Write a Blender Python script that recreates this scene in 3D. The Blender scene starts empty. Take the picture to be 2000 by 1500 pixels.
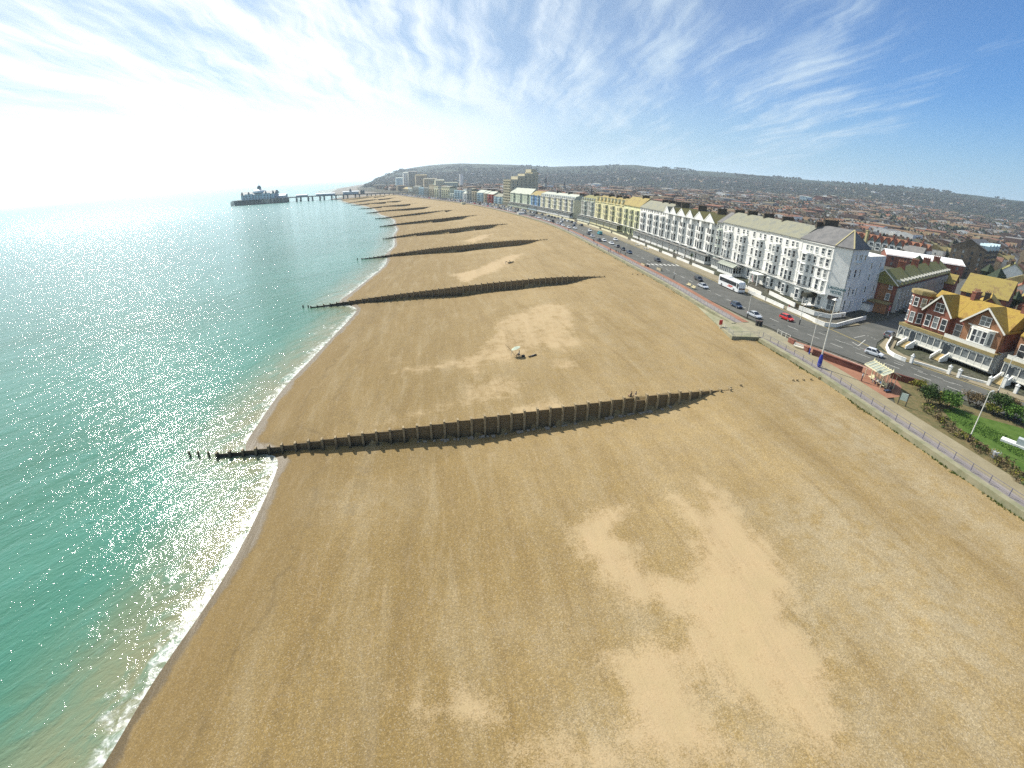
import bpy, math, random
import numpy as np
from mathutils import Vector, Matrix
from mathutils.bvhtree import BVHTree
R=math.radians; PI=math.pi
random.seed(7); np.random.seed(7)
S=bpy.context.scene; COL=S.collection

# ------------------------------------------------------------------ camera
CAMZ=35.5; PITCH=0.42141143; ROLL=0.01874463; FPX=930.27; KD=-0.11379244   # wide drone lens
cd=bpy.data.cameras.new('camera'); cam=bpy.data.objects.new('camera',cd); COL.objects.link(cam)
cd.type='PANO'; cd.panorama_type='FISHEYE_LENS_POLYNOMIAL'
cd.sensor_fit='HORIZONTAL'; cd.sensor_width=36.0; cd.clip_start=0.1; cd.clip_end=60000
_f=FPX*0.018
cd.fisheye_fov=R(170)
cd.fisheye_polynomial_k0=0; cd.fisheye_polynomial_k1=-1/_f; cd.fisheye_polynomial_k2=0
cd.fisheye_polynomial_k3=-KD/_f**3; cd.fisheye_polynomial_k4=0
cam.location=(0,0,CAMZ)
S.camera=cam
def ray(px,py):
    """direction (world) of a pixel of the 2000x1500 photograph"""
    x=px-1000; y=750-py; r=math.hypot(x,y)+1e-9; rn=r/FPX; th=rn+KD*rn**3; s=math.sin(th)/r
    dx,dy,fw=x*s,y*s,math.cos(th)
    c,sn=math.cos(ROLL),math.sin(ROLL); X=c*dx-sn*dy; Y=sn*dx+c*dy
    cp,sp=math.cos(PITCH),math.sin(PITCH)
    return Vector((X,fw*cp+Y*sp,-fw*sp+Y*cp))
def cam_basis():
    c,sn=math.cos(ROLL),math.sin(ROLL); cp,sp=math.cos(PITCH),math.sin(PITCH)
    f=lambda dx,dy,fw:Vector((c*dx-sn*dy, fw*cp+(sn*dx+c*dy)*sp, -fw*sp+(sn*dx+c*dy)*cp))
    return f(1,0,0),f(0,1,0),f(0,0,1)
_r,_u,_fw=cam_basis()
cam.rotation_euler=Matrix((_r,_u,-_fw)).transposed().to_euler()
def at(px,py,z=5.5):
    d=ray(px,py); t=(z-CAMZ)/d.z; return Vector((d.x*t,d.y*t,z))

# ------------------------------------------------------------------ sky and sun
SUN_AZ=-38.0; SUN_EL=44.0
W=bpy.data.worlds.new('World'); S.world=W; W.use_nodes=True
nt=W.node_tree; nt.nodes.clear()
def N(nt,t,**k):
    n=nt.nodes.new(t)
    for a,b in k.items():
        if a=='op': n.operation=b
        elif a=='ins':
            for i,v in b.items():
                if isinstance(v,bpy.types.NodeSocket): nt.links.new(v,n.inputs[i])
                else: n.inputs[i].default_value=v
        else: setattr(n,a,b)
    return n
def M(nt,op,a,b=None,c=None,clamp=False):
    n=nt.nodes.new('ShaderNodeMath'); n.operation=op; n.use_clamp=clamp
    for i,v in enumerate((a,b,c)):
        if v is None: continue
        if isinstance(v,bpy.types.NodeSocket): nt.links.new(v,n.inputs[i])
        else: n.inputs[i].default_value=v
    return n.outputs[0]
def MR(nt,v,a,b,c=0.0,d=1.0,smooth=True):
    n=nt.nodes.new('ShaderNodeMapRange'); n.interpolation_type='SMOOTHSTEP' if smooth else 'LINEAR'
    nt.links.new(v,n.inputs[0])
    for i,x in zip((1,2,3,4),(a,b,c,d)): n.inputs[i].default_value=x
    return n.outputs[0]
def MIX(nt,f,a,b,mode='MIX'):
    n=nt.nodes.new('ShaderNodeMix'); n.data_type='RGBA'; n.blend_type=mode
    for i,v in ((0,f),(6,a),(7,b)):
        if isinstance(v,bpy.types.NodeSocket): nt.links.new(v,n.inputs[i])
        else: n.inputs[i].default_value=v if i==0 else (*v,1)
    return n.outputs[2]
def VM(nt,op,a,b=None,out=0):
    n=nt.nodes.new('ShaderNodeVectorMath'); n.operation=op
    for i,v in enumerate((a,b)):
        if v is None: continue
        if isinstance(v,bpy.types.NodeSocket): nt.links.new(v,n.inputs[i])
        else: n.inputs[i].default_value=v
    return n.outputs[out]
sky=N(nt,'ShaderNodeTexSky',sky_type='NISHITA',sun_disc=False,sun_elevation=R(SUN_EL),sun_rotation=R(SUN_AZ),altitude=30,air_density=1.0,dust_density=1.0,ozone_density=2.5)
tc=N(nt,'ShaderNodeTexCoord'); dirn=VM(nt,'NORMALIZE',tc.outputs['Generated'])
sx=N(nt,'ShaderNodeSeparateXYZ',ins={0:dirn}); dz=M(nt,'MAXIMUM',sx.outputs[2],0.0)
# high cirrus layer: project the view direction on a plane overhead
den=M(nt,'ADD',dz,0.13)
cx=M(nt,'DIVIDE',sx.outputs[0],den); cy=M(nt,'DIVIDE',sx.outputs[1],den)
cv=N(nt,'ShaderNodeCombineXYZ',ins={0:cx,1:cy,2:0.0}).outputs[0]
warp=N(nt,'ShaderNodeTexNoise',ins={'Vector':cv,'Scale':0.8,'Detail':4.0,'Roughness':0.55})
wv=VM(nt,'ADD',cv,VM(nt,'MULTIPLY',VM(nt,'SUBTRACT',warp.outputs['Color'],(0.5,0.5,0.5)),(0.45,0.45,0)))
def streak(rot,sx_,sy_,sc,rough,off,dist=0.2):
    mp=N(nt,'ShaderNodeMapping',vector_type='TEXTURE',ins={0:wv}); mp.inputs['Location'].default_value=(off,off*.7,0); mp.inputs['Rotation'].default_value=(0,0,R(rot)); mp.inputs['Scale'].default_value=(sx_,sy_,1)
    return N(nt,'ShaderNodeTexNoise',ins={'Vector':mp.outputs[0],'Scale':sc,'Detail':10.0,'Roughness':rough,'Distortion':dist}).outputs[0]
c1=streak(-14,0.5,3.4,1.05,0.60,2.3,.1); c2=streak(6,0.33,4.2,1.8,0.62,7.7,.1); c3=streak(-28,0.4,2.6,2.6,0.64,4.1,.1)
big=N(nt,'ShaderNodeTexNoise',ins={'Vector':VM(nt,'ADD',cv,(13.1,4.7,0)),'Scale':0.55,'Detail':4.0,'Roughness':0.55})
az=M(nt,'ARCTAN2',sx.outputs[0],sx.outputs[1])
side=M(nt,'ADD',MR(nt,az,R(58),R(26),-0.13,0.035,True),MR(nt,az,R(8),R(-22),0.0,0.07,True))
cov=M(nt,'ADD',M(nt,'MULTIPLY',c1,0.38),M(nt,'MULTIPLY',c2,0.36)); cov=M(nt,'ADD',cov,M(nt,'MULTIPLY',c3,0.09)); cov=M(nt,'ADD',M(nt,'ADD',cov,M(nt,'MULTIPLY',big.outputs[0],0.32)),side)
cl=MR(nt,cov,0.56,0.745,0.0,0.95)
cl=M(nt,'MULTIPLY',cl,MR(nt,dz,0.02,0.13,0.25,1.0))
# milky air near the horizon and round the sun
sd=(math.sin(R(SUN_AZ))*math.cos(R(SUN_EL)),math.cos(R(SUN_AZ))*math.cos(R(SUN_EL)),math.sin(R(SUN_EL)))
cs=VM(nt,'DOT_PRODUCT',dirn,sd,out=1)
glow=MR(nt,cs,0.55,0.97,0.0,1.0)
hz=MR(nt,dz,0.0,0.20,1.0,0.0)
gl_h=M(nt,'MULTIPLY',MR(nt,cs,0.54,0.78,0.0,1.0),MR(nt,dz,0.05,0.17,1.0,0.0))
milk=M(nt,'MAXIMUM',M(nt,'MULTIPLY',hz,0.72),gl_h)
milk=M(nt,'MAXIMUM',milk,M(nt,'MULTIPLY',MR(nt,cs,0.5,0.9,0.0,1.0),0.35))
base=MIX(nt,milk,VM(nt,'MULTIPLY',sky.outputs[0],MIX(nt,MR(nt,cs,0.15,0.75,0.0,1.0),(0.40,1.02,1.62),(0.95,1.05,1.2))),(4.7,7.3,8.9))
withglow=VM(nt,'ADD',base,N(nt,'ShaderNodeCombineXYZ',ins={0:M(nt,'MULTIPLY',gl_h,14.0),1:M(nt,'MULTIPLY',gl_h,11.4),2:M(nt,'MULTIPLY',gl_h,9.5)}).outputs[0])
cloudc=MIX(nt,glow,(8.0,9.6,10.8),(15.0,15.0,15.0))
fin=MIX(nt,cl,withglow,cloudc)
bg=N(nt,'ShaderNodeBackground',ins={0:fin,1:0.057}); wo=N(nt,'ShaderNodeOutputWorld',ins={0:bg.outputs[0]})
sl=bpy.data.lights.new('sun','SUN'); sl.energy=5.0; sl.angle=R(0.53); sl.color=(1.0,0.95,0.86)
so=bpy.data.objects.new('sun',sl); COL.objects.link(so); so.location=(-200,250,300)
so.rotation_euler=(R(90-SUN_EL),0,R(180-SUN_AZ)) 
so.rotation_euler=Vector(sd).to_track_quat('Z','Y').to_euler()
S.view_settings.view_transform='Standard'; S.view_settings.look='None'; S.view_settings.gamma=1; S.view_settings.exposure=0.6
S.cycles.max_bounces=6; S.cycles.diffuse_bounces=3; S.cycles.glossy_bounces=3; S.cycles.transmission_bounces=4; S.cycles.transparent_max_bounces=12; S.cycles.volume_bounces=1
S.cycles.use_adaptive_sampling=False; S.cycles.use_denoising=False; S.cycles.sample_clamp_indirect=4

# ------------------------------------------------------------------ helpers
class MB:
    def __init__(s): s.v=[];s.f=[];s.m=[]
    def poly(s,pts,m=0):
        k=len(s.v); s.v+= [tuple(p) for p in pts]; s.f.append(tuple(range(k,k+len(pts)))); s.m.append(m); return s
    def box(s,x0,y0,z0,x1,y1,z1,m=0):
        k=len(s.v); s.v+=[(x0,y0,z0),(x1,y0,z0),(x1,y1,z0),(x0,y1,z0),(x0,y0,z1),(x1,y0,z1),(x1,y1,z1),(x0,y1,z1)]
        for q in ((3,2,1,0),(4,5,6,7),(0,1,5,4),(1,2,6,5),(2,3,7,6),(3,0,4,7)): s.f.append(tuple(k+i for i in q)); s.m.append(m)
        return s
    def bar(s,a,b,w,h=None,m=0):
        a=Vector(a);b=Vector(b);h=h or w; d=(b-a); L=d.length
        if L<1e-6: return s
        d/=L; up=Vector((0,0,1)) if abs(d.z)<.95 else Vector((1,0,0)); x=d.cross(up).normalized(); y=x.cross(d).normalized()
        k=len(s.v)
        for p in (a,b):
            for i,j in ((-1,-1),(1,-1),(1,1),(-1,1)): s.v.append(tuple(p+x*(i*w/2)+y*(j*h/2)))
        for q in ((3,2,1,0),(4,5,6,7),(0,1,5,4),(1,2,6,5),(2,3,7,6),(3,0,4,7)): s.f.append(tuple(k+i for i in q)); s.m.append(m)
        return s
    def cone(s,a,b,r0,r1,n=8,m=0,cap=True):
        a=Vector(a);b=Vector(b); d=(b-a).normalized(); up=Vector((0,0,1)) if abs(d.z)<.95 else Vector((1,0,0)); x=d.cross(up).normalized(); y=x.cross(d).normalized()
        k=len(s.v)
        for p,r in ((a,r0),(b,r1)):
            for i in range(n):
                t=2*PI*i/n; s.v.append(tuple(p+x*(r*math.cos(t))+y*(r*math.sin(t))))
        for i in range(n): j=(i+1)%n; s.f.append((k+i,k+j,k+n+j,k+n+i)); s.m.append(m)
        if cap: s.f.append(tuple(k+n-1-i for i in range(n))); s.m.append(m); s.f.append(tuple(k+n+i for i in range(n))); s.m.append(m)
        return s
    def prism(s,pts,z0,z1,m=0,top=None,bottom=True):
        """vertical prism over a counter-clockwise plan"""
        n=len(pts);k=len(s.v); s.v+=[(p[0],p[1],z0) for p in pts]+[(p[0],p[1],z1) for p in pts]
        for i in range(n): j=(i+1)%n; s.f.append((k+i,k+j,k+n+j,k+n+i)); s.m.append(m)
        s.f.append(tuple(k+n+i for i in range(n))); s.m.append(m if top is None else top)
        if bottom: s.f.append(tuple(k+n-1-i for i in range(n))); s.m.append(m)
        return s
    def ext(s,prof,x0,x1,axis='x',m=0):
        """extrude closed profile along x (profile in y,z) or along y (profile in x,z)"""
        n=len(prof);k=len(s.v)
        for X in (x0,x1):
            for a,b in prof: s.v.append((X,a,b) if axis=='x' else (a,X,b))
        for i in range(n): j=(i+1)%n; s.f.append((k+i,k+j,k+n+j,k+n+i)); s.m.append(m)
        s.f.append(tuple(k+n-1-i for i in range(n))); s.m.append(m); s.f.append(tuple(k+n+i for i in range(n))); s.m.append(m)
        return s
    def ball(s,c,r,m=0,n=6,q=(1,1,1)):
        k=len(s.v); rows=n//2+1
        for i in range(rows+1):
            t=PI*i/rows
            for j in range(n):
                p=2*PI*j/n; s.v.append((c[0]+r*q[0]*math.sin(t)*math.cos(p),c[1]+r*q[1]*math.sin(t)*math.sin(p),c[2]+r*q[2]*math.cos(t)))
        for i in range(rows):
            for j in range(n): j2=(j+1)%n; s.f.append((k+i*n+j,k+(i+1)*n+j,k+(i+1)*n+j2,k+i*n+j2)); s.m.append(m)
        return s
    def mesh(s,name,mats,smooth=False):
        me=bpy.data.meshes.new(name); me.from_pydata(s.v,[],s.f)
        for mt in (mats if isinstance(mats,(list,tuple)) else [mats]): me.materials.append(mt)
        me.polygons.foreach_set('material_index',s.m)
        if smooth: me.polygons.foreach_set('use_smooth',[True]*len(s.f))
        me.update(); return me
    def build(s,name,mats,parent=None,smooth=False,loc=None):
        return link(name,s.mesh(name,mats,smooth),parent,loc)
def link(name,me,parent=None,loc=None,rz=0):
    o=bpy.data.objects.new(name,me); COL.objects.link(o)
    if parent: o.parent=parent
    if loc is not None: o.location=loc
    if rz: o.rotation_euler=(0,0,rz)
    return o
def tag(o,label,cat,group=None,kind=None):
    if label: o['label']=label
    if cat: o['category']=cat
    if group: o['group']=group
    if kind: o['kind']=kind
    return o
def thing(name,loc,rz,label,cat,group=None):
    o=bpy.data.objects.new(name,None); COL.objects.link(o); o.location=loc; o.rotation_euler=(0,0,rz); o.empty_display_size=.5
    return tag(o,label,cat,group)
def copy_tree(root,loc,rz,label=None,group=None,scale=None):
    r=root.copy(); COL.objects.link(r); r.location=loc; r.rotation_euler=(0,0,rz)
    if scale: r.scale=scale
    if label: r['label']=label
    if group: r['group']=group
    for ch in list(root.children):
        c=ch.copy(); COL.objects.link(c); c.parent=r
        for g in list(ch.children):
            d=g.copy(); COL.objects.link(d); d.parent=c
    return r
def az2rz(az):  # heading (degrees clockwise from +Y) to rotation that points local +Y that way
    return -R(az)

# ------------------------------------------------------------------ materials
MATS={}
def mat(name,col,rough=.8,noise=None,bump=0,metal=0,spec=.3,scale=3.0,amt=.25,coord='Object'):
    if name in MATS: return MATS[name]
    m=bpy.data.materials.new(name); m.use_nodes=True; t=m.node_tree; b=t.nodes['Principled BSDF']
    b.inputs['Roughness'].default_value=rough; b.inputs['Metallic'].default_value=metal; b.inputs['Specular IOR Level'].default_value=spec
    if amt>0:
        c=N(t,'ShaderNodeTexCoord'); g=N(t,'ShaderNodeNewGeometry')
        v=g.outputs['Position'] if coord=='World' else c.outputs['Object']
        n=N(t,'ShaderNodeTexNoise',ins={'Vector':v,'Scale':scale,'Detail':6.0,'Roughness':.65})
        c2=noise or tuple(x*(1-amt*1.6) for x in col)
        f=MR(t,n.outputs[0],.35,.7)
        t.links.new(MIX(t,f,col,c2),b.inputs['Base Color'])
        if bump:
            bn=N(t,'ShaderNodeBump',ins={'Height':n.outputs[0],'Strength':bump}); t.links.new(bn.outputs[0],b.inputs['Normal'])
    else: b.inputs['Base Color'].default_value=(*col,1)
    MATS[name]=m; return m
def rnd_tint(m,lo=.75,hi=1.2):
    """vary the base colour a little from object to object"""
    t=m.node_tree; b=t.nodes['Principled BSDF']; s=b.inputs['Base Color']
    oi=N(t,'ShaderNodeObjectInfo'); k=MR(t,oi.outputs['Random'],0,1,lo,hi,False)
    if s.is_linked: src=s.links[0].from_socket
    else:
        rgb=N(t,'ShaderNodeRGB'); rgb.outputs[0].default_value=s.default_value; src=rgb.outputs[0]
    t.links.new(VM(t,'SCALE',src),s); t.links.new(k,s.links[0].from_node.inputs['Scale']); return m
# ------------------------------------------------------------------ coast curves
ZP=5.5
WALL=[(63.5,-60),(62.5,-20),(61,5),(60,20),(59.0,33.7),(58.2,43.9),(57.4,54.3),(56.9,63),(56.4,72),(55.7,79),(54.6,87),(53.6,95),(52.2,104),(51.0,114),(49.9,125),(48.2,147),(45.0,174.8),(41,210),(37.0,246),(30.5,299),(21.5,350),(10,395),(-4,443),(-27.5,516),(-60,603),(-117,717),(-200,886),(-275,1068),(-300,1130),(-345,1230),(-470,1480),(-600,1850),(-770,2400),(-1050,3400),(-1350,4500)]
SHORE=[(-27,-60),(-27.5,-20),(-28,5),(-28.2,12.2),(-28.6,19),(-28.4,30.5),(-30,43.9),(-32.4,52.5),(-37.8,54.8),(-39.8,62),(-41.8,75),(-42.4,90),(-43,105),(-43.6,118),(-45.1,130),(-52.0,138),(-53.1,151),(-54,175),(-55,198.4),(-58,215),(-63,236),(-66,262),(-74,294.5),(-80,320),(-85.4,350),(-96,385),(-107.6,431),(-124,470),(-144.5,513),(-164.9,575),(-195,645),(-234,722),(-300,846),(-345,960),(-380,1068),(-440,1200),(-560,1480),(-760,1850),(-900,2400),(-1130,3400),(-1430,4500)]
def resample(P,n=3):
    P=[np.array(p,float) for p in P]; out=[]
    for i in range(len(P)-1):
        p0=P[max(i-1,0)];p1=P[i];p2=P[i+1];p3=P[min(i+2,len(P)-1)]
        for k in range(n):
            t=k/n
            out.append(.5*((2*p1)+(-p0+p2)*t+(2*p0-5*p1+4*p2-p3)*t*t+(-p0+3*p1-3*p2+p3)*t**3))
    out.append(P[-1]); return np.array(out)
WC=resample(WALL,4); SC=resample(SHORE,4)
def arclen(C): return np.concatenate([[0],np.cumsum(np.hypot(*np.diff(C,axis=0).T))])
WL=arclen(WC)
S0=WL[np.argmin(np.abs(WC[:,1]-100)+np.abs(WC[:,0]-52))]
def wall_pt(s,d=0.0,z=None):
    """point at arc s (0 at y=100) along the sea wall, d metres inland of it"""
    s=s+S0; x=np.interp(s,WL,WC[:,0]); y=np.interp(s,WL,WC[:,1])
    e=4.0; dx=np.interp(s+e,WL,WC[:,0])-np.interp(s-e,WL,WC[:,0]); dy=np.interp(s+e,WL,WC[:,1])-np.interp(s-e,WL,WC[:,1]); L=math.hypot(dx,dy)
    p=(x+dy/L*d, y-dx/L*d); return p if z is None else Vector((p[0],p[1],z))
def wall_dir(s):
    a=wall_pt(s-3);b=wall_pt(s+3); return math.degrees(math.atan2(b[0]-a[0],b[1]-a[1]))
def pl_dist(X,Y,C):
    """signed distance of points to polyline C (positive on its right = inland)"""
    best=np.full(X.shape,1e9); sg=np.zeros(X.shape)
    for a,b in zip(C[:-1],C[1:]):
        d=b-a; L2=d@d
        t=np.clip(((X-a[0])*d[0]+(Y-a[1])*d[1])/L2,0,1); ex=X-a[0]-t*d[0]; ey=Y-a[1]-t*d[1]; q=np.hypot(ex,ey)
        cr=np.sign(d[1]*(X-a[0])-d[0]*(Y-a[1])); m=q<best; best=np.where(m,q,best); sg=np.where(m,cr,sg)
    return best*sg
# groynes: seaward tip and landward tip
def gz(px,py,z): p=at(px,py,z); return np.array((p.x,p.y))
GROY=[]
for a,b in [((425,889),(1425,760)),((607,599),(1180,540)),((706,505),(1068,468)),((748,466),(990,437)),((742,442),(930,420)),((733,427),(888,409)),((716,416),(845,402)),((700,408),(815,396)),((686,401),(790,391)),((676,397),(772,386)),((668,392),(758,382.5))]:
    GROY.append((gz(*a,.35),gz(*b,4.8)))
def smooth(a,b,x): t=np.clip((x-a)/(b-a),0,1); return t*t*(3-2*t)
def noise2(X,Y,seed,scale):
    r=np.random.RandomState(seed); out=np.zeros_like(X)
    for k in range(7):
        a=r.uniform(0,2*PI); f=r.uniform(.6,1.8)/scale; p=r.uniform(0,6.3); out+=np.sin((X*math.cos(a)+Y*math.sin(a))*f*2*PI+p+1.3*np.sin((X*math.sin(a)-Y*math.cos(a))*f*3.1+p*2))
    return out/7
def beach_z(X,Y):
    ds=pl_dist(X,Y,SC); dw=-pl_dist(X,Y,WC)
    u=np.clip(ds/np.maximum(ds+dw,1),-2,1)
    z=np.interp(u,[0,.05,.12,.35,.55,.72,1.0],[0,.75,1.25,2.5,3.9,4.55,4.8])
    z=np.where(ds<0,np.maximum(ds*.11,-3),z)
    rd_=dw+1.6*noise2(X,Y,71,22)
    z=z+smooth(3,9,ds)*smooth(1,4,dw)*(.09*np.sin(rd_*.62)*smooth(46,20,dw)+.07*np.sin(rd_*.35+1)+.10*noise2(X,Y,3,14)+.05*noise2(X,Y,5,4.5))
    for i,(A,B) in enumerate(GROY):
        d=B-A; L=math.hypot(*d); e=d/L; t=((X-A[0])*e[0]+(Y-A[1])*e[1])/L
        q=-((X-A[0])*e[1]-(Y-A[1])*e[0])    # positive on the far side
        q=((Y-A[1])*e[0]-(X-A[0])*e[1])
        env=smooth(-.02,.12,t)*(1-smooth(.80,1.0,t))
        k=1.0 if i else 1.0
        dip=np.where(q<.25,np.exp(q/14.0),0)*(q>-60)
        z=z-(2.0 if i<2 else 2.4)*k*env*dip*smooth(0,16,ds)
        fil=np.where(q>=.25,np.exp(-q/10.0),0); z=z+.25*env*fil
    z=np.where(ds>2,np.maximum(z,.12+.02*np.minimum(ds,20)),z)
    return z,ds,dw,u

# ---- beach mesh: rows along the coast, columns from under water to the wall
def stations():
    # matched pairs (shore point, wall point) by groyne-parallel lines
    ss=[]; s=-150.0
    while s<S0*0+1000: 
        ss.append(s); s+= .8 if -75<s<75 else (1.6 if -75<s<160 else (4 if s<400 else 9))
    return ss
def isect(p,d,C):
    best=None
    for a,b in zip(C[:-1],C[1:]):
        e=b-a; den=d[0]*e[1]-d[1]*e[0]
        if abs(den)<1e-9: continue
        w=a-p; t=(w[0]*e[1]-w[1]*e[0])/den; u=(w[0]*d[1]-w[1]*d[0])/den
        if 0<=u<=1 and t>0 and (best is None or t<best): best=t
    return best
def tri_noise(n): return n
def build_beach():
    rows=[]
    st=stations(); NC=150
    for s in st:
        w=np.array(wall_pt(s)); az=wall_dir(s)
        h=R(az+180+ 78)     # towards the sea, roughly along the groynes
        d=np.array((math.sin(h),math.cos(h))); t=isect(w,d,SC) or 90
        t=min(t,260)
        k=np.concatenate([np.linspace(0,1,120),1+np.linspace(0.02,.35,30)])
        rows.append(w[None,:]+d[None,:]*(k*t)[:,None])
    A=np.array(rows); X=A[:,:,0];Y=A[:,:,1]
    z,ds,dw,u=beach_z(X,Y)
    z[:,0]=4.8
    nr,nc=X.shape; V=np.stack([X,Y,z],-1).reshape(-1,3)
    idx=np.arange(nr*nc).reshape(nr,nc); F=np.stack([idx[:-1,:-1],idx[:-1,1:],idx[1:,1:],idx[1:,:-1]],-1).reshape(-1,4)
    return V,F,X,Y,ds,dw,u,nr,nc
V,F,BX,BY,Bds,Bdw,Bu,nr,nc=build_beach()
bm_me=bpy.data.meshes.new('beach'); bm_me.from_pydata(V.tolist(),[],F.tolist())
bm_me.polygons.foreach_set('use_smooth',[True]*len(F))
BVH=BVHTree.FromPolygons([tuple(v) for v in V],[tuple(f) for f in F])
def beach_at(px,py):
    d=ray(px,py); h=BVH.ray_cast(Vector((0,0,CAMZ)),d,3000)
    return h[0] if h[0] else at(px,py,0)
def beach_h(x,y):
    h=BVH.ray_cast(Vector((x,y,50)),Vector((0,0,-1)),100); return h[0].z if h[0] else 0
# sand patches (world outlines found from the photograph's ground plane), soft edged
def patch(pts,z=4.0): return np.array([[*at(p[0],p[1],z)[:2]] for p in pts])
SAND=[ (patch([(1180,980),(1222,975),(1228,995),(1210,1030),(1240,1055),(1262,1090),(1290,1115),(1330,1125),(1352,1080),(1358,1050),(1330,1000),(1312,972),(1345,985),(1372,1000),(1368,940),(1400,965),(1440,1000),(1450,1030),(1500,1065),(1530,1110),(1540,1160),(1548,1220),(1590,1265),(1630,1320),(1620,1370),(1655,1440),(1670,1500),(1560,1500),(1540,1440),(1500,1390),(1440,1360),(1400,1335),(1390,1300),(1360,1330),(1380,1370),(1430,1440),(1460,1500),(1330,1500),(1250,1480),(1200,1500),(1100,1500),(1010,1480),(1000,1420),(1100,1430),(1200,1440),(1215,1380),(1220,1300),(1150,1270),(1200,1245),(1300,1250),(1350,1235),(1340,1210),(1290,1180),(1240,1170),(1200,1150),(1150,1090),(1118,1060),(1120,1010)],3.5),1.0),
 (patch([(990,610),(1035,596),(1060,590),(1100,590),(1118,605),(1125,640),(1118,655),(1150,665),(1110,690),(1080,680),(1060,672),(1040,690),(1000,700),(950,695),(930,720),(880,700),(820,710),(760,705),(860,690),(900,683),(940,665),(960,640),(965,620)],4.0),.72),
 (patch([(905,735),(960,722),(1010,728),(1030,745),(1000,765),(930,770),(840,785),(800,800),(770,790),(860,770),(900,760)],4.0),.6),
 (patch([(1000,790),(1060,775),(1095,775),(1100,795),(1060,800),(1010,800)],4.0),.9),
 (patch([(1090,700),(1120,702),(1128,715),(1105,722),(1088,716)],4.0),.9),
 (patch([(1135,600),(1170,612),(1190,630),(1165,632),(1150,650),(1140,625)],4.0),.4),
 (patch([(880,527),(930,520),(980,500),(1020,495),(1010,508),(985,520),(960,530),(930,538),(915,545),(900,540)],4.0),.95),
 (patch([(905,466),(935,458),(968,454),(950,464),(925,472)],4.0),.9),
 (patch([(700,830),(790,800),(850,790),(820,815),(740,840)],2.5),.45),
 (patch([(700,690),(800,680),(840,682),(800,695),(720,700)],3),.4),
 (patch([(1490,1020),(1530,1030),(1565,1070),(1560,1090),(1530,1075),(1510,1050)],4.5),.5),
 (patch([(760,1340),(900,1330),(1000,1360),(1050,1420),(960,1430),(860,1400),(780,1380)],3),.7) ]
GREY=[ (patch([(1560,1120),(1620,1150),(1640,1230),(1600,1240),(1560,1190),(1545,1150)],4.7),.8),(patch([(1450,980),(1600,950),(1850,1100),(2000,1250),(2000,1500),(1900,1500),(1760,1300),(1600,1100)],4.8),.55),(patch([(1500,700),(1600,780),(1800,900),(2000,1040),(2000,1120),(1750,950),(1550,800)],4.8),.55),(patch([(1360,1330),(1450,1360),(1530,1480),(1480,1500),(1400,1440)],4),.6),(patch([(1000,1200),(1330,1180),(1340,1230),(1100,1260),(900,1240)],3),.35),(patch([(600,930),(800,930),(760,990),(600,980)],2.5),.35),(patch([(1640,1350),(1760,1400),(1800,1500),(1690,1500)],4.6),.7) ,(patch([(1150,1410),(1260,1400),(1270,1480),(1190,1490)],3.4),.7)]
def inside(X,Y,P):
    c=np.zeros(X.shape,bool); n=len(P)
    for i in range(n):
        x0,y0=P[i];x1,y1=P[(i+1)%n]
        if y0==y1: continue
        m=((y0>Y)!=(y1>Y))&(X<(x1-x0)*(Y-y0)/(y1-y0)+x0); c^=m
    return c
def field(X,Y,L,soft):
    out=np.zeros(X.shape)
    for P,wt in L:
        lo=P.min(0)-6;hi=P.max(0)+6; m=(X>lo[0])&(X<hi[0])&(Y>lo[1])&(Y<hi[1])
        if not m.any(): continue
        x=X[m];y=Y[m]; C=np.vstack([P,P[:1]]); d=np.abs(pl_dist(x,y,C)); ins=inside(x,y,P)
        v=np.clip(.5+np.where(ins,d,-d)/soft,0,1)*wt
        o=out[m]; out[m]=np.maximum(o,v)
    return out
fx=BX+.9*noise2(BX,BY,11,5); fy=BY+.9*noise2(BX,BY,12,5)
sand=field(fx,fy,SAND,4.5); grey=field(fx,fy,GREY,7.0)
wet=1-np.clip((Bds-.2)/(2.2+1.4*noise2(BX,BY,21,9)),0,1)
olive=smooth(.55,.2,Bu)*1.0
for nm,a in (('sand',sand),('grey',grey),('wet',wet),('low',olive),('ds',np.clip(Bds+1.2*noise2(BX,BY,81,7)+.5*noise2(BX,BY,83,2),-5,60))):
    at_=bm_me.attributes.new(nm,'FLOAT','POINT'); at_.data.foreach_set('value',a.reshape(-1).astype(np.float32))
def attr(t,n): return N(t,'ShaderNodeAttribute',attribute_name=n).outputs['Fac']
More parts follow.
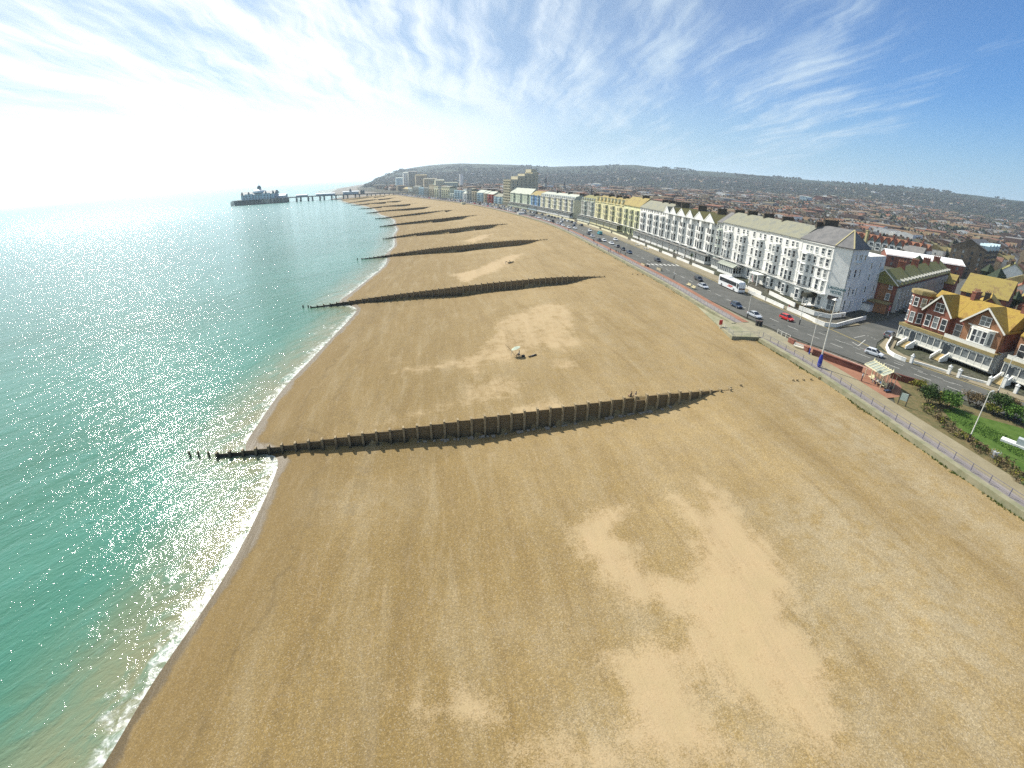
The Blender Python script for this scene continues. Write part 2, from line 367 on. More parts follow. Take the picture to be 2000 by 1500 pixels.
def beach_mat():
    m=bpy.data.materials.new('shingle'); m.use_nodes=True; t=m.node_tree; b=t.nodes['Principled BSDF']
    P=N(t,'ShaderNodeNewGeometry').outputs['Position']
    peb=N(t,'ShaderNodeTexVoronoi',ins={'Vector':P,'Scale':13.0}); peb.inputs['Randomness'].default_value=1
    pc=N(t,'ShaderNodeSeparateColor',ins={0:peb.outputs['Color']})
    peb2=N(t,'ShaderNodeTexVoronoi',ins={'Vector':P,'Scale':6.0}); pc2=N(t,'ShaderNodeSeparateColor',ins={0:peb2.outputs['Color']})
    n1=N(t,'ShaderNodeTexNoise',ins={'Vector':P,'Scale':.06,'Detail':6.0,'Roughness':.6})
    n2=N(t,'ShaderNodeTexNoise',ins={'Vector':P,'Scale':.45,'Detail':7.0,'Roughness':.7})
    n3=N(t,'ShaderNodeTexNoise',ins={'Vector':P,'Scale':6.0,'Detail':3.0,'Roughness':.7})
    base=MIX(t,MR(t,n1.outputs[0],.35,.65),(.235,.164,.064),(.285,.205,.090))
    base=MIX(t,MR(t,n2.outputs[0],.35,.7,0,.8),base,(.25,.185,.092))
    base=MIX(t,M(t,'MULTIPLY',attr(t,'low'),.75),base,(.185,.125,.042))
    base=MIX(t,M(t,'MULTIPLY',attr(t,'grey'),MR(t,n2.outputs[0],.3,.6)),base,(.33,.275,.175))
    # tide lines and wind rows running along the beach
    mpb=N(t,'ShaderNodeMapping',vector_type='TEXTURE',ins={0:P}); mpb.inputs['Rotation'].default_value=(0,0,R(9)); mpb.inputs['Scale'].default_value=(1,7,1)
    nb=N(t,'ShaderNodeTexNoise',ins={'Vector':mpb.outputs[0],'Scale':.42,'Detail':7.0,'Roughness':.62,'Distortion':.5})
    nb2=N(t,'ShaderNodeTexNoise',ins={'Vector':mpb.outputs[0],'Scale':1.5,'Detail':4.0,'Roughness':.6,'Distortion':.3})
    base=MIX(t,MR(t,nb.outputs[0],.47,.72,0,.30),base,(.33,.27,.165)); base=MIX(t,MR(t,nb.outputs[0],.50,.30,0,.40),base,(.165,.108,.038)); base=MIX(t,MR(t,nb2.outputs[0],.52,.72,0,.35),base,(.29,.22,.125))
    # single stones, lighter and darker
    k=MR(t,pc.outputs[0],0,1,.80,1.22,False); k2=MR(t,pc2.outputs[1],0,1,.90,1.09,False)
    st=VM(t,'SCALE',base); t.links.new(M(t,'MULTIPLY',k,k2),st.node.inputs['Scale'])
    white=M(t,'GREATER_THAN',pc.outputs[1],.90); st=MIX(t,M(t,'MULTIPLY',white,.16),st,(.60,.55,.45))
    dark=M(t,'GREATER_THAN',pc.outputs[2],.93); st=MIX(t,M(t,'MULTIPLY',dark,.3),st,(.12,.09,.06))
    dsn=M(t,'ADD',attr(t,'ds'),M(t,'MULTIPLY',M(t,'SUBTRACT',n2.outputs[0],.5),2.5))
    for c0,wd,am in ((6.5,.55,.34),(12.0,.9,.20),(19.0,1.3,.15)):
        lnm=M(t,'SUBTRACT',1.0,M(t,'DIVIDE',M(t,'ABSOLUTE',M(t,'SUBTRACT',dsn,c0)),wd),clamp=True); st=MIX(t,M(t,'MULTIPLY',M(t,'MULTIPLY',lnm,MR(t,n2.outputs[0],.4,.6)),am),st,(.06,.045,.025))
    st=MIX(t,MR(t,dsn,11,3,0,.35),st,(.15,.10,.038))
    sandc=MIX(t,MR(t,n2.outputs[0],.3,.7),(.40,.295,.17),(.36,.275,.15))
    sm=M(t,'ADD',attr(t,'sand'),M(t,'MULTIPLY',M(t,'SUBTRACT',n2.outputs[0],.5),1.7)); 
    sm=M(t,'ADD',sm,M(t,'MULTIPLY',M(t,'SUBTRACT',pc.outputs[0],.5),.32)); sm=M(t,'ADD',sm,M(t,'MULTIPLY',M(t,'SUBTRACT',nb.outputs[0],.5),.9)); sm=MR(t,sm,.25,.95,0,.85)
    sm=M(t,'MULTIPLY',sm,MR(t,attr(t,'sand'),.02,.2))
    c=MIX(t,sm,st,sandc)
    # sparse pebbles lying on the sand
    c=MIX(t,M(t,'MULTIPLY',M(t,'GREATER_THAN',pc.outputs[0],.93),M(t,'MULTIPLY',sm,.35)),c,(.25,.16,.08))
    wt=M(t,'ADD',attr(t,'wet'),M(t,'MULTIPLY',M(t,'SUBTRACT',n2.outputs[0],.5),.8)); wt=M(t,'MULTIPLY',MR(t,wt,.35,.7),MR(t,attr(t,'wet'),.02,.2))
    wc=VM(t,'SCALE',c); wc.node.inputs['Scale'].default_value=.48
    c=MIX(t,wt,c,wc); t.links.new(c,b.inputs['Base Color'])
    t.links.new(MR(t,wt,0,1,.92,.45,False),b.inputs['Roughness']); b.inputs['Specular IOR Level'].default_value=.25
    hgt=M(t,'ADD',M(t,'MULTIPLY',nb.outputs[0],4.0),M(t,'MULTIPLY',pc.outputs[0],M(t,'SUBTRACT',1.0,sm)),M(t,'MULTIPLY',n2.outputs[0],3.0))
    hgt=M(t,'ADD',hgt,M(t,'MULTIPLY',n3.outputs[0],.5))
    bp=N(t,'ShaderNodeBump',ins={'Height':hgt,'Strength':.6,'Distance':.06}); t.links.new(bp.outputs[0],b.inputs['Normal'])
    return m
bm_me.materials.append(beach_mat())
tag(link('beach',bm_me),None,None,kind='structure')

# ---- sea
def axis(lo,hi,f0,f1,step,g):
    a=list(np.arange(f0,f1+.01,step)); s=step; x=f1
    while x<hi: s*=g; x+=s; a.append(min(x,hi))
    s=step; x=f0; b=[]
    while x>lo: s*=g; x-=s; b.append(max(x,lo))
    return np.array(b[::-1]+a)
sx_=axis(-15000,2500,-95,-15,1.6,1.07); sy_=axis(-600,24000,0,260,1.8,1.045)
XX,YY=np.meshgrid(sx_,sy_); sdv=-pl_dist(XX,YY,SC)
sdv=np.clip(sdv,-60,900)
wob=1.1*noise2(XX,YY,31,6)+.5*noise2(XX,YY,33,2.2)
V=np.stack([XX,YY,0*XX],-1).reshape(-1,3); n_r,n_c=XX.shape; idx=np.arange(n_r*n_c).reshape(n_r,n_c)
F=np.stack([idx[:-1,:-1],idx[:-1,1:],idx[1:,1:],idx[1:,:-1]],-1).reshape(-1,4)
sea=bpy.data.meshes.new('sea'); sea.from_pydata(V.tolist(),[],F.tolist())
a_=sea.attributes.new('sd','FLOAT','POINT'); a_.data.foreach_set('value',(sdv).reshape(-1).astype(np.float32))
a_=sea.attributes.new('wob','FLOAT','POINT'); a_.data.foreach_set('value',(wob).reshape(-1).astype(np.float32))
def sea_mat():
    m=bpy.data.materials.new('sea_water'); m.use_nodes=True; t=m.node_tree; b=t.nodes['Principled BSDF']
    P=N(t,'ShaderNodeNewGeometry').outputs['Position']; sd=attr(t,'sd')
    dist=VM(t,'LENGTH',P,out=1)
    mpg=N(t,'ShaderNodeMapping',vector_type='TEXTURE',ins={0:P}); mpg.inputs['Rotation'].default_value=(0,0,R(-22)); mpg.inputs['Scale'].default_value=(1,2.6,1)   # crests run at 22 degrees
    w1=N(t,'ShaderNodeTexNoise',ins={'Vector':mpg.outputs[0],'Scale':.42,'Detail':6.0,'Roughness':.62,'Distortion':.6})
    mpf=N(t,'ShaderNodeMapping',vector_type='TEXTURE',ins={0:P}); mpf.inputs['Rotation'].default_value=(0,0,R(-30)); mpf.inputs['Scale'].default_value=(1,1.7,1)
    w2=N(t,'ShaderNodeTexNoise',ins={'Vector':mpf.outputs[0],'Scale':1.9,'Detail':3.0,'Roughness':.6,'Distortion':.4})
    w0=N(t,'ShaderNodeTexNoise',ins={'Vector':mpg.outputs[0],'Scale':.085,'Detail':3.0,'Roughness':.5})
    h=M(t,'ADD',M(t,'MULTIPLY',w1.outputs[0],1.0),M(t,'MULTIPLY',w2.outputs[0],.36)); h=M(t,'ADD',h,M(t,'MULTIPLY',w0.outputs[0],1.5))
    bp=N(t,'ShaderNodeBump',ins={'Height':h,'Strength':1.0,'Distance':.62}); 
    t.links.new(MR(t,dist,60,800,.28,.75,False),bp.inputs['Distance'])
    t.links.new(bp.outputs[0],b.inputs['Normal'])
    n1=N(t,'ShaderNodeTexNoise',ins={'Vector':mpg.outputs[0],'Scale':.02,'Detail':5.0,'Roughness':.6})
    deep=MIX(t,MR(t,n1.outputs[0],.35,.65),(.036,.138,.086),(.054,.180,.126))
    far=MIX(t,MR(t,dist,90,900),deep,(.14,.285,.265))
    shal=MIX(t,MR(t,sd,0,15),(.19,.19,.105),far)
    # crest tint
    c=MIX(t,MR(t,w1.outputs[0],.42,.70,0,.45),shal,(.05,.20,.15))
    # foam: an irregular band along the edge with lacy holes, plus a few broken lines behind it
    fn=N(t,'ShaderNodeTexNoise',ins={'Vector':P,'Scale':.9,'Detail':8.0,'Roughness':.72,'Distortion':.5})
    fl=N(t,'ShaderNodeTexNoise',ins={'Vector':P,'Scale':.13,'Detail':4.0,'Roughness':.5})
    lace=N(t,'ShaderNodeTexVoronoi',feature='DISTANCE_TO_EDGE',ins={'Vector':VM(t,'ADD',P,VM(t,'SCALE',fn.outputs['Color'])),'Scale':1.3})
    e=M(t,'ADD',sd,M(t,'MULTIPLY',attr(t,'wob'),.9))
    wid=MR(t,fl.outputs[0],.35,.68,1.8,6.0,False)
    band=M(t,'SUBTRACT',1.0,M(t,'DIVIDE',M(t,'MAXIMUM',e,0.0),wid),clamp=True)
    f1=MR(t,M(t,'ADD',M(t,'MULTIPLY',band,.9),M(t,'MULTIPLY',M(t,'SUBTRACT',fn.outputs[0],.5),2.6)),.40,1.05)
    f1=M(t,'MULTIPLY',M(t,'MULTIPLY',f1,MR(t,band,.0,.12)),MR(t,lace.outputs[0],.0,.22,1.0,.45))
    ln=M(t,'SINE',M(t,'ADD',M(t,'MULTIPLY',e,1.05),M(t,'MULTIPLY',fl.outputs[0],14.0)))
    f2=M(t,'MULTIPLY',MR(t,M(t,'ADD',ln,M(t,'MULTIPLY',M(t,'SUBTRACT',fn.outputs[0],.5),2.2)),1.05,1.25),MR(t,e,12.0,4.0,0,.8))
    foam=M(t,'MULTIPLY',M(t,'MAXIMUM',f1,M(t,'MULTIPLY',f2,MR(t,fl.outputs[0],.45,.6)),clamp=True),MR(t,dist,900,500,0,.85))
    c=MIX(t,foam,c,(.62,.64,.61)); t.links.new(c,b.inputs['Base Color'])
    rg=MR(t,dist,60,1000,.075,.22,False); t.links.new(M(t,'MAXIMUM',rg,M(t,'MULTIPLY',foam,.8)),b.inputs['Roughness'])
    b.inputs['IOR'].default_value=1.33; b.inputs['Specular IOR Level'].default_value=.5
    return m
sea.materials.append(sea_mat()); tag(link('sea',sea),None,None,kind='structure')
# ------------------------------------------------------------------ land, hills, roads
RIDGE=[(-25,-.5,4700),(-18,-.5,4700),(-16.7,-.33,4700),(-15.5,.29,4750),(-13.2,1.02,4800),(-10.3,1.38,4900),(-6.3,1.58,5000),(-.5,1.52,5000),(3.6,1.38,5000),(7.7,1.64,4700),(13.1,2.01,4400),(16.8,1.78,4400),(22.4,1.85,4400),(27.8,1.83,4400),(33,1.87,4400),(37.9,2.04,4300),(42.5,2.08,4300),(46.8,2.07,4300),(50.7,1.99,4300),(60,1.8,4300),(75,1.2,4300),(110,.6,4300)]
BASE=[(-25,5),(-10,5),(5,9),(17,20),(28,38),(38,62),(47,48),(55,38),(75,20),(110,10)]
ra=np.array([r[0] for r in RIDGE]); re_=np.array([r[1] for r in RIDGE]); rd=np.array([r[2] for r in RIDGE])
ba=np.array([b[0] for b in BASE]); bz=np.array([b[1] for b in BASE])
def land_z(X,Y):
    r=np.hypot(X,Y); a=np.degrees(np.arctan2(X,Y)); D=np.interp(a,ra,rd); zr=CAMZ+D*np.tan(np.radians(np.interp(a,ra,re_))); zb=np.interp(a,ba,bz)
    z=5.4+(zb-5.4)*smooth(500,2500,r)
    rr=np.clip((r-2400)/(D-2400),0,1.3); up=np.where(rr<1,rr**1.0*(1.9-.9*rr),1-(rr-1)*.35)
    hz_=zb+(zr-zb)*up+np.where((rr>0)&(rr<.95),1,0)*smooth(0,.3,rr)*smooth(.95,.6,rr)*14*noise2(X,Y,41,900)+smooth(.2,1,rr)*3*noise2(X,Y,43,260)
    return np.where(r>2400,np.maximum(hz_,5),z)
_gx=np.arange(-3000,6001,25.0); _gy=np.arange(-1000,7001,25.0); _GX,_GY=np.meshgrid(_gx,_gy); _GZ=land_z(_GX,_GY)
def landz(x,y):
    fx_=min(max((x+3000)/25,0),len(_gx)-1.01); fy_=min(max((y+1000)/25,0),len(_gy)-1.01); i,j=int(fx_),int(fy_); a,b=fx_-i,fy_-j
    return float(_GZ[j,i]*(1-a)*(1-b)+_GZ[j,i+1]*a*(1-b)+_GZ[j+1,i]*(1-a)*b+_GZ[j+1,i+1]*a*b)
def march(px,py):
    d=ray(px,py); t_=1500.0
    while t_<9000:
        x,y,z=d.x*t_,d.y*t_,CAMZ+d.z*t_
        if z<landz(x,y): break
        t_+=15
    return x,y
# land sheet: rows leave the sea wall inland
rows=[]; kk=np.concatenate([[0.35],np.linspace(6,120,12),np.geomspace(140,9000,70)])
ss=[-160,-120,-90,-60,-40,-25,-12]+list(np.arange(0,300,10))+list(np.arange(300,1100,25))+list(np.arange(1100,4300,90))
for s in ss:
    w=np.array(wall_pt(s)); az_=wall_dir(s) if s>-20 else wall_dir(-20)
    az_=np.interp(s,[-160,0,400,1100,4300],[10,-2,-14,-22,-24])
    d=np.array((math.cos(R(az_)),-math.sin(R(az_)))); rows.append(w[None,:]+kk[:,None]*d[None,:])
A=np.array(rows); X=A[...,0];Y=A[...,1]; Z=land_z(X,Y)
nr,nc=X.shape; idx=np.arange(nr*nc).reshape(nr,nc)
V=np.stack([X,Y,Z],-1).reshape(-1,3); F=np.stack([idx[:-1,:-1],idx[:-1,1:],idx[1:,1:],idx[1:,:-1]],-1).reshape(-1,4)
land=bpy.data.meshes.new('ground'); land.from_pydata(V.tolist(),[],F.tolist()); land.polygons.foreach_set('use_smooth',[True]*len(F))
def land_mat():
    m=bpy.data.materials.new('ground'); m.use_nodes=True; t=m.node_tree; b=t.nodes['Principled BSDF']
    P=N(t,'ShaderNodeNewGeometry').outputs['Position']; d=VM(t,'LENGTH',P,out=1)
    n1=N(t,'ShaderNodeTexNoise',ins={'Vector':P,'Scale':.05,'Detail':6.0,'Roughness':.65}); n2=N(t,'ShaderNodeTexNoise',ins={'Vector':P,'Scale':.0022,'Detail':6.0,'Roughness':.6}); n3=N(t,'ShaderNodeTexNoise',ins={'Vector':P,'Scale':.012,'Detail':7.0,'Roughness':.75})
    town=MIX(t,MR(t,n1.outputs[0],.4,.6),(.06,.065,.042),(.09,.085,.07))
    wood=MIX(t,MR(t,n3.outputs[0],.35,.65),(.016,.030,.020),(.034,.046,.030))
    down=MIX(t,MR(t,n3.outputs[0],.4,.6),(.07,.095,.045),(.09,.095,.055))
    hill=MIX(t,MR(t,n2.outputs[0],.60,.68,0,.5),wood,down)
    # open field on the slope, two more small ones
    def spot(x,y,rx,ry,rot):
        mp=N(t,'ShaderNodeMapping',vector_type='TEXTURE',ins={0:P}); mp.inputs['Location'].default_value=(x,y,0); mp.inputs['Rotation'].default_value=(0,0,R(rot)); mp.inputs['Scale'].default_value=(rx,ry,1)
        q=VM(t,'MULTIPLY',mp.outputs[0],(1,1,0)); l=VM(t,'LENGTH',q,out=1)
        return MR(t,M(t,'ADD',l,M(t,'MULTIPLY',M(t,'SUBTRACT',n3.outputs[0],.5),1.2)),1.1,.85)
    f=M(t,'MAXIMUM',spot(*march(1252,351),110,260,-12),spot(*march(1290,358),260,150,-15)); f=M(t,'MAXIMUM',f,spot(*march(1672,368),45,160,20)); f=M(t,'MAXIMUM',f,spot(*march(1345,361),170,60,-15))
    hill=MIX(t,f,hill,(.13,.18,.065))
    t.links.new(MIX(t,MR(t,d,1900,2700),town,hill),b.inputs['Base Color']); b.inputs['Roughness'].default_value=.95; b.inputs['Specular IOR Level'].default_value=.1
    bp=N(t,'ShaderNodeBump',ins={'Height':n3.outputs[0],'Strength':.8,'Distance':12.0}); t.links.new(bp.outputs[0],b.inputs['Normal'])
    return m
land.materials.append(land_mat()); tag(link('ground',land),None,None,kind='structure')

def asphalt(name,col,col2,sc=.5):
    m=bpy.data.materials.new(name); m.use_nodes=True; t=m.node_tree; b=t.nodes['Principled BSDF']
    P=N(t,'ShaderNodeNewGeometry').outputs['Position']
    n1=N(t,'ShaderNodeTexNoise',ins={'Vector':P,'Scale':sc,'Detail':8.0,'Roughness':.7}); n2=N(t,'ShaderNodeTexNoise',ins={'Vector':P,'Scale':12.0,'Detail':3.0,'Roughness':.7})
    c=MIX(t,MR(t,n1.outputs[0],.35,.65),col,col2); k=VM(t,'SCALE',c); t.links.new(MR(t,n2.outputs[0],.3,.7,.8,1.2),k.node.inputs['Scale'])
    t.links.new(k,b.inputs['Base Color']); b.inputs['Roughness'].default_value=.9; b.inputs['Specular IOR Level'].default_value=.2; return m
def bricks(name,c1,c2,mortar,scale=4.0,bw=.5):
    if name in MATS: return MATS[name]
    m=bpy.data.materials.new(name); m.use_nodes=True; t=m.node_tree; b=t.nodes['Principled BSDF']
    tc=N(t,'ShaderNodeTexCoord'); g=N(t,'ShaderNodeNewGeometry')
    o=N(t,'ShaderNodeSeparateXYZ',ins={0:tc.outputs['Object']}); v=N(t,'ShaderNodeCombineXYZ',ins={0:M(t,'ADD',o.outputs[0],o.outputs[1]),1:o.outputs[2],2:0.0}).outputs[0]
    br=N(t,'ShaderNodeTexBrick',ins={'Vector':v,'Scale':scale}); br.inputs['Color1'].default_value=(*c1,1);br.inputs['Color2'].default_value=(*c2,1);br.inputs['Mortar'].default_value=(*mortar,1); br.inputs['Mortar Size'].default_value=.018
    n=N(t,'ShaderNodeTexNoise',ins={'Vector':tc.outputs['Object'],'Scale':.6,'Detail':5.0,'Roughness':.6}); k=VM(t,'SCALE',br.outputs[0]); t.links.new(MR(t,n.outputs[0],.3,.7,.7,1.2),k.node.inputs['Scale'])
    t.links.new(k,b.inputs['Base Color']); b.inputs['Roughness'].default_value=.9; MATS[name]=m; return m
A_ROAD=asphalt('asphalt',(.078,.080,.072),(.105,.105,.095),.25); A_PAVE=asphalt('pavement',(.19,.165,.105),(.235,.20,.135),.3); A_PROM=asphalt('promenade',(.215,.185,.115),(.26,.225,.145),.25); A_PROM2=asphalt('promenade_edge',(.19,.17,.16),(.24,.215,.20),.3)
A_RED=asphalt('red_paving',(.22,.105,.065),(.28,.14,.09),.35); A_CONC=asphalt('concrete',(.27,.24,.16),(.21,.195,.135),.4); A_WHITE=asphalt('road_paint',(.62,.61,.55),(.45,.45,.42),1.5); A_YEL=asphalt('yellow_paint',(.55,.42,.10),(.42,.34,.12),1.5)
A_GRASS=asphalt('grass',(.045,.090,.012),(.075,.125,.022),.6); A_SOIL=asphalt('soil',(.085,.085,.035),(.15,.115,.055),.9)
def sheet(name,pts,z,m,kind='structure'):
    me=bpy.data.meshes.new(name); n=len(pts); me.from_pydata([(p[0],p[1],z) for p in pts],[],[tuple(range(n))]); me.materials.append(m); me.update()
    if me.polygons[0].normal.z<0: me.flip_normals()
    return tag(link(name,me),None,None,kind=kind)
def strip(name,L,Rr,z,m,z2=None,kerb=None):
    """ribbon between two polylines with the same number of points; vertical skirts where kerb is given"""
    b=MB(); n=len(L)
    for i in range(n-1): b.poly([(*L[i],z),(*Rr[i],z),(*Rr[i+1],z),(*L[i+1],z)])
    if kerb:
        for i in range(n-1):
            b.poly([(*L[i],z),(*L[i+1],z),(*L[i+1],z-kerb),(*L[i],z-kerb)]); b.poly([(*Rr[i+1],z),(*Rr[i],z),(*Rr[i],z-kerb),(*Rr[i+1],z-kerb)])
    o=b.build(name,m); return tag(o,None,None,kind='structure')
FAR=list(np.arange(6,30,6))+list(np.arange(30,260,8))+list(np.arange(264,1120,20))
# road edges
SEAE=[(118,-2),(106,18),(95,38),(86,54),(79.5,65.5),(74.5,74),(70,82),(65.5,90.5),(61.5,100),(58.5,111)]+[wall_pt(s,5.2) for s in FAR if s>=30]
LANE=[(130,4),(119,22),(107.5,41),(97.5,58),(90.5,71),(86,79),(82,88),(80.3,97),(79.2,104),(77,110)]+[wall_pt(s,21.5+ (2.2 if s<40 else 0)) for s in FAR if s>=30]
strip('road',SEAE,LANE,ZP+.02,A_ROAD)
SL=[(78.5,103.5),(84,105.6),(92,109),(108,117),(130,132),(190,176),(300,262)]; SR=[(81.5,90),(86,95),(94,101),(110,109.5),(140,130),(197,172),(306,254)]
strip('side_road',SL,SR,ZP+.012,A_ROAD)
# pavements (a real kerb step)
strip('pavement',[(77,110)]+[wall_pt(s,21.5+(2.2 if s<40 else 0)) for s in FAR if s>=30],[(80,115.1)]+[wall_pt(s,27) for s in FAR if s>=30],ZP+.13,A_PAVE,kerb=.12)
strip('pavement',[(77,109.9),(79.4,104.0),(84,106.0),(92,109.4)],[(80,115),(82,109.5),(85.5,109.5),(90.5,112.4)],ZP+.13,A_PAVE,kerb=.12)
strip('pavement',[(130,4.1),(119,22.1),(107.5,41.1),(97.5,58.1),(90.5,71.1),(86,79.1),(82.6,87),(84.5,92.5),(94,100.6),(110,109.2)],[(133.5,6),(122.5,24),(110.8,43),(100.5,60),(93.5,72.8),(89.2,80.6),(86.4,86.6),(86.9,90.6),(95.4,98.8),(111.2,107.4)],ZP+.13,A_PAVE,kerb=.12)
# promenade: strip by the railing, main walk, red tarmac, and ramp apron
NEAR=list(np.arange(-150,2,6)); 
strip('promenade',[wall_pt(s,.7) for s in NEAR],[wall_pt(s,2.6) for s in NEAR],ZP+.03,A_PROM2)
strip('promenade',[wall_pt(s,2.6) for s in NEAR],[wall_pt(s,6.6) for s in NEAR],ZP+.028,A_PROM)
strip('promenade',[wall_pt(s,.7) for s in FAR],[wall_pt(s,3.4) for s in FAR],ZP+.03,A_PROM2)
PB=[wall_pt(s,3.4) for s in FAR]; strip('red_pavement',PB,[wall_pt(s,5.1) for s in FAR],ZP+.13,A_RED,kerb=.12)
sheet('red_pavement',[wall_pt(-36,6.6),(66.5,64.5),(70.5,68.5),(73.0,73.2),(68.7,81.5),(64.3,90.0),(61.4,94),(58.3,94),wall_pt(-10,6.6),wall_pt(-20,6.6),wall_pt(-30,6.6)],ZP+.026,A_RED)
sheet('promenade',[wall_pt(-12,3),(61.4,94),(60.3,99.5),(57.5,110),wall_pt(28,5.15),wall_pt(6,5.15),wall_pt(5.9,.6),wall_pt(-3,.6)],ZP+.036,A_CONC)
# garden
GL=[wall_pt(s,6.6) for s in np.arange(-150,-34,8)]; GR_=[(112,-12),(107,2),(104,12),(100,22),(95,32),(91,40),(87,48),(82,56),(78,62),(76,66),(75,68.5),(74,70.5),(73.2,72),(72.6,73),(72,74)]
GR_=GR_[:len(GL)] if len(GR_)>=len(GL) else GR_+[GR_[-1]]*(len(GL)-len(GR_))
strip('garden_soil',GL,GR_,ZP+.02,A_SOIL)
def pts(L,z=ZP): return [tuple(at(x,y,z)[:2]) for x,y in L]
sheet('lawn',pts([(1840,800),(1870,797),(1905,812),(1950,824),(2000,838),(2080,862),(2120,1010),(2010,930),(1960,895),(1910,860),(1870,835)]),ZP+.05,A_GRASS)
sheet('lawn',pts([(1812,536),(1838,540),(1862,556),(1858,562),(1800,556)]),ZP+.05,A_GRASS)
# paint
def line(name,P,w,z,m,dash=None):
    b=MB(); acc=0
    P=[np.array(p[:2],float) for p in P]; L=np.concatenate([[0],np.cumsum([np.hypot(*(q-p)) for p,q in zip(P,P[1:])])])
    def pt(s): return np.array((np.interp(s,L,[p[0] for p in P]),np.interp(s,L,[p[1] for p in P])))
    s=0
    on,off=dash or (3,0)
    while s<L[-1]-.1:
        e=min(s+on,L[-1]); a=pt(s);c=pt(e); d=(c-a)/max(np.hypot(*(c-a)),1e-6); n=np.array((-d[1],d[0]))*w/2
        b.poly([(*(a-n),z),(*(c-n),z),(*(c+n),z),(*(a+n),z)]); s+=on+off
    return tag(b.build(name,m),None,None,kind='structure')
MID=[(118,5),(107,24),(97,42),(88.5,58),(81.5,71),(76.5,81),(72,90),(69,98),(65.8,109),(62.5,122)]+[wall_pt(s,11.3) for s in FAR if s>=38]
line('road_marking',MID,.14,ZP+.032,A_WHITE,(3.4,3.0))
line('road_marking',[(q[0]*.62+p[0]*.38,q[1]*.62+p[1]*.38) for p,q in zip(SEAE[:9],LANE[:9])],.12,ZP+.03,A_WHITE,(2,3))
line('road_marking',pts([(1600,682),(1660,705),(1700,722)]),.12,ZP+.032,A_WHITE)
line('road_marking',pts([(1645,668),(1720,693),(1790,722),(1880,755)]),.10,ZP+.032,A_WHITE,(2.5,1.6))
for dd in (.35,.65): line('yellow_line',[(p[0]*(1-dd/16)+q[0]*dd/16,p[1]*(1-dd/16)+q[1]*dd/16) for p,q in zip(LANE[:34],SEAE[:34])],.09,ZP+.031,A_YEL)
line('road_marking',pts([(1664,668),(1676,676),(1690,664)]),.15,ZP+.033,A_WHITE)
line('road_marking',pts([(1668,660),(1690,655)]),.12,ZP+.033,A_WHITE)
line('road_marking',pts([(1694,655),(1712,664)]),.12,ZP+.034,A_WHITE,(.7,.5))
b=MB()
for i in range(9):
    s=83.0; d=5.8+i*1.75; a=wall_pt(s-1.6,d);c=wall_pt(s+1.6,d); b.poly([(*wall_pt(s-1.5,d),ZP+.034),(*wall_pt(s-1.5,d+.7),ZP+.034),(*wall_pt(s+1.5,d+.7),ZP+.034),(*wall_pt(s+1.5,d),ZP+.034)])
tag(b.build('zebra_crossing',A_WHITE),None,None,kind='structure')
# sea wall coping
CON=mat('sea_wall_concrete',(.27,.25,.165),.9,(.17,.175,.10),.3,scale=.5,coord='World')
def wall_ribbon(name,fn,ss,z0,z1,m,label,cat='wall',group=None):
    b=MB()
    for s0,s1 in zip(ss,ss[1:]):
        a0,a1=fn(s0);c0,c1=fn(s1)
        b.poly([(*a0,z1),(*a1,z1),(*c1,z1),(*c0,z1)]); b.poly([(*a0,z0),(*a0,z1),(*c0,z1),(*c0,z0)]); b.poly([(*c1,z0),(*c1,z1),(*a1,z1),(*a1,z0)])
    for s,fl in ((ss[0],0),(ss[-1],1)):
        a0,a1=fn(s); q=[(*a0,z0),(*a1,z0),(*a1,z1),(*a0,z1)]; b.poly(q if not fl else q[::-1])
    return tag(b.build(name,m),label,cat,group)
wall_ribbon('sea_wall',lambda s:(wall_pt(s,-.35),wall_pt(s,.75)),list(np.arange(-150,-4,4)),3.2,ZP+.16,CON,'low pale concrete sea wall from the near right corner to the beach ramp')
wall_ribbon('sea_wall',lambda s:(wall_pt(s,-.35),wall_pt(s,.75)),list(np.arange(5,300,5))+list(np.arange(300,1120,20)),3.2,ZP+.16,CON,'long pale concrete sea wall curving away from the beach ramp to the pier')
# weeds along the foot of the wall
GRN=mat('weeds',(.10,.16,.03),.9,(.17,.17,.05),scale=3)
b=MB(); rw=random.Random(4)
for i in range(1500):
    s=rw.uniform(-75,-6) if rw.random()<.5 else rw.uniform(-75,150)
    if -6<s<26: continue
    k=abs(math.sin(s*.21)+.6*math.sin(s*.53)); 
    if rw.random()>k*.8: continue
    p=wall_pt(s,-.35-abs(rw.gauss(0,.22)*k)); z=beach_h(*p); r_=rw.uniform(.06,.16)
    for q in range(3):
        a=rw.uniform(0,6.3); b.poly([(p[0]-r_*math.cos(a),p[1]-r_*math.sin(a),z-.02),(p[0]+r_*math.cos(a),p[1]+r_*math.sin(a),z-.02),(p[0]+r_*.4*math.sin(a),p[1]+r_*.4,z+r_*1.6)])
tag(b.build('weeds',GRN),'scrubby green weeds along the foot of the sea wall','weeds',kind='stuff')

FS_=list(np.arange(960,4300,60)); b=MB()
def shore_near(p): i=np.argmin(np.hypot(SC[:,0]-p[0],SC[:,1]-p[1])); return SC[i]
for s0,s1 in zip(FS_,FS_[1:]):
    a,c=wall_pt(s0,8),wall_pt(s1,8); w0=np.interp(s0,[960,1200,2600,4300],[150,95,110,60]); w1=np.interp(s1,[960,1200,2600,4300],[150,95,110,60]); e,f=wall_pt(s0,-w0),wall_pt(s1,-w1)
    b.poly([(*a,5.2),(*e,-.6),(*f,-.6),(*c,5.2)])
tag(b.build('beach',mat('dark_shingle',(.13,.115,.095),.9,(.17,.15,.12),scale=.02,coord='World')),None,None,kind='structure')
b=MB()
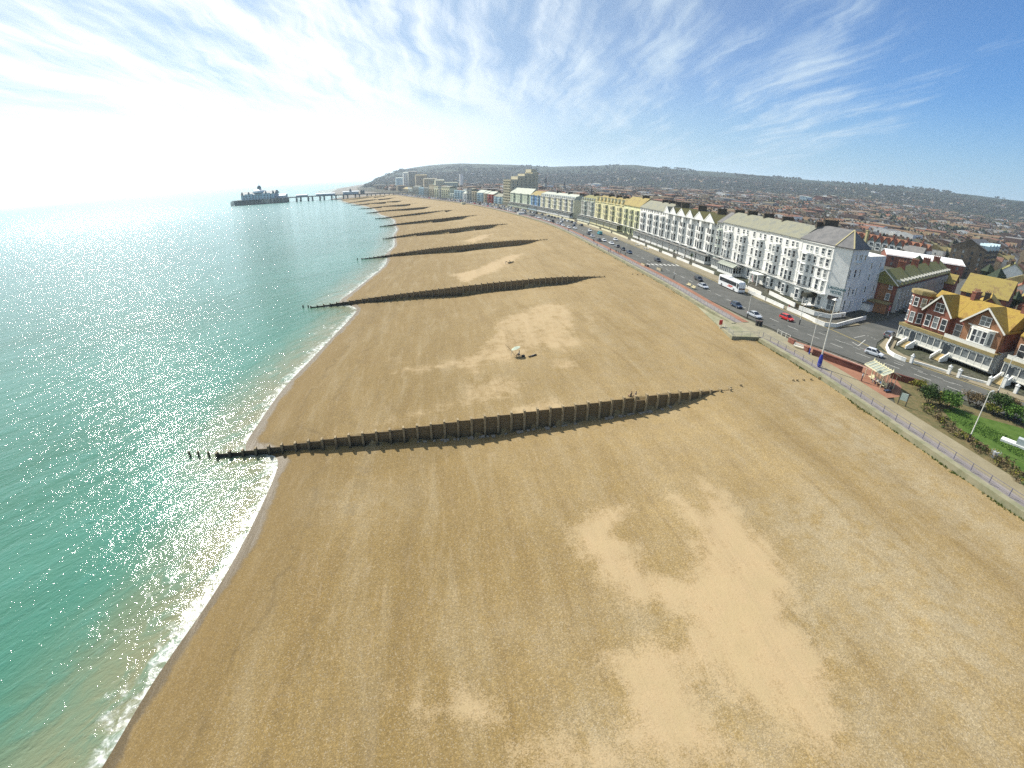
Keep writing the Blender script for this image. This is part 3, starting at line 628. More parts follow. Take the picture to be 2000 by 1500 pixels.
# ------------------------------------------------------------------ groynes
def wood_mat(name,c1,c2,sc=1.0):
    m=bpy.data.materials.new(name); m.use_nodes=True; t=m.node_tree; b=t.nodes['Principled BSDF']
    g=N(t,'ShaderNodeNewGeometry'); P=g.outputs['Position']; mp=N(t,'ShaderNodeMapping',ins={0:P}); mp.inputs['Scale'].default_value=(.5,.5,4.5)
    n=N(t,'ShaderNodeTexNoise',ins={'Vector':mp.outputs[0],'Scale':sc*1.6,'Detail':6.0,'Roughness':.7}); n2=N(t,'ShaderNodeTexNoise',ins={'Vector':P,'Scale':.7,'Detail':4.0})
    c=MIX(t,MR(t,n.outputs[0],.35,.65),c1,c2); z=N(t,'ShaderNodeSeparateXYZ',ins={0:P})
    # weed and damp darken the timber near sea level
    low=MR(t,M(t,'ADD',z.outputs[2],M(t,'MULTIPLY',M(t,'SUBTRACT',n2.outputs[0],.5),2.0)),-.2,2.0,1,0); c=MIX(t,low,c,(.020,.020,.012))
    t.links.new(c,b.inputs['Base Color']); b.inputs['Roughness'].default_value=.85; bp=N(t,'ShaderNodeBump',ins={'Height':n.outputs[0],'Strength':.5,'Distance':.03}); t.links.new(bp.outputs[0],b.inputs['Normal']); return m
PLK=wood_mat('groyne_planks',(.135,.092,.040),(.21,.148,.07)); PST=wood_mat('groyne_posts',(.22,.165,.085),(.33,.255,.14),1.4); SILT=mat('rubble',(.30,.27,.22),.9,(.18,.15,.11))
ORD=['nearest','second','third','fourth','fifth','sixth','seventh','eighth','ninth','tenth','eleventh']
rg=random.Random(12)
for gi,(A,B) in enumerate(GROY):
    d=B-A; L=math.hypot(*d); e=d/L; nrm=np.array((-e[1],e[0])); az_=math.degrees(math.atan2(e[0],e[1])); rz=math.atan2(e[1],e[0])
    lab=f'long dark timber groyne of planks between upright posts, {ORD[gi]} from the camera across the beach' if gi<3 else f'dark timber groyne across the shingle, {ORD[gi]} one towards the pier'
    g=thing('groyne',(A[0],A[1],0),rz,lab,'groyne','timber groynes across the beach')
    def top(t,x,y):
        zf=max(beach_h(x+nrm[0]*.9,y+nrm[1]*.9),-.2); 
        return min(zf+.55+.3*math.sin(min(t*1.4,1)*PI),  .55+t*6.0) if t<.9 else beach_h(x+nrm[0]*.9,y+nrm[1]*.9)+.35-3*(t-.9)
    sp=1.9 if gi<4 else 3.6; n=int(L/sp); tops=[]; far=gi>=4
    planks=MB(); postme=[]
    for i in range(n+1):
        t=i/n; x,y=A+d*t; tops.append(top(t,x,y))
    # smooth the top line a little
    T=np.convolve(np.pad(tops,4,'edge'),np.ones(9)/9,'valid')
    q_=np.polyval(np.polyfit(np.linspace(0,1,n+1),tops,4),np.linspace(0,1,n+1)); T=(.25*T+.75*q_) if gi else T
    if gi: T=np.array([max(T[i_],max(beach_h(*(A+d*(i_/n)+nrm*k_)) for k_ in (1.0,3.0,6.0))+.35*min(1,(1-i_/n)*6)) for i_ in range(n+1)]); T=np.convolve(np.pad(T,2,'edge'),np.ones(5)/5,'valid')+(.3*np.sin(np.linspace(0,PI,n+1)) if gi>1 else 0)
    for i in range(n):
        x0,x1=i*sp*L/(n*sp),(i+1)*L/n; h0,h1=T[i],T[i+1]; hh=(h0+h1)/2; bot=min(beach_h(*(A+e*(x0+1)-nrm*1.0)),hh)-.9
        if far: planks.ext([(-.09,bot),(.09,bot),(.09,hh),(-.09,hh)],x0,x1+.002 if False else x1); continue
        z=bot; miss=(gi==0 and i in (int(n*.80),))
        while z<hh-.05:
            zt=min(z+.26,hh+rg.uniform(-.02,.02)); off=rg.uniform(-.015,.015); 
            if not (miss and z>hh-.8): planks.box(x0+.05,-.05+off,z,x1-.05,.05+off,zt-.025)
            z+=.26
    if far:
        for i in range(n+1):
            x=i*L/n; planks.box(x-.2,-.35,T[i]-3.2,x+.2,-.095,T[i]+.35)
    pl=planks.build('planking',PLK,g)
    if gi==0:
        rb=MB()
        for i in range(46):
            t=rg.uniform(.35,.86); x=t*L; p=A+e*x-nrm*(rg.uniform(.5,1.1)); z=beach_h(*p)
            rb.box(x-rg.uniform(.1,.35),-rg.uniform(.6,1.2),z-.1,x+rg.uniform(.1,.35),-rg.uniform(.3,.5),z+rg.uniform(.05,.22))
        rb.build('rubble_footing',SILT,g)['kind']='stuff'
    if not far:
        for i in range(n+1):
            x=i*L/n; p=A+e*x; h=T[i]+rg.uniform(.28,.46); bz_=min(beach_h(*(p-nrm*1.2)),h)-1.0; w=.15
            b=MB(); b.box(-w,-.42,bz_,w,-.07,h); b.box(-w*.8,-.07,h-.5,w*.8,.30,h-.02) if gi==0 else b.box(-w*.8,-.07,h-.4,w*.8,.25,h-.02)
            b.build('post',PST,g,loc=(x,0,0))
# stray stumps
def stump(px,py,label,h,z=None,sub=False):
    p=at(px,py,.2) if sub else beach_at(px,py); b=MB(); b.box(-.15,-.17,-1.2,.15,.17,h); b.box(-.1,-.12,h,.12,.1,h+.06)
    o=b.build('groyne_post',PST,None,loc=(p.x,p.y,p.z)); o.rotation_euler=(rg.uniform(-.08,.08),rg.uniform(-.1,.1),rg.uniform(0,1)); tag(o,label,'post','stray groyne posts')
for (x,y,l) in [(371,889,'outermost dark wooden stump standing in the surf off the nearest groyne'),(388,889,'middle dark wooden stump in the surf off the nearest groyne'),(408,889,'dark wooden stump in the surf closest to the nearest groyne')]: stump(x,y,l,.55,sub=True)
for (x,y,l) in [(592,599,'outermost stump in the water off the second groyne'),(602,599,'inner stump in the water off the second groyne')]: stump(x,y,l,.4,sub=True)
for (x,y,l) in [(698,506,'lone stump in the water off the third groyne')]: stump(x,y,l,.4,sub=True)
for i,(x,y,l) in enumerate([(1427,759,'squat pale stump just past the landward end of the nearest groyne'),(1447,754,'small stump buried in shingle past the landward end of the nearest groyne'),(1549,744,'leftmost of five stumps in shingle below the floodlight column'),(1557,744,'second from left of five stumps below the floodlight column'),(1569,743,'middle stump of five in shingle below the floodlight column'),(1584,742,'fourth from left of five stumps below the floodlight column'),(1600,741,'tallest rightmost stump of five beside the sea wall railing'),(1235,536,'leftmost of three stumps past the landward end of the second groyne'),(1245,537,'middle of three stumps past the landward end of the second groyne'),(1255,537,'rightmost of three stumps past the landward end of the second groyne')]): stump(x,y,l,.28 if i!=6 else .5)
# ------------------------------------------------------------------ seafront buildings
def stucco(name,c,amt=.10): 
    return mat(name,c,.75,tuple(x*(1-amt*2) for x in c),scale=.35,amt=amt)
WHITE=stucco('white_stucco',(.78,.77,.72)); OFFW=stucco('offwhite_stucco',(.62,.65,.56),.1); CREAM=stucco('cream_stucco',(.72,.68,.47)); YELL=stucco('yellow_stucco',(.70,.65,.38)); PALEY=stucco('pale_yellow_stucco',(.70,.69,.42)); GREENISH=stucco('sage_render',(.50,.56,.42)); BLUE=stucco('blue_render',(.12,.27,.50)); PALEB=stucco('pale_blue_render',(.45,.58,.62)); REDR=stucco('red_render',(.48,.06,.04)); GREYR=stucco('grey_render',(.40,.40,.35)); BEIGE=stucco('beige_render',(.52,.44,.30)); SHUT=mat('green_ironwork',(.05,.16,.10),.5,amt=.1)
FR=mat('white_joinery',(.78,.78,.74),.5,amt=.04); GL=mat('window_glass',(.035,.045,.055),.12,spec=.6,amt=.0); GLC=mat('curtained_glass',(.20,.22,.22),.18,(.07,.08,.09),spec=.6,scale=.9,amt=.3)
IRON=mat('black_ironwork',(.02,.02,.022),.5,amt=0); LEAD=mat('lead_flat_roof',(.20,.20,.19),.7,(.13,.12,.10),scale=.5)
def slates(name,c1,c2,moss=None,ms=.5):
    m=bpy.data.materials.new(name); m.use_nodes=True; t=m.node_tree; b=t.nodes['Principled BSDF']; tc=N(t,'ShaderNodeTexCoord')
    n=N(t,'ShaderNodeTexNoise',ins={'Vector':tc.outputs['Object'],'Scale':.45,'Detail':8.0,'Roughness':.72}); n2=N(t,'ShaderNodeTexNoise',ins={'Vector':tc.outputs['Object'],'Scale':5.0,'Detail':3.0,'Roughness':.7})
    c=MIX(t,MR(t,n.outputs[0],.35,.65),c1,c2)
    if moss: c=MIX(t,MR(t,M(t,'ADD',n.outputs[0],M(t,'MULTIPLY',n2.outputs[0],.35)),.62-ms*.25,.78-ms*.2),c,moss)
    k=VM(t,'SCALE',c); t.links.new(MR(t,n2.outputs[0],.3,.7,.78,1.2),k.node.inputs['Scale']); t.links.new(k,b.inputs['Base Color'])
    w=N(t,'ShaderNodeTexWave',wave_type='BANDS',bands_direction='Z',ins={'Vector':tc.outputs['Object'],'Scale':1.6,'Distortion':.6})
    bp=N(t,'ShaderNodeBump',ins={'Height':w.outputs[0],'Strength':.35,'Distance':.05}); t.links.new(bp.outputs[0],b.inputs['Normal'])
    b.inputs['Roughness'].default_value=.85; return m
SL_DARK=slates('dark_slate',(.10,.10,.10),(.15,.145,.14)); SL_GREY=slates('grey_slate',(.15,.155,.125),(.20,.20,.155),(.20,.195,.13),.15); SL_OLIVE=slates('mossy_slate',(.12,.10,.05),(.17,.145,.055),(.18,.16,.05)); SL_BROWN=slates('brown_tile',(.14,.085,.04),(.22,.15,.05),(.26,.20,.05)); SL_LICH=slates('lichened_tile',(.21,.118,.026),(.27,.16,.026),(.30,.20,.03)); SL_ORNG=slates('orange_tile',(.28,.11,.05),(.21,.085,.04)); SL_PALE=slates('pale_roof',(.42,.44,.36),(.34,.36,.30)); SL_MOSSG=slates('moss_grey_tile',(.16,.15,.095),(.20,.175,.09),(.19,.18,.05),.5)
BRICK=bricks('dark_chimney_brick',(.055,.045,.032),(.085,.065,.042),(.09,.08,.065)); REDB=bricks('red_brick',(.19,.055,.035),(.25,.08,.05),(.22,.14,.10)); ORB=bricks('orange_brick',(.25,.11,.05),(.32,.145,.065),(.26,.18,.12)); POT=mat('chimney_pot',(.40,.22,.12),.8,amt=.1)
MORT=mat('hip_tiles',(.42,.37,.20),.9,amt=.1)
_wc={}
def win_meshes(w,h,style='sash'):
    k=(round(w,2),round(h,2),style)
    if k not in _wc:
        g=MB(); g.box(-w/2,-.035,0,w/2,.05,h); f=MB(); t=.09
        for a in ((-w/2-t,0,-w/2+.02,h),(w/2-.02,0,w/2+t,h)): f.box(a[0],-.10,a[1],a[2],.03,a[3])
        f.box(-w/2-t,-.10,h-.02,w/2+t,.03,h+.12); f.box(-w/2-t-.08,-.20,-.14,w/2+t+.08,.03,0.0)
        f.box(-w/2+.02,-.065,h/2-.05,w/2-.02,0,h/2+.05)
        if style=='wide' or w>1.7: f.box(-.05,-.065,0.0,.05,0,h/2-.05); f.box(-.05,-.065,h/2+.05,.05,0,h-.02)
        if style=='hood': f.box(-w/2-t-.1,-.28,h+.12,w/2+t+.1,.03,h+.26)
        _wc[k]=(g.mesh('window',GL),g.mesh('window',GLC),f.mesh('window_frame',FR))
    return _wc[k]
def window(parent,x,y,z,w,h,rz=0,style='sash',frame=True,rr=random.Random(3),framemat=None):
    g,gc,f=win_meshes(w,h,style); o=link('window',gc if rr.random()<.35 else g,parent,(x,y,z),rz)
    if frame:
        fo=link('window_frame',f,parent,(x,y,z),rz)
        fo.parent=o; fo.location=(0,0,0); fo.rotation_euler=(0,0,0)
    return o
def chimney(parent,x,y,z0,z1,w=1.0,l=2.4,n=6,name='chimney',m=None):
    b=MB(); b.box(x-w/2,y-l/2,z0,x+w/2,y+l/2,z1-.25); b.box(x-w/2-.1,y-l/2-.1,z1-.25,x+w/2+.1,y+l/2+.1,z1)
    for i in range(n): yy=y-l/2+.25+(l-.5)*i/max(n-1,1); b.cone((x,yy,z1-.01),(x,yy,z1+.55),.13,.10,6,m=1)
    return b.build(name,[m or BRICK,POT],parent)
def balcony(parent,x0,x1,y,z,dep=1.1,m=None,slab=FR,h=.9,step=.28):
    b=MB(); b.box(x0,y-dep,z-.14,x1,y+.01,z,0)
    o=b.build('balcony',slab,parent); r=MB(); yy=y-dep+.05
    r.box(x0,yy,z+h-.05,x1,yy+.05,z+h); r.box(x0,yy,z+.08,x1,yy+.05,z+.12)
    n=max(2,int((x1-x0)/step))
    for i in range(n+1): X=x0+(x1-x0-.03)*i/n; r.box(X,yy,z,X+.03,yy+.04,z+h-.05)
    q=r.build('balcony_railing',m or IRON,parent); q.parent=o; return o
def front(s,d=38.0,z=ZP): return Vector((*wall_pt(s,d),z))
FS=np.arange(0,1080,1.0); FP=np.array([wall_pt(s,38.0) for s in FS]); FAZ=np.degrees(np.arctan2(FP[:,0],FP[:,1]))
def s_at(px,py):
    d=ray(px,py); a=math.degrees(math.atan2(d.x,d.y)); return float(np.interp(-a,-FAZ,FS))
FLOORS=[(.9,2.5),(5.0,2.9),(9.0,2.2),(12.3,1.9),(15.4,1.5)]
def terrace(s0,s1,label,wall=WHITE,roof=SL_GREY,eave=17.6,depth=11,bays=1,kind='slope',side=None,floors=FLOORS,near=True,ridge=4.2,cat='house',group=None,porch=True,chim=True,balc=True,setb=0.0,ww=1.3,name='terraced_house',trim=None,gable_h=3.2):
    """one house of the front between arc positions s0 (near) and s1 (far)"""
    a=front(s0,38+setb);c=front(s1,38+setb); w=(a-c).length; dirx=(a-c)/w; rz=math.atan2(dirx.y,dirx.x)
    t=thing(name,c,rz,label,cat,group); trim=trim or wall
    b=MB(); b.box(0,0,0,w-.012,depth,eave); ti=1 if trim is not wall else 0
    if kind in('flat','slope','spikes','mansard'): b.box(-.0,-.28,eave-.35,w-.012,.001,eave+(.9 if kind=='flat' else .1),ti); b.box(0,-.40,eave-.12,w-.012,-.28,eave+.02,ti)
    for z,h in floors[1:-1]: b.box(0,-.10,z-.62,w-.012,.002,z-.40,ti)
    wl=b.build('wall',[wall,trim],t)
    bw=w/max(bays,1); pr=1.25
    # roof
    if kind=='slope':
        r=MB(); e=.45 
        r.ext([(-e,eave),(depth/2,eave+ridge),(depth+e,eave),(depth+e,eave-.15),(-e,eave-.15)],-.0,w-.012,'x'); rf=r.build('roof',roof,t)
    elif kind=='gables':
        r=MB(); e=.3; zt=eave+gable_h
        for i in range(bays):
            x0=i*bw;x1=x0+bw-.012; xm=(x0+x1)/2
            r.ext([(x0,eave-.1),(xm,zt),(x1,eave-.1)],-.35-pr*.9,depth,'y') 
        rf=r.build('roof',roof,t)
        for i in range(bays):
            g=MB(); x0=i*bw;x1=x0+bw-.012; xm=(x0+x1)/2; y=-.42-pr*.9
            g.bar((x0-.1,y,eave-.2),(xm,y,zt+.05),.12,.38); g.bar((x1+.1,y,eave-.2),(xm,y,zt+.05),.12,.38)
            g.ext([(x0+.12,eave-.18),(xm,zt-.28),(x1-.12,eave-.18)],-.40-pr*.9,-.36-pr*.9,'y')
            go=g.build('gable_front',FR,t)
    elif kind=='mansard' or kind=='spikes':
        r=MB(); r.ext([(.1,eave),(1.3,eave+2.4),(depth*.6,eave+ridge),(depth,eave)],0,w-.012,'x'); rf=r.build('roof',roof,t); n=bays*2 if kind=='spikes' else bays*3
        for i in range(n):
            g=MB()
            xm=(i+.5)*w/n; hw=.85 if kind=='spikes' else .62
            g.box(xm-hw,-.1,eave-.1,xm+hw,1.3,eave+1.5); g.ext([(xm-hw-.15,eave+1.5),(xm,eave+(3.4 if kind=='spikes' else 2.3)),(xm+hw+.15,eave+1.5)],-.2,1.7,'y')
            window(t,xm,-.11,eave+.25,.7,1.1,frame=False); go=g.build('dormer',trim,t)
    elif kind=='flat':
        r=MB(); r.box(.3,.3,eave-.02,w-.3,depth-.3,eave+.05); rf=r.build('roof',roof,t)
    # windows and bays
    for i in range(bays):
        x0=i*bw; xb=x0+bw*.66
        hb=(floors[3][0]+floors[3][1]+.4) if len(floors)>3 else eave-.4
        if kind=='gables': hb=eave-.12
        if bays and near is not False:
            hwid=min(1.75,bw*.32); pl=[(xb-hwid,0.0),(xb-hwid*.55,-pr),(xb+hwid*.55,-pr),(xb+hwid,0.0)]
            bm=MB(); bm.prism(pl,0.0,hb); bm.prism([(p[0]+(.12 if p[0]>xb else -.12),p[1]-.12 if p[1]<0 else 0) for p in pl],hb,hb+.35)
            for z,h in floors[1:4]: bm.prism([(p[0]+(.08 if p[0]>xb else -.08),p[1]-.08 if p[1]<0 else 0) for p in pl],z-.62,z-.40,bottom=True)
            bo=bm.build('bay_window',trim,t)
            al=math.atan2(pr,hwid*.45)
            for fi,(z,h) in enumerate(floors):
                if z+h>hb-.1: continue
                window(bo,xb,-pr-.01,z,min(ww,hwid*.8),h,frame=near=='full')
                L=math.hypot(pr,hwid*.45)
                if near=='full' or fi%1==0:
                    window(bo,xb+hwid*.775+.01,-pr/2,z,L*.50,h,rz=al,frame=near=='full'); window(bo,xb-hwid*.775-.01,-pr/2,z,L*.50,h,rz=-al,frame=False)
        for fi,(z,h) in enumerate(floors):
            if z+h>eave-.2 and kind!='gables': continue
            if z+h>eave+gable_h*.5: continue
            if kind=='gables' and z+h>eave-.1:
                for q in (-.55,.55): window(t,x0+bw/2+q,-.42-pr*.9,eave-.05,.7,1.35,frame=near=='full')
                continue
            window(t,x0+bw*.22,-.01,z,ww*.85,h,frame=near=='full')
            if hb<z+h: window(t,x0+bw*.58,-.01,z,ww*.85,h,frame=near=='full'); window(t,x0+bw*.82,-.01,z,ww*.85,h,frame=near=='full')
    if chim:
        chimney(t,w-.5,depth*.62,eave+.5,eave+ridge+1.3,.75,4.2,7 if near=='full' else 4)
    if balc: balcony(t,.1,w-.15,0,4.6,1.75,step=.3 if near=='full' else .8)
    if porch:
        v=MB(); v.box(.6,-3.4,0,w-.6,-0.01,1.0); v.box(.6,-3.4,3.3,w-.6,-.01,3.55)
        n=max(3,int(w/1.5))
        for i in range(n+1): x=.6+(w-1.2-.14)*i/n; v.box(x,-3.4,1.0,x+.14,-3.26,3.3)
        vo=v.build('sun_lounge',trim if trim is not BLUE else FR,t); gg=MB(); gg.box(.7,-3.31,1.02,w-.7,-3.28,3.28); q=gg.build('lounge_glazing',GLC,t); q.parent=vo
        rfm=MB(); rfm.box(.4,-3.65,3.55,w-.4,-.01,3.7); q=rfm.build('lounge_roof',LEAD,t); q.parent=vo
    return t
# --- second hotel block and older slate roofed block beside the corner hotel (photo order: near to far)
sL=lambda x,y: s_at(x,y)
s_c=sL(1632,480)
B1=sL(1566,466); B2=sL(1503,452); B3=sL(1468,444); B4=sL(1438,437); B5=sL(1414,432)
G3='tall white seafront houses between the corner hotel and the gabled row'
terrace(B1,B2,'white five storey hotel wing with two bays and grey slate roof beside the corner hotel',WHITE,SL_GREY,18.2,bays=2,near='full',cat='hotel',name='hotel_wing',porch=False,ww=1.3)
terrace(B2,B3,'tall white bay fronted house nearest the hotel, mossy grey roof, wide portico at street level',WHITE,SL_GREY,18.0,bays=1,near='full',porch=False,ww=1.3,group=G3)
terrace(B3,B4,'tall white bay fronted house behind the coach, middle of three under the long grey roof',WHITE,SL_GREY,18.0,bays=1,near='full',ww=1.3,group=G3)
terrace(B4,B5,'tall white bay fronted house furthest of three under the long grey roof',WHITE,SL_GREY,18.0,bays=1,near='full',ww=1.3,group=G3)
B6=sL(1403,430)
terrace(B5,B6,'narrow white house with recessed balconies and small hipped roof beside the gabled row',OFFW,SL_DARK,17.6,bays=1,near='full',porch=False)
xs=[1403,1382,1361,1345,1327,1313,1302]; ss_=[sL(x,425-(1403-x)*.12) for x in xs]
GW='white gabled houses in the middle of the seafront'
for i,l in enumerate(['white gabled house with olive roof, nearest of the row of six gables','white gabled house with olive roof, second of the six gables','white gabled house with olive roof, third of the six gables, palm in its garden','white gabled house with olive roof, fourth of the six gables','white gabled house with olive roof, fifth of the six gables','white gabled house with grey roof, farthest of the six gables']):
    terrace(ss_[i],ss_[i+1],l,WHITE,SL_OLIVE if i<5 else SL_GREY,17.0,bays=1,kind='gables',near=True,chim=(i%2==1),group=GW)
xs=[1302,1289,1277,1265,1251]; ss_=[sL(x,415-(1302-x)*.2) for x in xs]
for i,l in enumerate(['nearest of four white parapet houses with grey slate roofs beyond the gables','second of four white parapet houses with grey slate roofs','third of four white parapet houses with grey slate roofs','farthest of four white parapet houses, next to the pale yellow terrace']):
    terrace(ss_[i],ss_[i+1],l,WHITE,SL_GREY,17.2,bays=1,kind='slope',near=True,group='white parapet houses beyond the gables',chim=i!=3)
xs=[1251,1240,1229,1219]; ss_=[sL(x,405-(1251-x)*.25) for x in xs]
for i,l in enumerate(['pale yellow house with green balcony and brown roof, nearest of three','middle of three pale yellow houses with green balconies and brown roofs','pale yellow house with green balcony, farthest of three beside the spiky yellow terrace']):
    terrace(ss_[i],ss_[i+1],l,PALEY,SL_BROWN,17.0,bays=1,kind='slope',near=True,ridge=5.2,group='pale yellow houses with green balconies',porch=False,chim=i==1)
xs=[1219,1204,1191,1177,1163]; ss_=[sL(x,396-(1219-x)*.1) for x in xs]
for i,l in enumerate(['yellow house with two white pointed dormers, nearest of the spiky yellow row','second yellow house with two white pointed dormers and brown roof','third yellow house with two white pointed dormers and brown roof','farthest yellow house with pointed dormers, next to the dark grey house']):
    terrace(ss_[i],ss_[i+1],l,YELL,SL_BROWN,16.2,bays=1,kind='spikes',near=True,group='yellow houses with pointed dormers',trim=YELL,chim=i!=0)
s_a=sL(1163,388); s_b=sL(1136,386); s_m=(s_a+s_b)/2
terrace(s_a,s_m,'grey and white balconied house beside the yellow spiky row',GREYR,SL_MOSSG,15.4,bays=1,kind='mansard',near=True,trim=OFFW,chim=False)
terrace(s_m,s_b,'grey and white balconied house next to the tall blank grey gable wall',GREYR,SL_MOSSG,15.4,bays=1,kind='mansard',near=True,trim=OFFW)
xs=[1122,1100,1078,1056]; ss_=[sL(x,384-(1122-x)*.1) for x in xs]
for i,l in enumerate(['cream and white hotel section with blank grey flank wall and pointed dormers','middle section of the cream hotel with white dormers','far section of the cream hotel with white dormers, beside the blue house']):
    terrace(ss_[i],ss_[i+1],l,CREAM,SL_PALE,14.6,bays=2,kind='mansard',near=True,group='cream hotel front with white dormers',trim=WHITE,cat='hotel',name='seaside_hotel')
D1=sL(1056,378);D2=sL(1037,376);D3=sL(997,372)
terrace(D1,D2,'bright blue fronted seafront building with an ochre brown roof',BLUE,SL_BROWN,14.5,bays=2,kind='slope',near=True,chim=False,porch=True,trim=PALEB)
terrace(D2,D3,'sage green seafront building with dark veranda and big pale sloping roof',GREENISH,SL_PALE,14.5,bays=3,kind='slope',near=True,ridge=6,chim=False,balc=True,cat='hotel',name='seaside_hotel')
# --- stepped tower block
p0=front(D3+2,39); p1=front(D3+24,39); c=(p0+p1)/2; dv=(p0-p1).normalized(); rz=math.atan2(dv.y,dv.x)
t=thing('tower_block',p1,rz,'tall cream stepped tower block of flats rising above the seafront roofs','tower block')
TB=stucco('tower_render',(.55,.50,.36)); b=MB(); WW=(p0-p1).length
steps=[(0,.25,29),(.25,.5,33),(.5,.78,36),(.78,1.0,38)]
for i,(y0,y1,h) in enumerate(steps): b.box(0,y0*34,0,WW,y1*34-.01,h)
b.box(3,26,38,WW-3,33,41.5); b.build('wall',TB,t); f=MB()
for i,(y0,y1,h) in enumerate(steps): f.box(-.12,y0*34+.2,h-.8,0,y1*34,h+.6); f.box(WW,y0*34+.2,h-.8,WW+.12,y1*34,h+.6)
for k in range(5): f.box(k*WW/5+.1,-1.0,0,k*WW/5+.5,-.0,29.4)
f.build('fin',stucco('tower_fin',(.66,.62,.46)),t)
for fl in range(9):
    b2=MB(); b2.box(.6,-.9,3.1*fl+3.0,WW-.2,-.01,3.1*fl+3.2); b2.box(.6,-.92,3.1*fl+3.2,WW-.2,-.86,3.1*fl+4.0); b2.build('balcony',TB,t)
    for k in range(5): window(t,(k+.5)*WW/5+.2,-.01,3.1*fl+1.0,2.0,1.6,frame=False)
for fl in range(11):
    for k in range(6):
        y=3+k*5.2
        if 3.1*fl+2.6<[s for s in steps if s[0]*34<=y<=s[1]*34+.1][0][2]-1: window(t,WW+.01,y,3.1*fl+1.0,1.2,1.4,rz=R(90),frame=False)
# --- farther seafront, smaller fronts towards the pier
FARB=[(980,964,PALEB,SL_GREY,8.5,'pale blue and white low seafront house beside the tower block','slope'),(964,952,REDR,SL_PALE,10.5,'bright red seafront house with pale sloping roof','slope'),(952,944,BEIGE,SL_PALE,11,'beige seafront house left of the red one','slope'),(944,931,PALEB,SL_PALE,11.5,'pale lilac blue seafront house two doors from the red one','slope'),(931,921,BEIGE,SL_BROWN,12,'tan brick seafront house with two pale turrets','flat'),(921,911,GREYR,SL_GREY,13,'stone turreted seafront house with twin spires','spikes'),(911,903,WHITE,SL_PALE,9,'small white seafront house with low pale roof','slope'),(903,887,PALEB,SL_PALE,12,'wide pale blue grey seafront hotel','flat'),(887,878,OFFW,SL_GREY,7,'low white seafront building with flat front','flat'),(878,862,CREAM,SL_GREY,15,'cream seafront hotel with pointed dormers, far along the front','mansard'),(862,856,GREYR,SL_DARK,13,'narrow dark grey front between two cream hotels','flat'),(856,848,CREAM,SL_DARK,17,'tall cream seafront hotel with dark window bays','flat'),(848,838,BEIGE,SL_DARK,19,'tallest tan seafront hotel before the pier end','flat'),(838,828,GREYR,SL_GREY,14,'grey seafront hotel with flat roof','flat'),(828,818,PALEB,SL_GREY,14,'blue grey seafront hotel towards the pier','flat'),(818,806,GREYR,SL_GREY,13,'far grey seafront building with many windows','mansard'),(806,798,OFFW,SL_BROWN,10,'far small white gabled building before the pier','gables'),(798,788,BEIGE,SL_BROWN,9,'last low brown building before the pier entrance','slope')]
for x0,x1,wm,rm,h,l,kd in FARB:
    y0=372+ (980-x0)*.02; a=s_at(x0,y0);c=s_at(x1,y0); w=c-a
    terrace(a,c,l,wm,rm,h,depth=13,bays=max(1,int(w/9)),kind=kd,near=True,floors=[(1,1.9)]+[(1+3*k,1.7) for k in range(1,int((h-1.5)/3))],ridge=3.5,porch=False,chim=kd=='slope',balc=False,gable_h=4)
# --- corner hotel
C0=front(B1,38); C1=at(1632,480,ZP+18.4); C2=at(1667,486.5,ZP+18.4); C3=at(1699,486.5,ZP+18.4)
C1=Vector((C1.x,C1.y,ZP)); C2=Vector((C2.x,C2.y,ZP)); C3=Vector((C3.x,C3.y,ZP))
C4=Vector((113.2,131.0,ZP))
org=C1.copy(); dv=(C1-C0).normalized(); rz=math.atan2(dv.y,dv.x)
HT=thing('corner_hotel',org,rz,'big white corner hotel with dark hipped slate roof and lettering on its shaded side','hotel')
inv=Matrix.Rotation(-rz,3,'Z')
def L(p): q=inv@(Vector(p)-org); return (q.x,q.y)
nrm=(-dv.y,dv.x)  # towards inland?
inl=Vector((-dv.y,dv.x,0)); 
D0=C0+inl*14; D3=C3+(-dv)*13
b=MB(); plan=[L(C0),L(C1),L(C2),L(C3),L(D3),L(D0)]
def ccw(P): A=sum(P[i][0]*P[(i+1)%len(P)][1]-P[(i+1)%len(P)][0]*P[i][1] for i in range(len(P))); return P if A>0 else P[::-1]
b.prism(ccw(plan),0,18.4); b.build('wall',WHITE,HT)
e3=(C4-C3).normalized(); rear=[C3-e3*.3,C4,C4-dv*9,C3-dv*9-e3*.3]; b=MB(); b.prism(ccw([L(p) for p in rear]),0,16.2); b.build('rear_wing',WHITE,HT)
# roof: two hips meeting one peak
def inset(p): return p
PK=org+inl*7.5-dv*1.5; PKz=18.4+4.6; PL=C0+inl*7.3
def V3(p,z): q=L(p); return (q[0],q[1],z)
ov=lambda p,q: p+(p-q).normalized()*.5
mid=(C1+D3)/2
E1,E2,E3=ov(C1,mid),ov(C2,mid),ov(C3,mid); E0=C0-inl*.5; E4=ov(D3,mid); E5=D0+inl*.5
r=MB(); z0=18.45
pk=V3(PK,PKz); pl_=V3(PL,PKz-.1)
for q in ([E0,E1],[E1,E2],[E2,E3],[E3,E4]):
    if q[0] is E0: r.poly([V3(E0,z0),V3(E1,z0),pk,pl_])
    else: r.poly([V3(q[0],z0),V3(q[1],z0),pk])
r.poly([V3(E4,z0),V3(E5,z0),pl_,pk]); r.poly([V3(p,z0-.25) for p in (E5,E4,E3,E2,E1,E0)]); r.poly([V3(E5,z0),V3(E0,z0),pl_])
for q0,q1 in ((E0,E1),(E1,E2),(E2,E3),(E3,E4),(E4,E5),(E5,E0)): r.poly([V3(q0,z0-.25),V3(q1,z0-.25),V3(q1,z0),V3(q0,z0)])
rf=r.build('roof',SL_DARK,HT); hp=MB()
for q in (E1,E2): hp.bar(Vector(V3(q,z0+.05)),Vector(pk)+Vector((0,0,.08)),.34,.16)
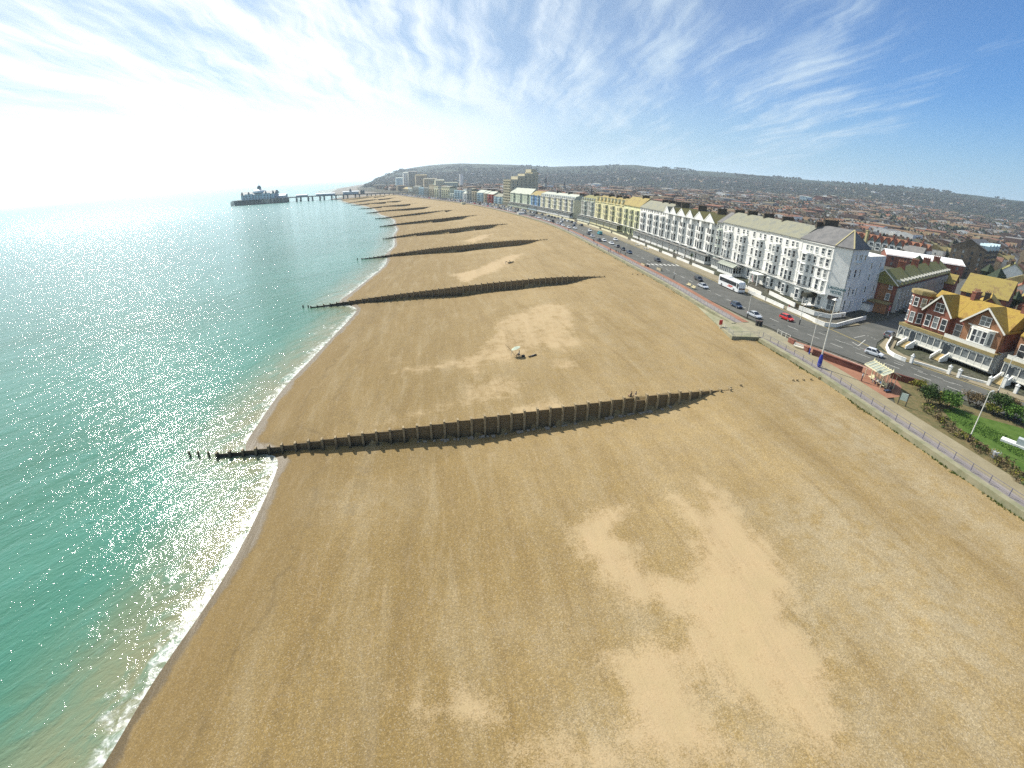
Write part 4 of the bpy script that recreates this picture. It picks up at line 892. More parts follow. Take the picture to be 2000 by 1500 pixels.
h_=hp.build('hip_tiles',MORT,HT); h_.parent=rf
chimney(HT,L(PL)[0]+.8,L(PL)[1]+2.2,20,24.6,.9,5.5,9)
q=L(C3-dv*1.5-e3*1.2); chimney(HT,q[0],q[1],17,23.5,.7,.7,1,m=MORT)
# front of the hotel: local x from -w to 0, facade y=0 facing -y
fw_=(C1-C0).length
cs_=MB()
for z,d_ in ((4.3,.30),(8.3,.14),(11.6,.30),(14.7,.14),(18.0,.35)): cs_.box(-fw_+.02,-d_,z-.14,.22,0,z+.14)
for x in (-fw_+.3,-.55): cs_.box(x,-.10,4.45,x+.5,0,17.8)
cs_.build('cornice',WHITE,HT)
bx=-fw_+4.2; pr=1.5; hw=2.0; pl2=[(bx-hw,0),(bx-hw*.55,-pr),(bx+hw*.55,-pr),(bx+hw,0)]
bm=MB(); bm.prism(pl2,0,14.4); bm.prism([(p[0]*1.0+(.15 if p[0]>bx else -.15),p[1]-.15 if p[1]<0 else 0) for p in pl2],14.4,14.8)
for z in (4.2,8.2,11.5): bm.prism([(p[0]+(.12 if p[0]>bx else -.12),p[1]-.12 if p[1]<0 else 0) for p in pl2],z-.12,z+.12)
bo=bm.build('bay_window',WHITE,HT); al=math.atan2(pr,hw*.45)
for z,h in FLOORS[:4]:
    window(bo,bx,-pr-.01,z,1.35,h,style='hood'); window(bo,bx+hw*.775+.01,-pr/2,z,.85,h,rz=al); window(bo,bx-hw*.775-.01,-pr/2,z,.85,h,rz=-al,frame=False)
for z,h in FLOORS:
    for x in ((-4.2,-1.7) if z>4 else (-1.7,)): window(HT,x,-.01,z,1.2,h,style='hood')
    if z>15: window(HT,bx-.9,-.01,z,1.0,h); window(HT,bx+.9,-.01,z,1.0,h)
    window(HT,-6.9 if fw_>9 else -6.2,-.01,z,1.0,h)
balcony(HT,-fw_+.3,.4,0,4.6,1.9,step=.25)
# entrance canopy, arch and columns
po=MB(); po.box(-5.2,-3.2,0,-2.9,-.01,.3); 
for x in (-5.1,-3.2): po.cone((x,-3.0,.3),(x,-3.0,3.3),.16,.14,10)
po.build('entrance_portico',WHITE,HT); cn=MB(); n=10
for i in range(n):
    a0=PI*i/n;a1=PI*(i+1)/n; x0,x1=-4.05+1.25*math.cos(a0),-4.05+1.25*math.cos(a1); zz0,zz1=2.9+1.25*math.sin(a0),2.9+1.25*math.sin(a1)
    cn.poly([(x0,-3.9,zz0-.3),(x1,-3.9,zz1-.3),(x1,-.02,zz1),(x0,-.02,zz0)]); cn.poly([(x0,-3.9,zz0-.3),(-4.05,-3.9,2.6),(x1,-3.9,zz1-.3)])
cn.build('arched_canopy',mat('canopy_fabric',(.05,.05,.035),.8,amt=.1),HT)
dg=MB(); dg.box(-4.7,-.06,.3,-3.4,.02,2.7); dg.build('door',GL,HT)
# side faces
def on_face(pa,pb,f,z,off=.02):
    p=pa.lerp(pb,f); d=(pb-pa).normalized(); n=Vector((d.y,-d.x,0)); q=L(p+n*off); return q,math.atan2((inv@d).y,(inv@d).x)
for f,z,w,h in [(.28,15.2,.7,1.6),(.50,15.2,.6,1.6),(.60,15.2,.6,1.6),(.84,15.2,.9,1.4),(.10,10.2,.8,2.4),(.42,10.4,1.1,2.2),(.70,10.2,.6,2.4),(.30,4.9,.7,2.7),(.55,5.6,1.1,1.2),(.75,5.0,.6,2.2),(.20,.9,1.0,2.9),(.55,1.2,.6,2.2)]:
    q,a=on_face(C2,C3,f,z); window(HT,q[0],q[1],z,w,h,rz=a)
for f,z,w,h in [(.30,12.6,.8,1.7),(.75,12.8,.8,1.5),(.30,9.2,.8,1.7),(.75,9.2,.8,1.7),(.25,5.6,.9,1.8),(.70,5.6,.8,1.8),(.30,2.0,.8,1.6),(.70,2.0,.8,1.6)]:
    q,a=on_face(C3-e3*.3,C4,f,z); window(HT,q[0],q[1],z,w,h,rz=a)
q,a=on_face(C1,C2,.5,.5); w_=window(HT,q[0],q[1],.5,2.6,3.0,rz=a,style='wide')
aw=MB(); aw.box(-1.5,-.35,3.5,1.5,.0,4.6); o=aw.build('awning_sign_board',mat('dark_fascia',(.045,.04,.04),.5,amt=0),HT,loc=(q[0],q[1],0)); o.rotation_euler=(0,0,a)
q,a=on_face(C2,C3,.48,15,.02); sh=MB(); sh.box(-2.2,-.6,0,2.2,0,.18); o=sh.build('window_hood',WHITE,HT,loc=(q[0],q[1],14.5)); o.rotation_euler=(0,0,a)
# downpipe and plinth bands
dp=MB(); q,a=on_face(C2,C3,.02,0,.08); dp.box(q[0]-.06,q[1]-.06,.2,q[0]+.06,q[1]+.06,18.2); dp.build('downpipe',GREYR,HT)
LET=mat('hotel_lettering',(.06,.14,.16),.6,amt=0)
def text_mesh(txt,size,m,ext=.03,align='CENTER'):
    cu=bpy.data.curves.new('lettering','FONT'); cu.body=txt; cu.size=size; cu.extrude=ext; cu.align_x=align; cu.space_line=1.05; cu.offset=size*.02
    o=bpy.data.objects.new('lettering_tmp',cu); COL.objects.link(o); dg=bpy.context.evaluated_depsgraph_get(); me=bpy.data.meshes.new_from_object(o.evaluated_get(dg)); bpy.data.objects.remove(o); me.materials.clear(); me.materials.append(m); return me
q,a=on_face(C1,C2,.60,6.5,.05); o=link('sign_lettering',text_mesh('LANGHAM\nHOTEL',1.10,LET),HT,(q[0],q[1],6.5)); o.rotation_euler=(R(90),0,a); o['label']='dark lettering reading LANGHAM HOTEL'
# side annex and dark lean-to at the back
q,a=on_face(C3,C4,.55,0,.0); ax=MB(); ax.box(-3.2,-2.4,0,3.2,-.02,2.3); o=ax.build('side_annex',WHITE,HT,loc=(q[0],q[1],0)); o.rotation_euler=(0,0,a); r=MB(); r.box(-3.4,-2.6,2.3,3.4,-.02,2.55); o=r.build('annex_roof',SL_DARK,HT,loc=(q[0],q[1],0)); o.rotation_euler=(0,0,a)
# front portico of the white house next door (street level, two posts and flags)
t=thing('hotel_portico',front(B2+1.2,38),rz,'white columned portico with a flag in front of the white house beside the hotel','portico'); b=MB(); b.box(-.4,-4.2,3.5,4.6,-.3,3.9)
for x in (-.2,4.1): b.box(x,-4.1,0,x+.35,-3.75,3.5)
b.build('canopy',WHITE,t); b=MB(); b.ext([(1.6,3.2),(2.6,1.0),(2.2,.9),(1.3,3.0)],-4.3,-4.27,'y'); b.build('flag',mat('flag_cloth',(.35,.10,.10),.8,(.55,.52,.5),scale=2.5,amt=.2),t)
# palm-style glazed conservatory behind the coach
cc=front(B4+.5,38); t=thing('conservatory',cc,rz,'long white glazed conservatory with ribbed pale roof behind the coach','conservatory'); wl_=(front(B3+.5)-cc).length
wl_=min(wl_,16); b=MB(); b.box(0,-5.2,0,wl_,-3.75,.9); n=8
for i in range(n+1): b.box(i*(wl_-.15)/n,-5.2,.9,i*(wl_-.15)/n+.15,-5.05,3.2)
b.build('frame',FR,t); b=MB(); b.box(.1,-5.12,.92,wl_-.1,-5.09,3.18); b.build('glazing',GLC,t); b=MB(); b.ext([(-5.5,3.2),(-3.72,4.4),(-3.72,3.2)],-.2,wl_+.2,'x')
for i in range(24): x=i*wl_/24; b.ext([(-5.52,3.24),(-3.72,4.5),(-3.72,4.42),(-5.52,3.16)],x,x+.08,'x')
b.build('roof',SL_PALE,t)
# ------------------------------------------------------------------ Edwardian pair at the corner (local x towards the camera, y inland)
eA=Vector((95.3,97.6,ZP)); eB=Vector((101.4,76.8,ZP)); dv2=(eB-eA).normalized(); rz2=math.atan2(dv2.y,dv2.x); LEN=(eB-eA).length
IVO=mat('ivory_timber',(.72,.70,.62),.6,amt=.05); OCHR=mat('ochre_fascia',(.30,.235,.10),.8,(.22,.18,.085),scale=1); STEP=mat('buff_steps',(.46,.36,.18),.9,amt=.15)
RTILE=bricks('red_tile_hanging',(.24,.075,.05),(.31,.10,.06),(.20,.07,.05),6)
GW_=mat('white_render',(.74,.74,.70),.7,amt=.06)
def villa(x0,x1,label,tower=False,brickm=REDB,first=None):
    t=thing('seaside_villa',eA+dv2*x0,rz2,label,'house','red gabled villas opposite the shelter'); w=x1-x0; hz=4.9
    b=MB(); b.box(0,0,0,w-.01,11,hz-.01,1); b.box(0,0,hz,w-.01,11,9.6,0); b.build('wall',[brickm,GW_],t)
    # main roof, ridge along x
    r=MB(); r.ext([(-.3,9.55),(5.3,13.4),(11.3,9.55),(11.3,9.3),(-.3,9.3)],0 if not tower else 3.2,w-.01,'x'); r.build('roof',SL_LICH,t)
    gx0=(4.4 if tower else 2.6); gx1=w-.15; gm=(gx0+gx1)/2; gz=13.2
    g=MB(); g.box(gx0+.25,-1.5,hz+.0,gx1-.25,0.01,9.5,0); g.ext([(gx0+.25,9.5),(gm,gz-.35),(gx1-.25,9.5)],-1.5,4.2,'y'); g.build('gable_bay',brickm if tower else ORB,t)
    r=MB(); 
    for a in ((gx0-.35,9.0),(gx1+.35,9.0)):
        s=1 if a[0]<gm else -1; q=[(a[0],a[1]),(gm,gz),(gm,gz+.28),(a[0],a[1]+.28)]
        r.ext(q if s>0 else q[::-1],-2.3,5.0,'y')
    r.build('gable_roof',SL_LICH,t); bb=MB()
    bb.bar((gx0-.4,-2.36,8.98),(gm,-2.36,gz+.08),.10,.34); bb.bar((gx1+.4,-2.36,8.98),(gm,-2.36,gz+.08),.10,.34); bb.build('bargeboard',IVO,t)
    window(t,gm,-1.52,9.5,2.0,1.8,style='wide')
    if tower:
        for x in (-1.9,0,1.9): window(t,gm+x,-1.52,5.7,1.15,2.5)
    else:
        bw_=MB(); pl=[(gm-2.6,-1.5),(gm-1.7,-2.3),(gm+1.7,-2.3),(gm+2.6,-1.5)]; bw_.prism(pl,hz+.02,8.9); bw_.prism([(gm-3.1,-1.49),(gm-3.1,-1.8),(gm+3.1,-1.8),(gm+3.1,-1.49)],8.9,9.1); bo=bw_.build('bow_window',IVO,t)
        for x in (-1.05,0,1.05): window(bo,gm+x,-2.31,5.8,.8,2.6)
        window(bo,gm-2.18,-1.92,5.9,.6,2.4,rz=-.75,frame=False); window(bo,gm+2.18,-1.92,5.9,.6,2.4,rz=.75,frame=False)
        window(t,1.3,-.02,5.2,1.4,2.6)
    # first floor balcony fascia and lean-to roof over the veranda
    v=MB(); v.box(-.15,-2.9,4.55,w+.13,-.01,4.75); v.box(-.15,-3.0,4.15,w+.13,-2.88,4.86); v.build('veranda_roof',OCHR,t)
    if not tower:
        rl=MB(); rl.box(.1,-2.8,4.76,w-.1,-2.74,5.6); rl.box(.1,-2.82,5.6,w-.1,-2.70,5.68); rl.build('balcony_parapet',IVO,t)
    # glazed veranda: posts, dado, glass
    fr=MB(); n=7; px_=[0,2.3] if tower else []
    fr.box(0,-2.75,1.15,w-.01,-2.60,2.0); fr.box(0,-2.75,3.75,w-.01,-2.60,4.15); ent=(3.0,5.0) if tower else (.5,2.5)
    for i in range(n+1): x=(w-.16)*i/n; fr.box(x,-2.78,1.15,x+.14,-2.58,4.15)
    for i in range(14): x=(w-.3)*i/13; fr.ext([(x,3.75),(x+.3,3.75),(x+.15,3.45)],-2.70,-2.66,'y')
    fr.box(0,-2.9,.95,w-.01,-.01,1.14); fo=fr.build('veranda',IVO,t)
    gl=MB(); gl.box(.1,-2.69,2.0,w-.1,-2.66,3.75); q=gl.build('veranda_glazing',GLC,t); q.parent=fo
    # basement wall and openings
    bs=MB(); bs.box(0,-.06,0,w-.01,0.0,.95); bs.build('basement_wall',GW_,t)
    for k in range(3):
        window(t,gx0+1.0+k*2.0,-.07,.05,1.2,.75,frame=False)
    # stairs up from the garden gate
    st=MB(); x0_=ent[0]
    for i in range(8): st.box(x0_,-2.9-(8-i)*.36,0,x0_+1.9,-2.9-(7-i)*.36,.14*(i+1))
    so_=st.build('steps',STEP,t); sw=MB()
    for xx in (x0_-.3,x0_+1.9): sw.ext([(-2.9,0),(-2.9,1.9),(-6.2,.75),(-6.2,0)],xx,xx+.28,'x')
    q=sw.build('stair_wall',GW_,t); q.parent=so_; dr=MB(); dr.box(x0_+.3,-2.80,1.15,x0_+1.6,-2.76,3.4); dr.build('front_door',GL,t)
    if tower:
        tw=MB(); R_=2.3; c=(1.9,.2); pl=[(c[0]+R_*math.cos(a),c[1]+R_*math.sin(a)) for a in np.linspace(0,2*PI,9)[:-1]+PI/8]
        tw.prism(pl,hz,12.1); to=tw.build('corner_tower',brickm,t); cp=MB(); cp.prism([(c[0]+(p[0]-c[0])*1.18,c[1]+(p[1]-c[1])*1.18) for p in pl],12.1,12.9); cp.prism([(c[0]+(p[0]-c[0])*1.0,c[1]+(p[1]-c[1])*1.0) for p in pl],12.9,13.05); q=cp.build('tower_cap',OCHR,t); q.parent=to
        for k in range(8):
            a=(k)*PI/4; 
            if math.sin(a)<.4 or math.cos(a)<-.9:
                rr_=R_*math.cos(PI/8)+.012
                for z,h in ((5.5,2.3),(9.4,1.9)): window(to,c[0]+rr_*math.cos(a),c[1]+rr_*math.sin(a),z,1.0,h,rz=a+PI/2)
        fl=MB(); fl.box(0,2,9.6,5,11,9.75); fl.build('flat_roof',LEAD,t)
        # half-timbered panels at the corner
        ht_=MB(); 
        for q in (((0.1,-2.80,1.2),(1.1,-2.80,3.9)),((2.1,-2.80,1.2),(1.1,-2.80,3.9))): ht_.bar(q[0],q[1],.12,.06)
        ht_.build('timber_brace',IVO,t)
    return t
tE=villa(0,LEN*.5,'red brick corner villa with flat topped octagonal tower, yellow lichened roof and white veranda',tower=True)
chimney(tE,LEN*.5-.1,6,9.5,15.0,.9,2.6,5,m=REDB)
tF=villa(LEN*.5+.02,LEN*1.02,'second red villa with yellow lichened roof, ivory bow window and white glazed veranda')
chimney(tF,LEN*.52-.9,6,9.5,14.8,.8,2.6,5,m=REDB)
tG=villa(LEN*1.02+2.2,LEN*1.5+3,'third villa cut off by the right edge of the photo, in deep shade',brickm=ORB)
# passage wall between villa 2 and 3 with gate piers
def pier(x,y,label,h=1.5,ball=True,w=.55):
    t=thing('gate_pier',(x,y,ZP+.13),rz2,label,'gate pier','white gate piers in front of the villas'); b=MB(); b.box(-w/2,-w/2,0,w/2,w/2,h); b.box(-w/2-.08,-w/2-.08,h,w/2+.08,w/2+.08,h+.14); b.build('shaft',GW_,t); c=MB()
    if ball: c.ball((0,0,h+.36),.24,n=10)
    else: c.cone((0,0,h+.14),(0,0,h+.5),w*.6,.05,4)
    c.build('finial',GW_,t)
for i,(x,y,l) in enumerate([(1779,709,'white pier left of the tower villa steps'),(1852,730,'white pier left of the second villa steps'),(1871,737,'white pier right of the second villa steps'),(1930,752,'white pier at the right end of the second villa garden wall'),(1958,757,'tall white pier with big ball finial by the dark passage'),(1982,768,'white pier right of the dark passage, farther from the ball topped one')]):
    p=at(x,y,ZP+.13); pier(p.x,p.y,l,1.5 if i!=4 else 2.2,ball=i in(0,4))
def garden_wall(label,P,h=.8,th=.25,m=None,z=ZP,name='garden_wall'):
    b=MB(); P=[Vector((p[0],p[1],0)) for p in P]
    for i,(a,c) in enumerate(zip(P,P[1:])):
        d=(c-a).normalized(); n=Vector((-d.y,d.x,0))*th/2; n2=n*1.25
        for nn,z0,z1 in ((n,z,z+h),(n2,z+h+.001,z+h+.09)):
            q=[a-nn,c-nn,c+nn,a+nn]; k=[(v.x,v.y) for v in q]; b.prism(k,z0,z1)
    o=b.build(name,m or GW_); return tag(o,label,'wall')
def gp(L,z=ZP): return [tuple(at(x,y,z)[:2]) for x,y in L]
garden_wall('low curved white garden wall round the corner villa',gp([(1745,655),(1737,668),(1730,680),(1734,690),(1746,698),(1760,704),(1768,707)]),.75)
garden_wall('low white garden wall between the two villa stairs',gp([(1783,709),(1815,718),(1850,729)]),.45)
garden_wall('low white garden wall before the second villa bow window',gp([(1875,737),(1900,744),(1928,751)]),.45)
# --- Langham terrace walls along the pavement
garden_wall('long low white garden wall along the pavement before the hotel, left part',gp([(1461,573),(1500,590),(1530,604)]),1.0,m=WHITE)
garden_wall('curved low white wall round the hotel corner terrace',gp([(1537,606),(1570,620),(1592,631),(1610,638),(1632,640),(1660,632),(1690,624)]),1.0,m=WHITE)
garden_wall('white inner terrace wall below the hotel windows, left part',gp([(1502,575),(1530,589),(1552,600)]),1.1,m=WHITE,z=ZP)
garden_wall('white inner terrace wall at the hotel corner',gp([(1560,605),(1590,616),(1620,622),(1650,618)]),1.1,m=WHITE,z=ZP)
GWN=['white garden wall in front of the conservatory','white garden wall with palm tree behind it','white garden wall before the second gabled house','white garden wall before the fourth gabled house','white garden wall with white planters before the far gabled houses','pale garden wall before the parapet houses','cream garden wall before the pale yellow houses','cream garden wall before the yellow spiky row, near part','cream garden wall before the yellow spiky row, far part','pale wall before the dark grey house','pale wall before the cream hotel, near part','pale wall before the cream hotel, far part']
gs=[(36,62),(66,84),(87,100),(103,116),(119,134),(137,160),(163,190),(193,212),(215,236),(239,262),(266,290),(294,330)]
for l,(a,c) in zip(GWN,gs): garden_wall(l,[wall_pt(s,27.2) for s in np.arange(a,c+.1,3)],.95,m=WHITE if a<150 else CREAM)
# --- red brick terrace beside the hotel
rb0=Vector((111.6,131.4,ZP)); rbc=Vector((114.9,125.4,ZP)); ra_=56.0; du=Vector((math.sin(R(ra_)),math.cos(R(ra_)),0))   # along the side street
gw=(rbc-rb0).length
rzr=math.atan2(-du.y,-du.x)  # local x points back to the seafront, so the long face looks at the side street
SIDEN=['nearest house of the red brick side street terrace, with orange gable wall facing the sea']+[f'{o} house of the red brick terrace along the side street' for o in ('second','third','fourth','fifth','sixth','seventh','eighth','farthest')]
nx=9; hw_=8.6
base=rbc.copy(); perp=Vector((-du.y,du.x,0)); 
if perp.dot(rb0-rbc)<0: perp=-perp
for i in range(nx):
    o_=base+du*(hw_*(i+1)); 
    # local x = -du ; local y should point to perp (away from street). check handedness
    t=thing('brick_terraced_house',o_,math.atan2(-du.y,-du.x),SIDEN[i],'house','red brick terrace along the side street')
    sgn=1 if Vector((-(-du.y),-du.x,0)).dot(perp)>0 else -1
    b=MB(); dp_=9.0
    Y=lambda y:y*sgn
    b.box(0,min(Y(0),Y(dp_)),0,hw_-.012,max(Y(0),Y(dp_)),8.6,0)
    if i==0:
        prof=[(Y(0),8.6),(Y(dp_/2),12.2),(Y(dp_),8.6)]; b.ext(prof,hw_-.35,hw_-.012,'x')
    b.build('wall',REDB,t)
    r=MB(); r.ext([(Y(-.5),8.5),(Y(dp_/2),12.4),(Y(dp_+.5),8.5),(Y(dp_+.5),8.25),(Y(-.5),8.25)],0,hw_-.012+(.35 if i==0 else 0),'x'); r.build('roof',SL_MOSSG,t)
    for q in (2.2,6.4):
        bb=MB(); pl=[(q-1.3,0),(q-.8,Y(-.95)),(q+.8,Y(-.95)),(q+1.3,0)]; bb.prism(pl if sgn>0 else pl[::-1],0,7.6); bo=bb.build('bay_window',GREYR,t)
        for z in (1.0,4.6): window(bo,q,Y(-.97),z,1.1,1.7,rz=0 if sgn>0 else PI,frame=i<3)
        d_=MB(); d_.box(q-.42,min(Y(-.25),Y(1.2)),8.3,q+.42,max(Y(-.25),Y(1.2)),9.35); d_.ext([(q-.6,9.35),(q,9.9),(q+.6,9.35)],min(Y(-.35),Y(1.6)),max(Y(-.35),Y(1.6)),'y'); d_.build('dormer',GREYR,t)
        window(t,q,Y(-.27),8.4,.6,.8,rz=0 if sgn>0 else PI,frame=False)
    if i%2==0 and i>1: chimney(t,hw_-.3,Y(dp_/2),10,14.2,.8,2.4,4,m=REDB)
    if i==0:
        pn=MB(); pn.box(hw_-.01,min(Y(1.0),Y(5.0)),2.9,hw_+.04,max(Y(1.0),Y(5.0)),8.2); pn.build('orange_gable_panel',ORB,t)
        bg=MB(); bg.bar((hw_+.40,Y(-.5),8.35),(hw_+.40,Y(dp_/2),12.35),.12,.3); bg.bar((hw_+.40,Y(dp_+.5),8.35),(hw_+.40,Y(dp_/2),12.35),.12,.3); bg.build('bargeboard',IVO,t)
        window(t,hw_+.06,Y(1.9),3.6,1.1,1.9,rz=R(90)); window(t,hw_+.06,Y(1.7),7.0,.9,1.4,rz=R(90))
        ex=MB(); ex.box(hw_+.05,min(Y(.2),Y(6.5)),0,hw_+5.0,max(Y(.2),Y(6.5)),2.9,0); ex.box(hw_+.06,min(Y(-.0),Y(6.7)),2.9,hw_+5.2,max(Y(-.0),Y(6.7)),3.05,1); ex.build('ground_floor_extension',[ORB,OCHR],t)
# red phone-box like sign board on the corner of the extension
p=base-du*5.4; sg=thing('estate_sign',(p.x+.4,p.y-1.0,ZP),R(30),'small red and white sign board on a post at the orange wall corner','sign'); b=MB(); b.box(-.6,-.04,1.6,.6,.04,2.9); b.build('board',mat('red_sign_paint',(.6,.05,.05),.5,amt=0),sg); b=MB(); b.box(-.32,-.06,1.9,.32,.06,2.6); b.build('panel',FR,sg); b=MB(); b.box(-.05,-.035,0,.05,.035,1.6); b.build('post',FR,sg)
# --- houses behind the villas and other landmarks of the middle distance
def house(name,x,y,rz,w,d,h,rh,wm,rm,label,cat='house',group=None,chims=1,wins=0,hip=False,z=None,front_wins=True):
    z=landz(x,y) if z is None else z; t=thing(name,(x,y,z),rz,label,cat,group); b=MB(); b.box(-w/2,-d/2,-1,w/2,d/2,h)
    if not hip: b.ext([(-d/2,h),(0,h+rh),(d/2,h)],-w/2,w/2,'x')
    b.build('wall',wm,t); r=MB(); e=.4
    if hip:
        hr=min(w,d)/2; A=[(-w/2-e,-d/2-e,h),(w/2+e,-d/2-e,h),(w/2+e,d/2+e,h),(-w/2-e,d/2+e,h)]
        p,q=((-w/2+hr,0,h+rh),(w/2-hr,0,h+rh)) if w>=d else ((0,-d/2+hr,h+rh),(0,d/2-hr,h+rh))
        if w>=d: r.poly([A[0],A[1],q,p]);r.poly([A[1],A[2],q]);r.poly([A[2],A[3],p,q]);r.poly([A[3],A[0],p])
        else: r.poly([A[0],A[1],p]);r.poly([A[1],A[2],q,p]);r.poly([A[2],A[3],q]);r.poly([A[3],A[0],p,q])
        r.poly([A[3],A[2],A[1],A[0]])
    else:
        r.ext([(-d/2-e,h-.15),(0,h+rh+.2),(d/2+e,h-.15),(d/2+e,h-.32),(0,h+rh+.02),(-d/2-e,h-.32)],-w/2-e,w/2+e,'x')
    r.build('roof',rm,t)
    for k in range(chims): chimney(t,(-w/2+.6) if k==0 else (w/2-.6),d*.12,h*.8,h+rh+1.2,.8,1.4,3,m=REDB if rm is SL_ORNG else BRICK)
    if wins:
        for zf in np.arange(1.0,h-1.2,2.8):
            for k in range(wins):
                X=-w/2+(k+.5)*w/wins; window(t,X,-d/2-.012,zf,1.1,1.5,frame=False)
            m_=max(1,int(d/4))
            for k in range(m_): window(t,-w/2-.012,-d/2+(k+.5)*d/m_,zf,1.0,1.5,rz=R(-90),frame=False); window(t,w/2+.012,-d/2+(k+.5)*d/m_,zf,1.0,1.5,rz=R(90),frame=False)
    return t
house('gabled_house',158,131,R(90-146),13,20,8.0,5,REDB,SL_BROWN,'big gabled brick house with ochre tiled roof behind the yellow roofed villas',chims=1,wins=3)
house('gabled_house',132,108,R(90-50),12,9,7.0,4,REDB,SL_LICH,'brick house with yellow lichened roof directly behind the second villa',chims=1,wins=3)
house('gabled_house',152,103,R(90-60),14,9,7.0,4,ORB,SL_MOSSG,'brick house with mossy grey roof near the right edge behind the villas',chims=2,wins=3)
house('block_of_flats',262,234,R(90-60),32,17,15.5,4.5,BRICK,SL_DARK,'dark brick block of flats with steep slate roof and rows of pale windows','flats',chims=2,wins=10)
t=bpy.data.objects['block_of_flats']
for k in range(4):
    b=MB(); x=-12+k*8; b.box(x-1.6,-8.9,15.0,x+1.6,-5.5,17.6); b.ext([(x-1.9,17.6),(x,18.8),(x+1.9,17.6)],-9.1,-4,'y'); b.build('dormer',PALEB,t)
b=house('white_roofed_hall',224,232,R(90-118),40,15,6.5,2.2,REDB,mat('white_sheet_roof',(.86,.87,.85),.5,amt=.03),'long low hall with brilliant white roof behind the red brick terrace','hall',chims=1,wins=6)
WHL=['leftmost of three white gabled houses near the right edge','middle of three white gabled houses near the right edge','rightmost of three white gabled houses near the right edge']
for i,(x,y) in enumerate([(262,208),(277,196),(292,184)]): house('white_gabled_house',x,y,R(90-50),14,11,7,4.5,WHITE,SL_DARK if i else SL_MOSSG,WHL[i],group='white gabled houses on the right',wins=2,chims=1)
house('gabled_house',210,158,R(90-55),17,9,6,3.5,WHITE,SL_ORNG,'house with orange tiled roof below the white gabled houses',wins=4,chims=2)
house('gabled_house',196,143,R(90-55),16,8,5.5,3.5,REDB,SL_BROWN,'brown roofed house between the orange roof and the villas',wins=3)
house('gabled_house',176,168,R(90-146),10,9,5,3.2,REDB,SL_BROWN,'small brown roofed house by the side street opposite the lawn',wins=2)
# tudor style row with orange roofs
ORD2='first second third fourth fifth sixth seventh eighth ninth tenth last'.split()
tu0=at(1662,455,ZP+9); tu1=at(1812,482,ZP+9); TUD=mat('dark_timbering',(.05,.06,.06),.8,(.30,.34,.33),scale=1.2,amt=.3)
for i in range(11):
    f=(i+.5)/11; p=tu0.lerp(tu1,f); d_=(tu1-tu0); w=d_.length/11*.985; rz_=math.atan2(d_.y,d_.x)
    t=thing('mock_tudor_house',(p.x,p.y,ZP),rz_,'orange roofed mock Tudor house, '+ORD2[i]+' from the left of its row' if 0<i<10 else ('leftmost' if i==0 else 'rightmost')+' orange roofed mock Tudor house in the row behind the corner hotel','house','mock Tudor row with orange gables')
    b=MB(); b.box(-w/2,0,-.5,w/2,9,6.2); b.box(-w*.36,-1.2,-.5,w*.36,0,6.2); b.build('wall',GW_,t); g=MB(); g.ext([(-w*.42,6.0),(0,9.6),(w*.42,6.0)],-1.25,3,'y'); g.box(-w*.37,-1.3,2.7,w*.37,-1.2,3.4); g.build('half_timbered_gable',TUD,t)
    r=MB(); r.ext([(-.3,6.1),(4.5,10.4),(9.3,6.1)],-w/2,w/2,'x')
    for s_ in (-1,1): q=[(s_*w*.5,5.7),(0,10.0),(0,10.25),(s_*w*.5,5.95)]; r.ext(q if s_<0 else q[::-1],-1.9,3.5,'y')
    r.build('roof',SL_ORNG,t)
    for z in (.8,3.6): window(t,0,-1.32,z,w*.5,1.3,frame=False)
    if i%2: chimney(t,w/2-.3,4.5,8,12,.8,1.6,3,m=REDB)
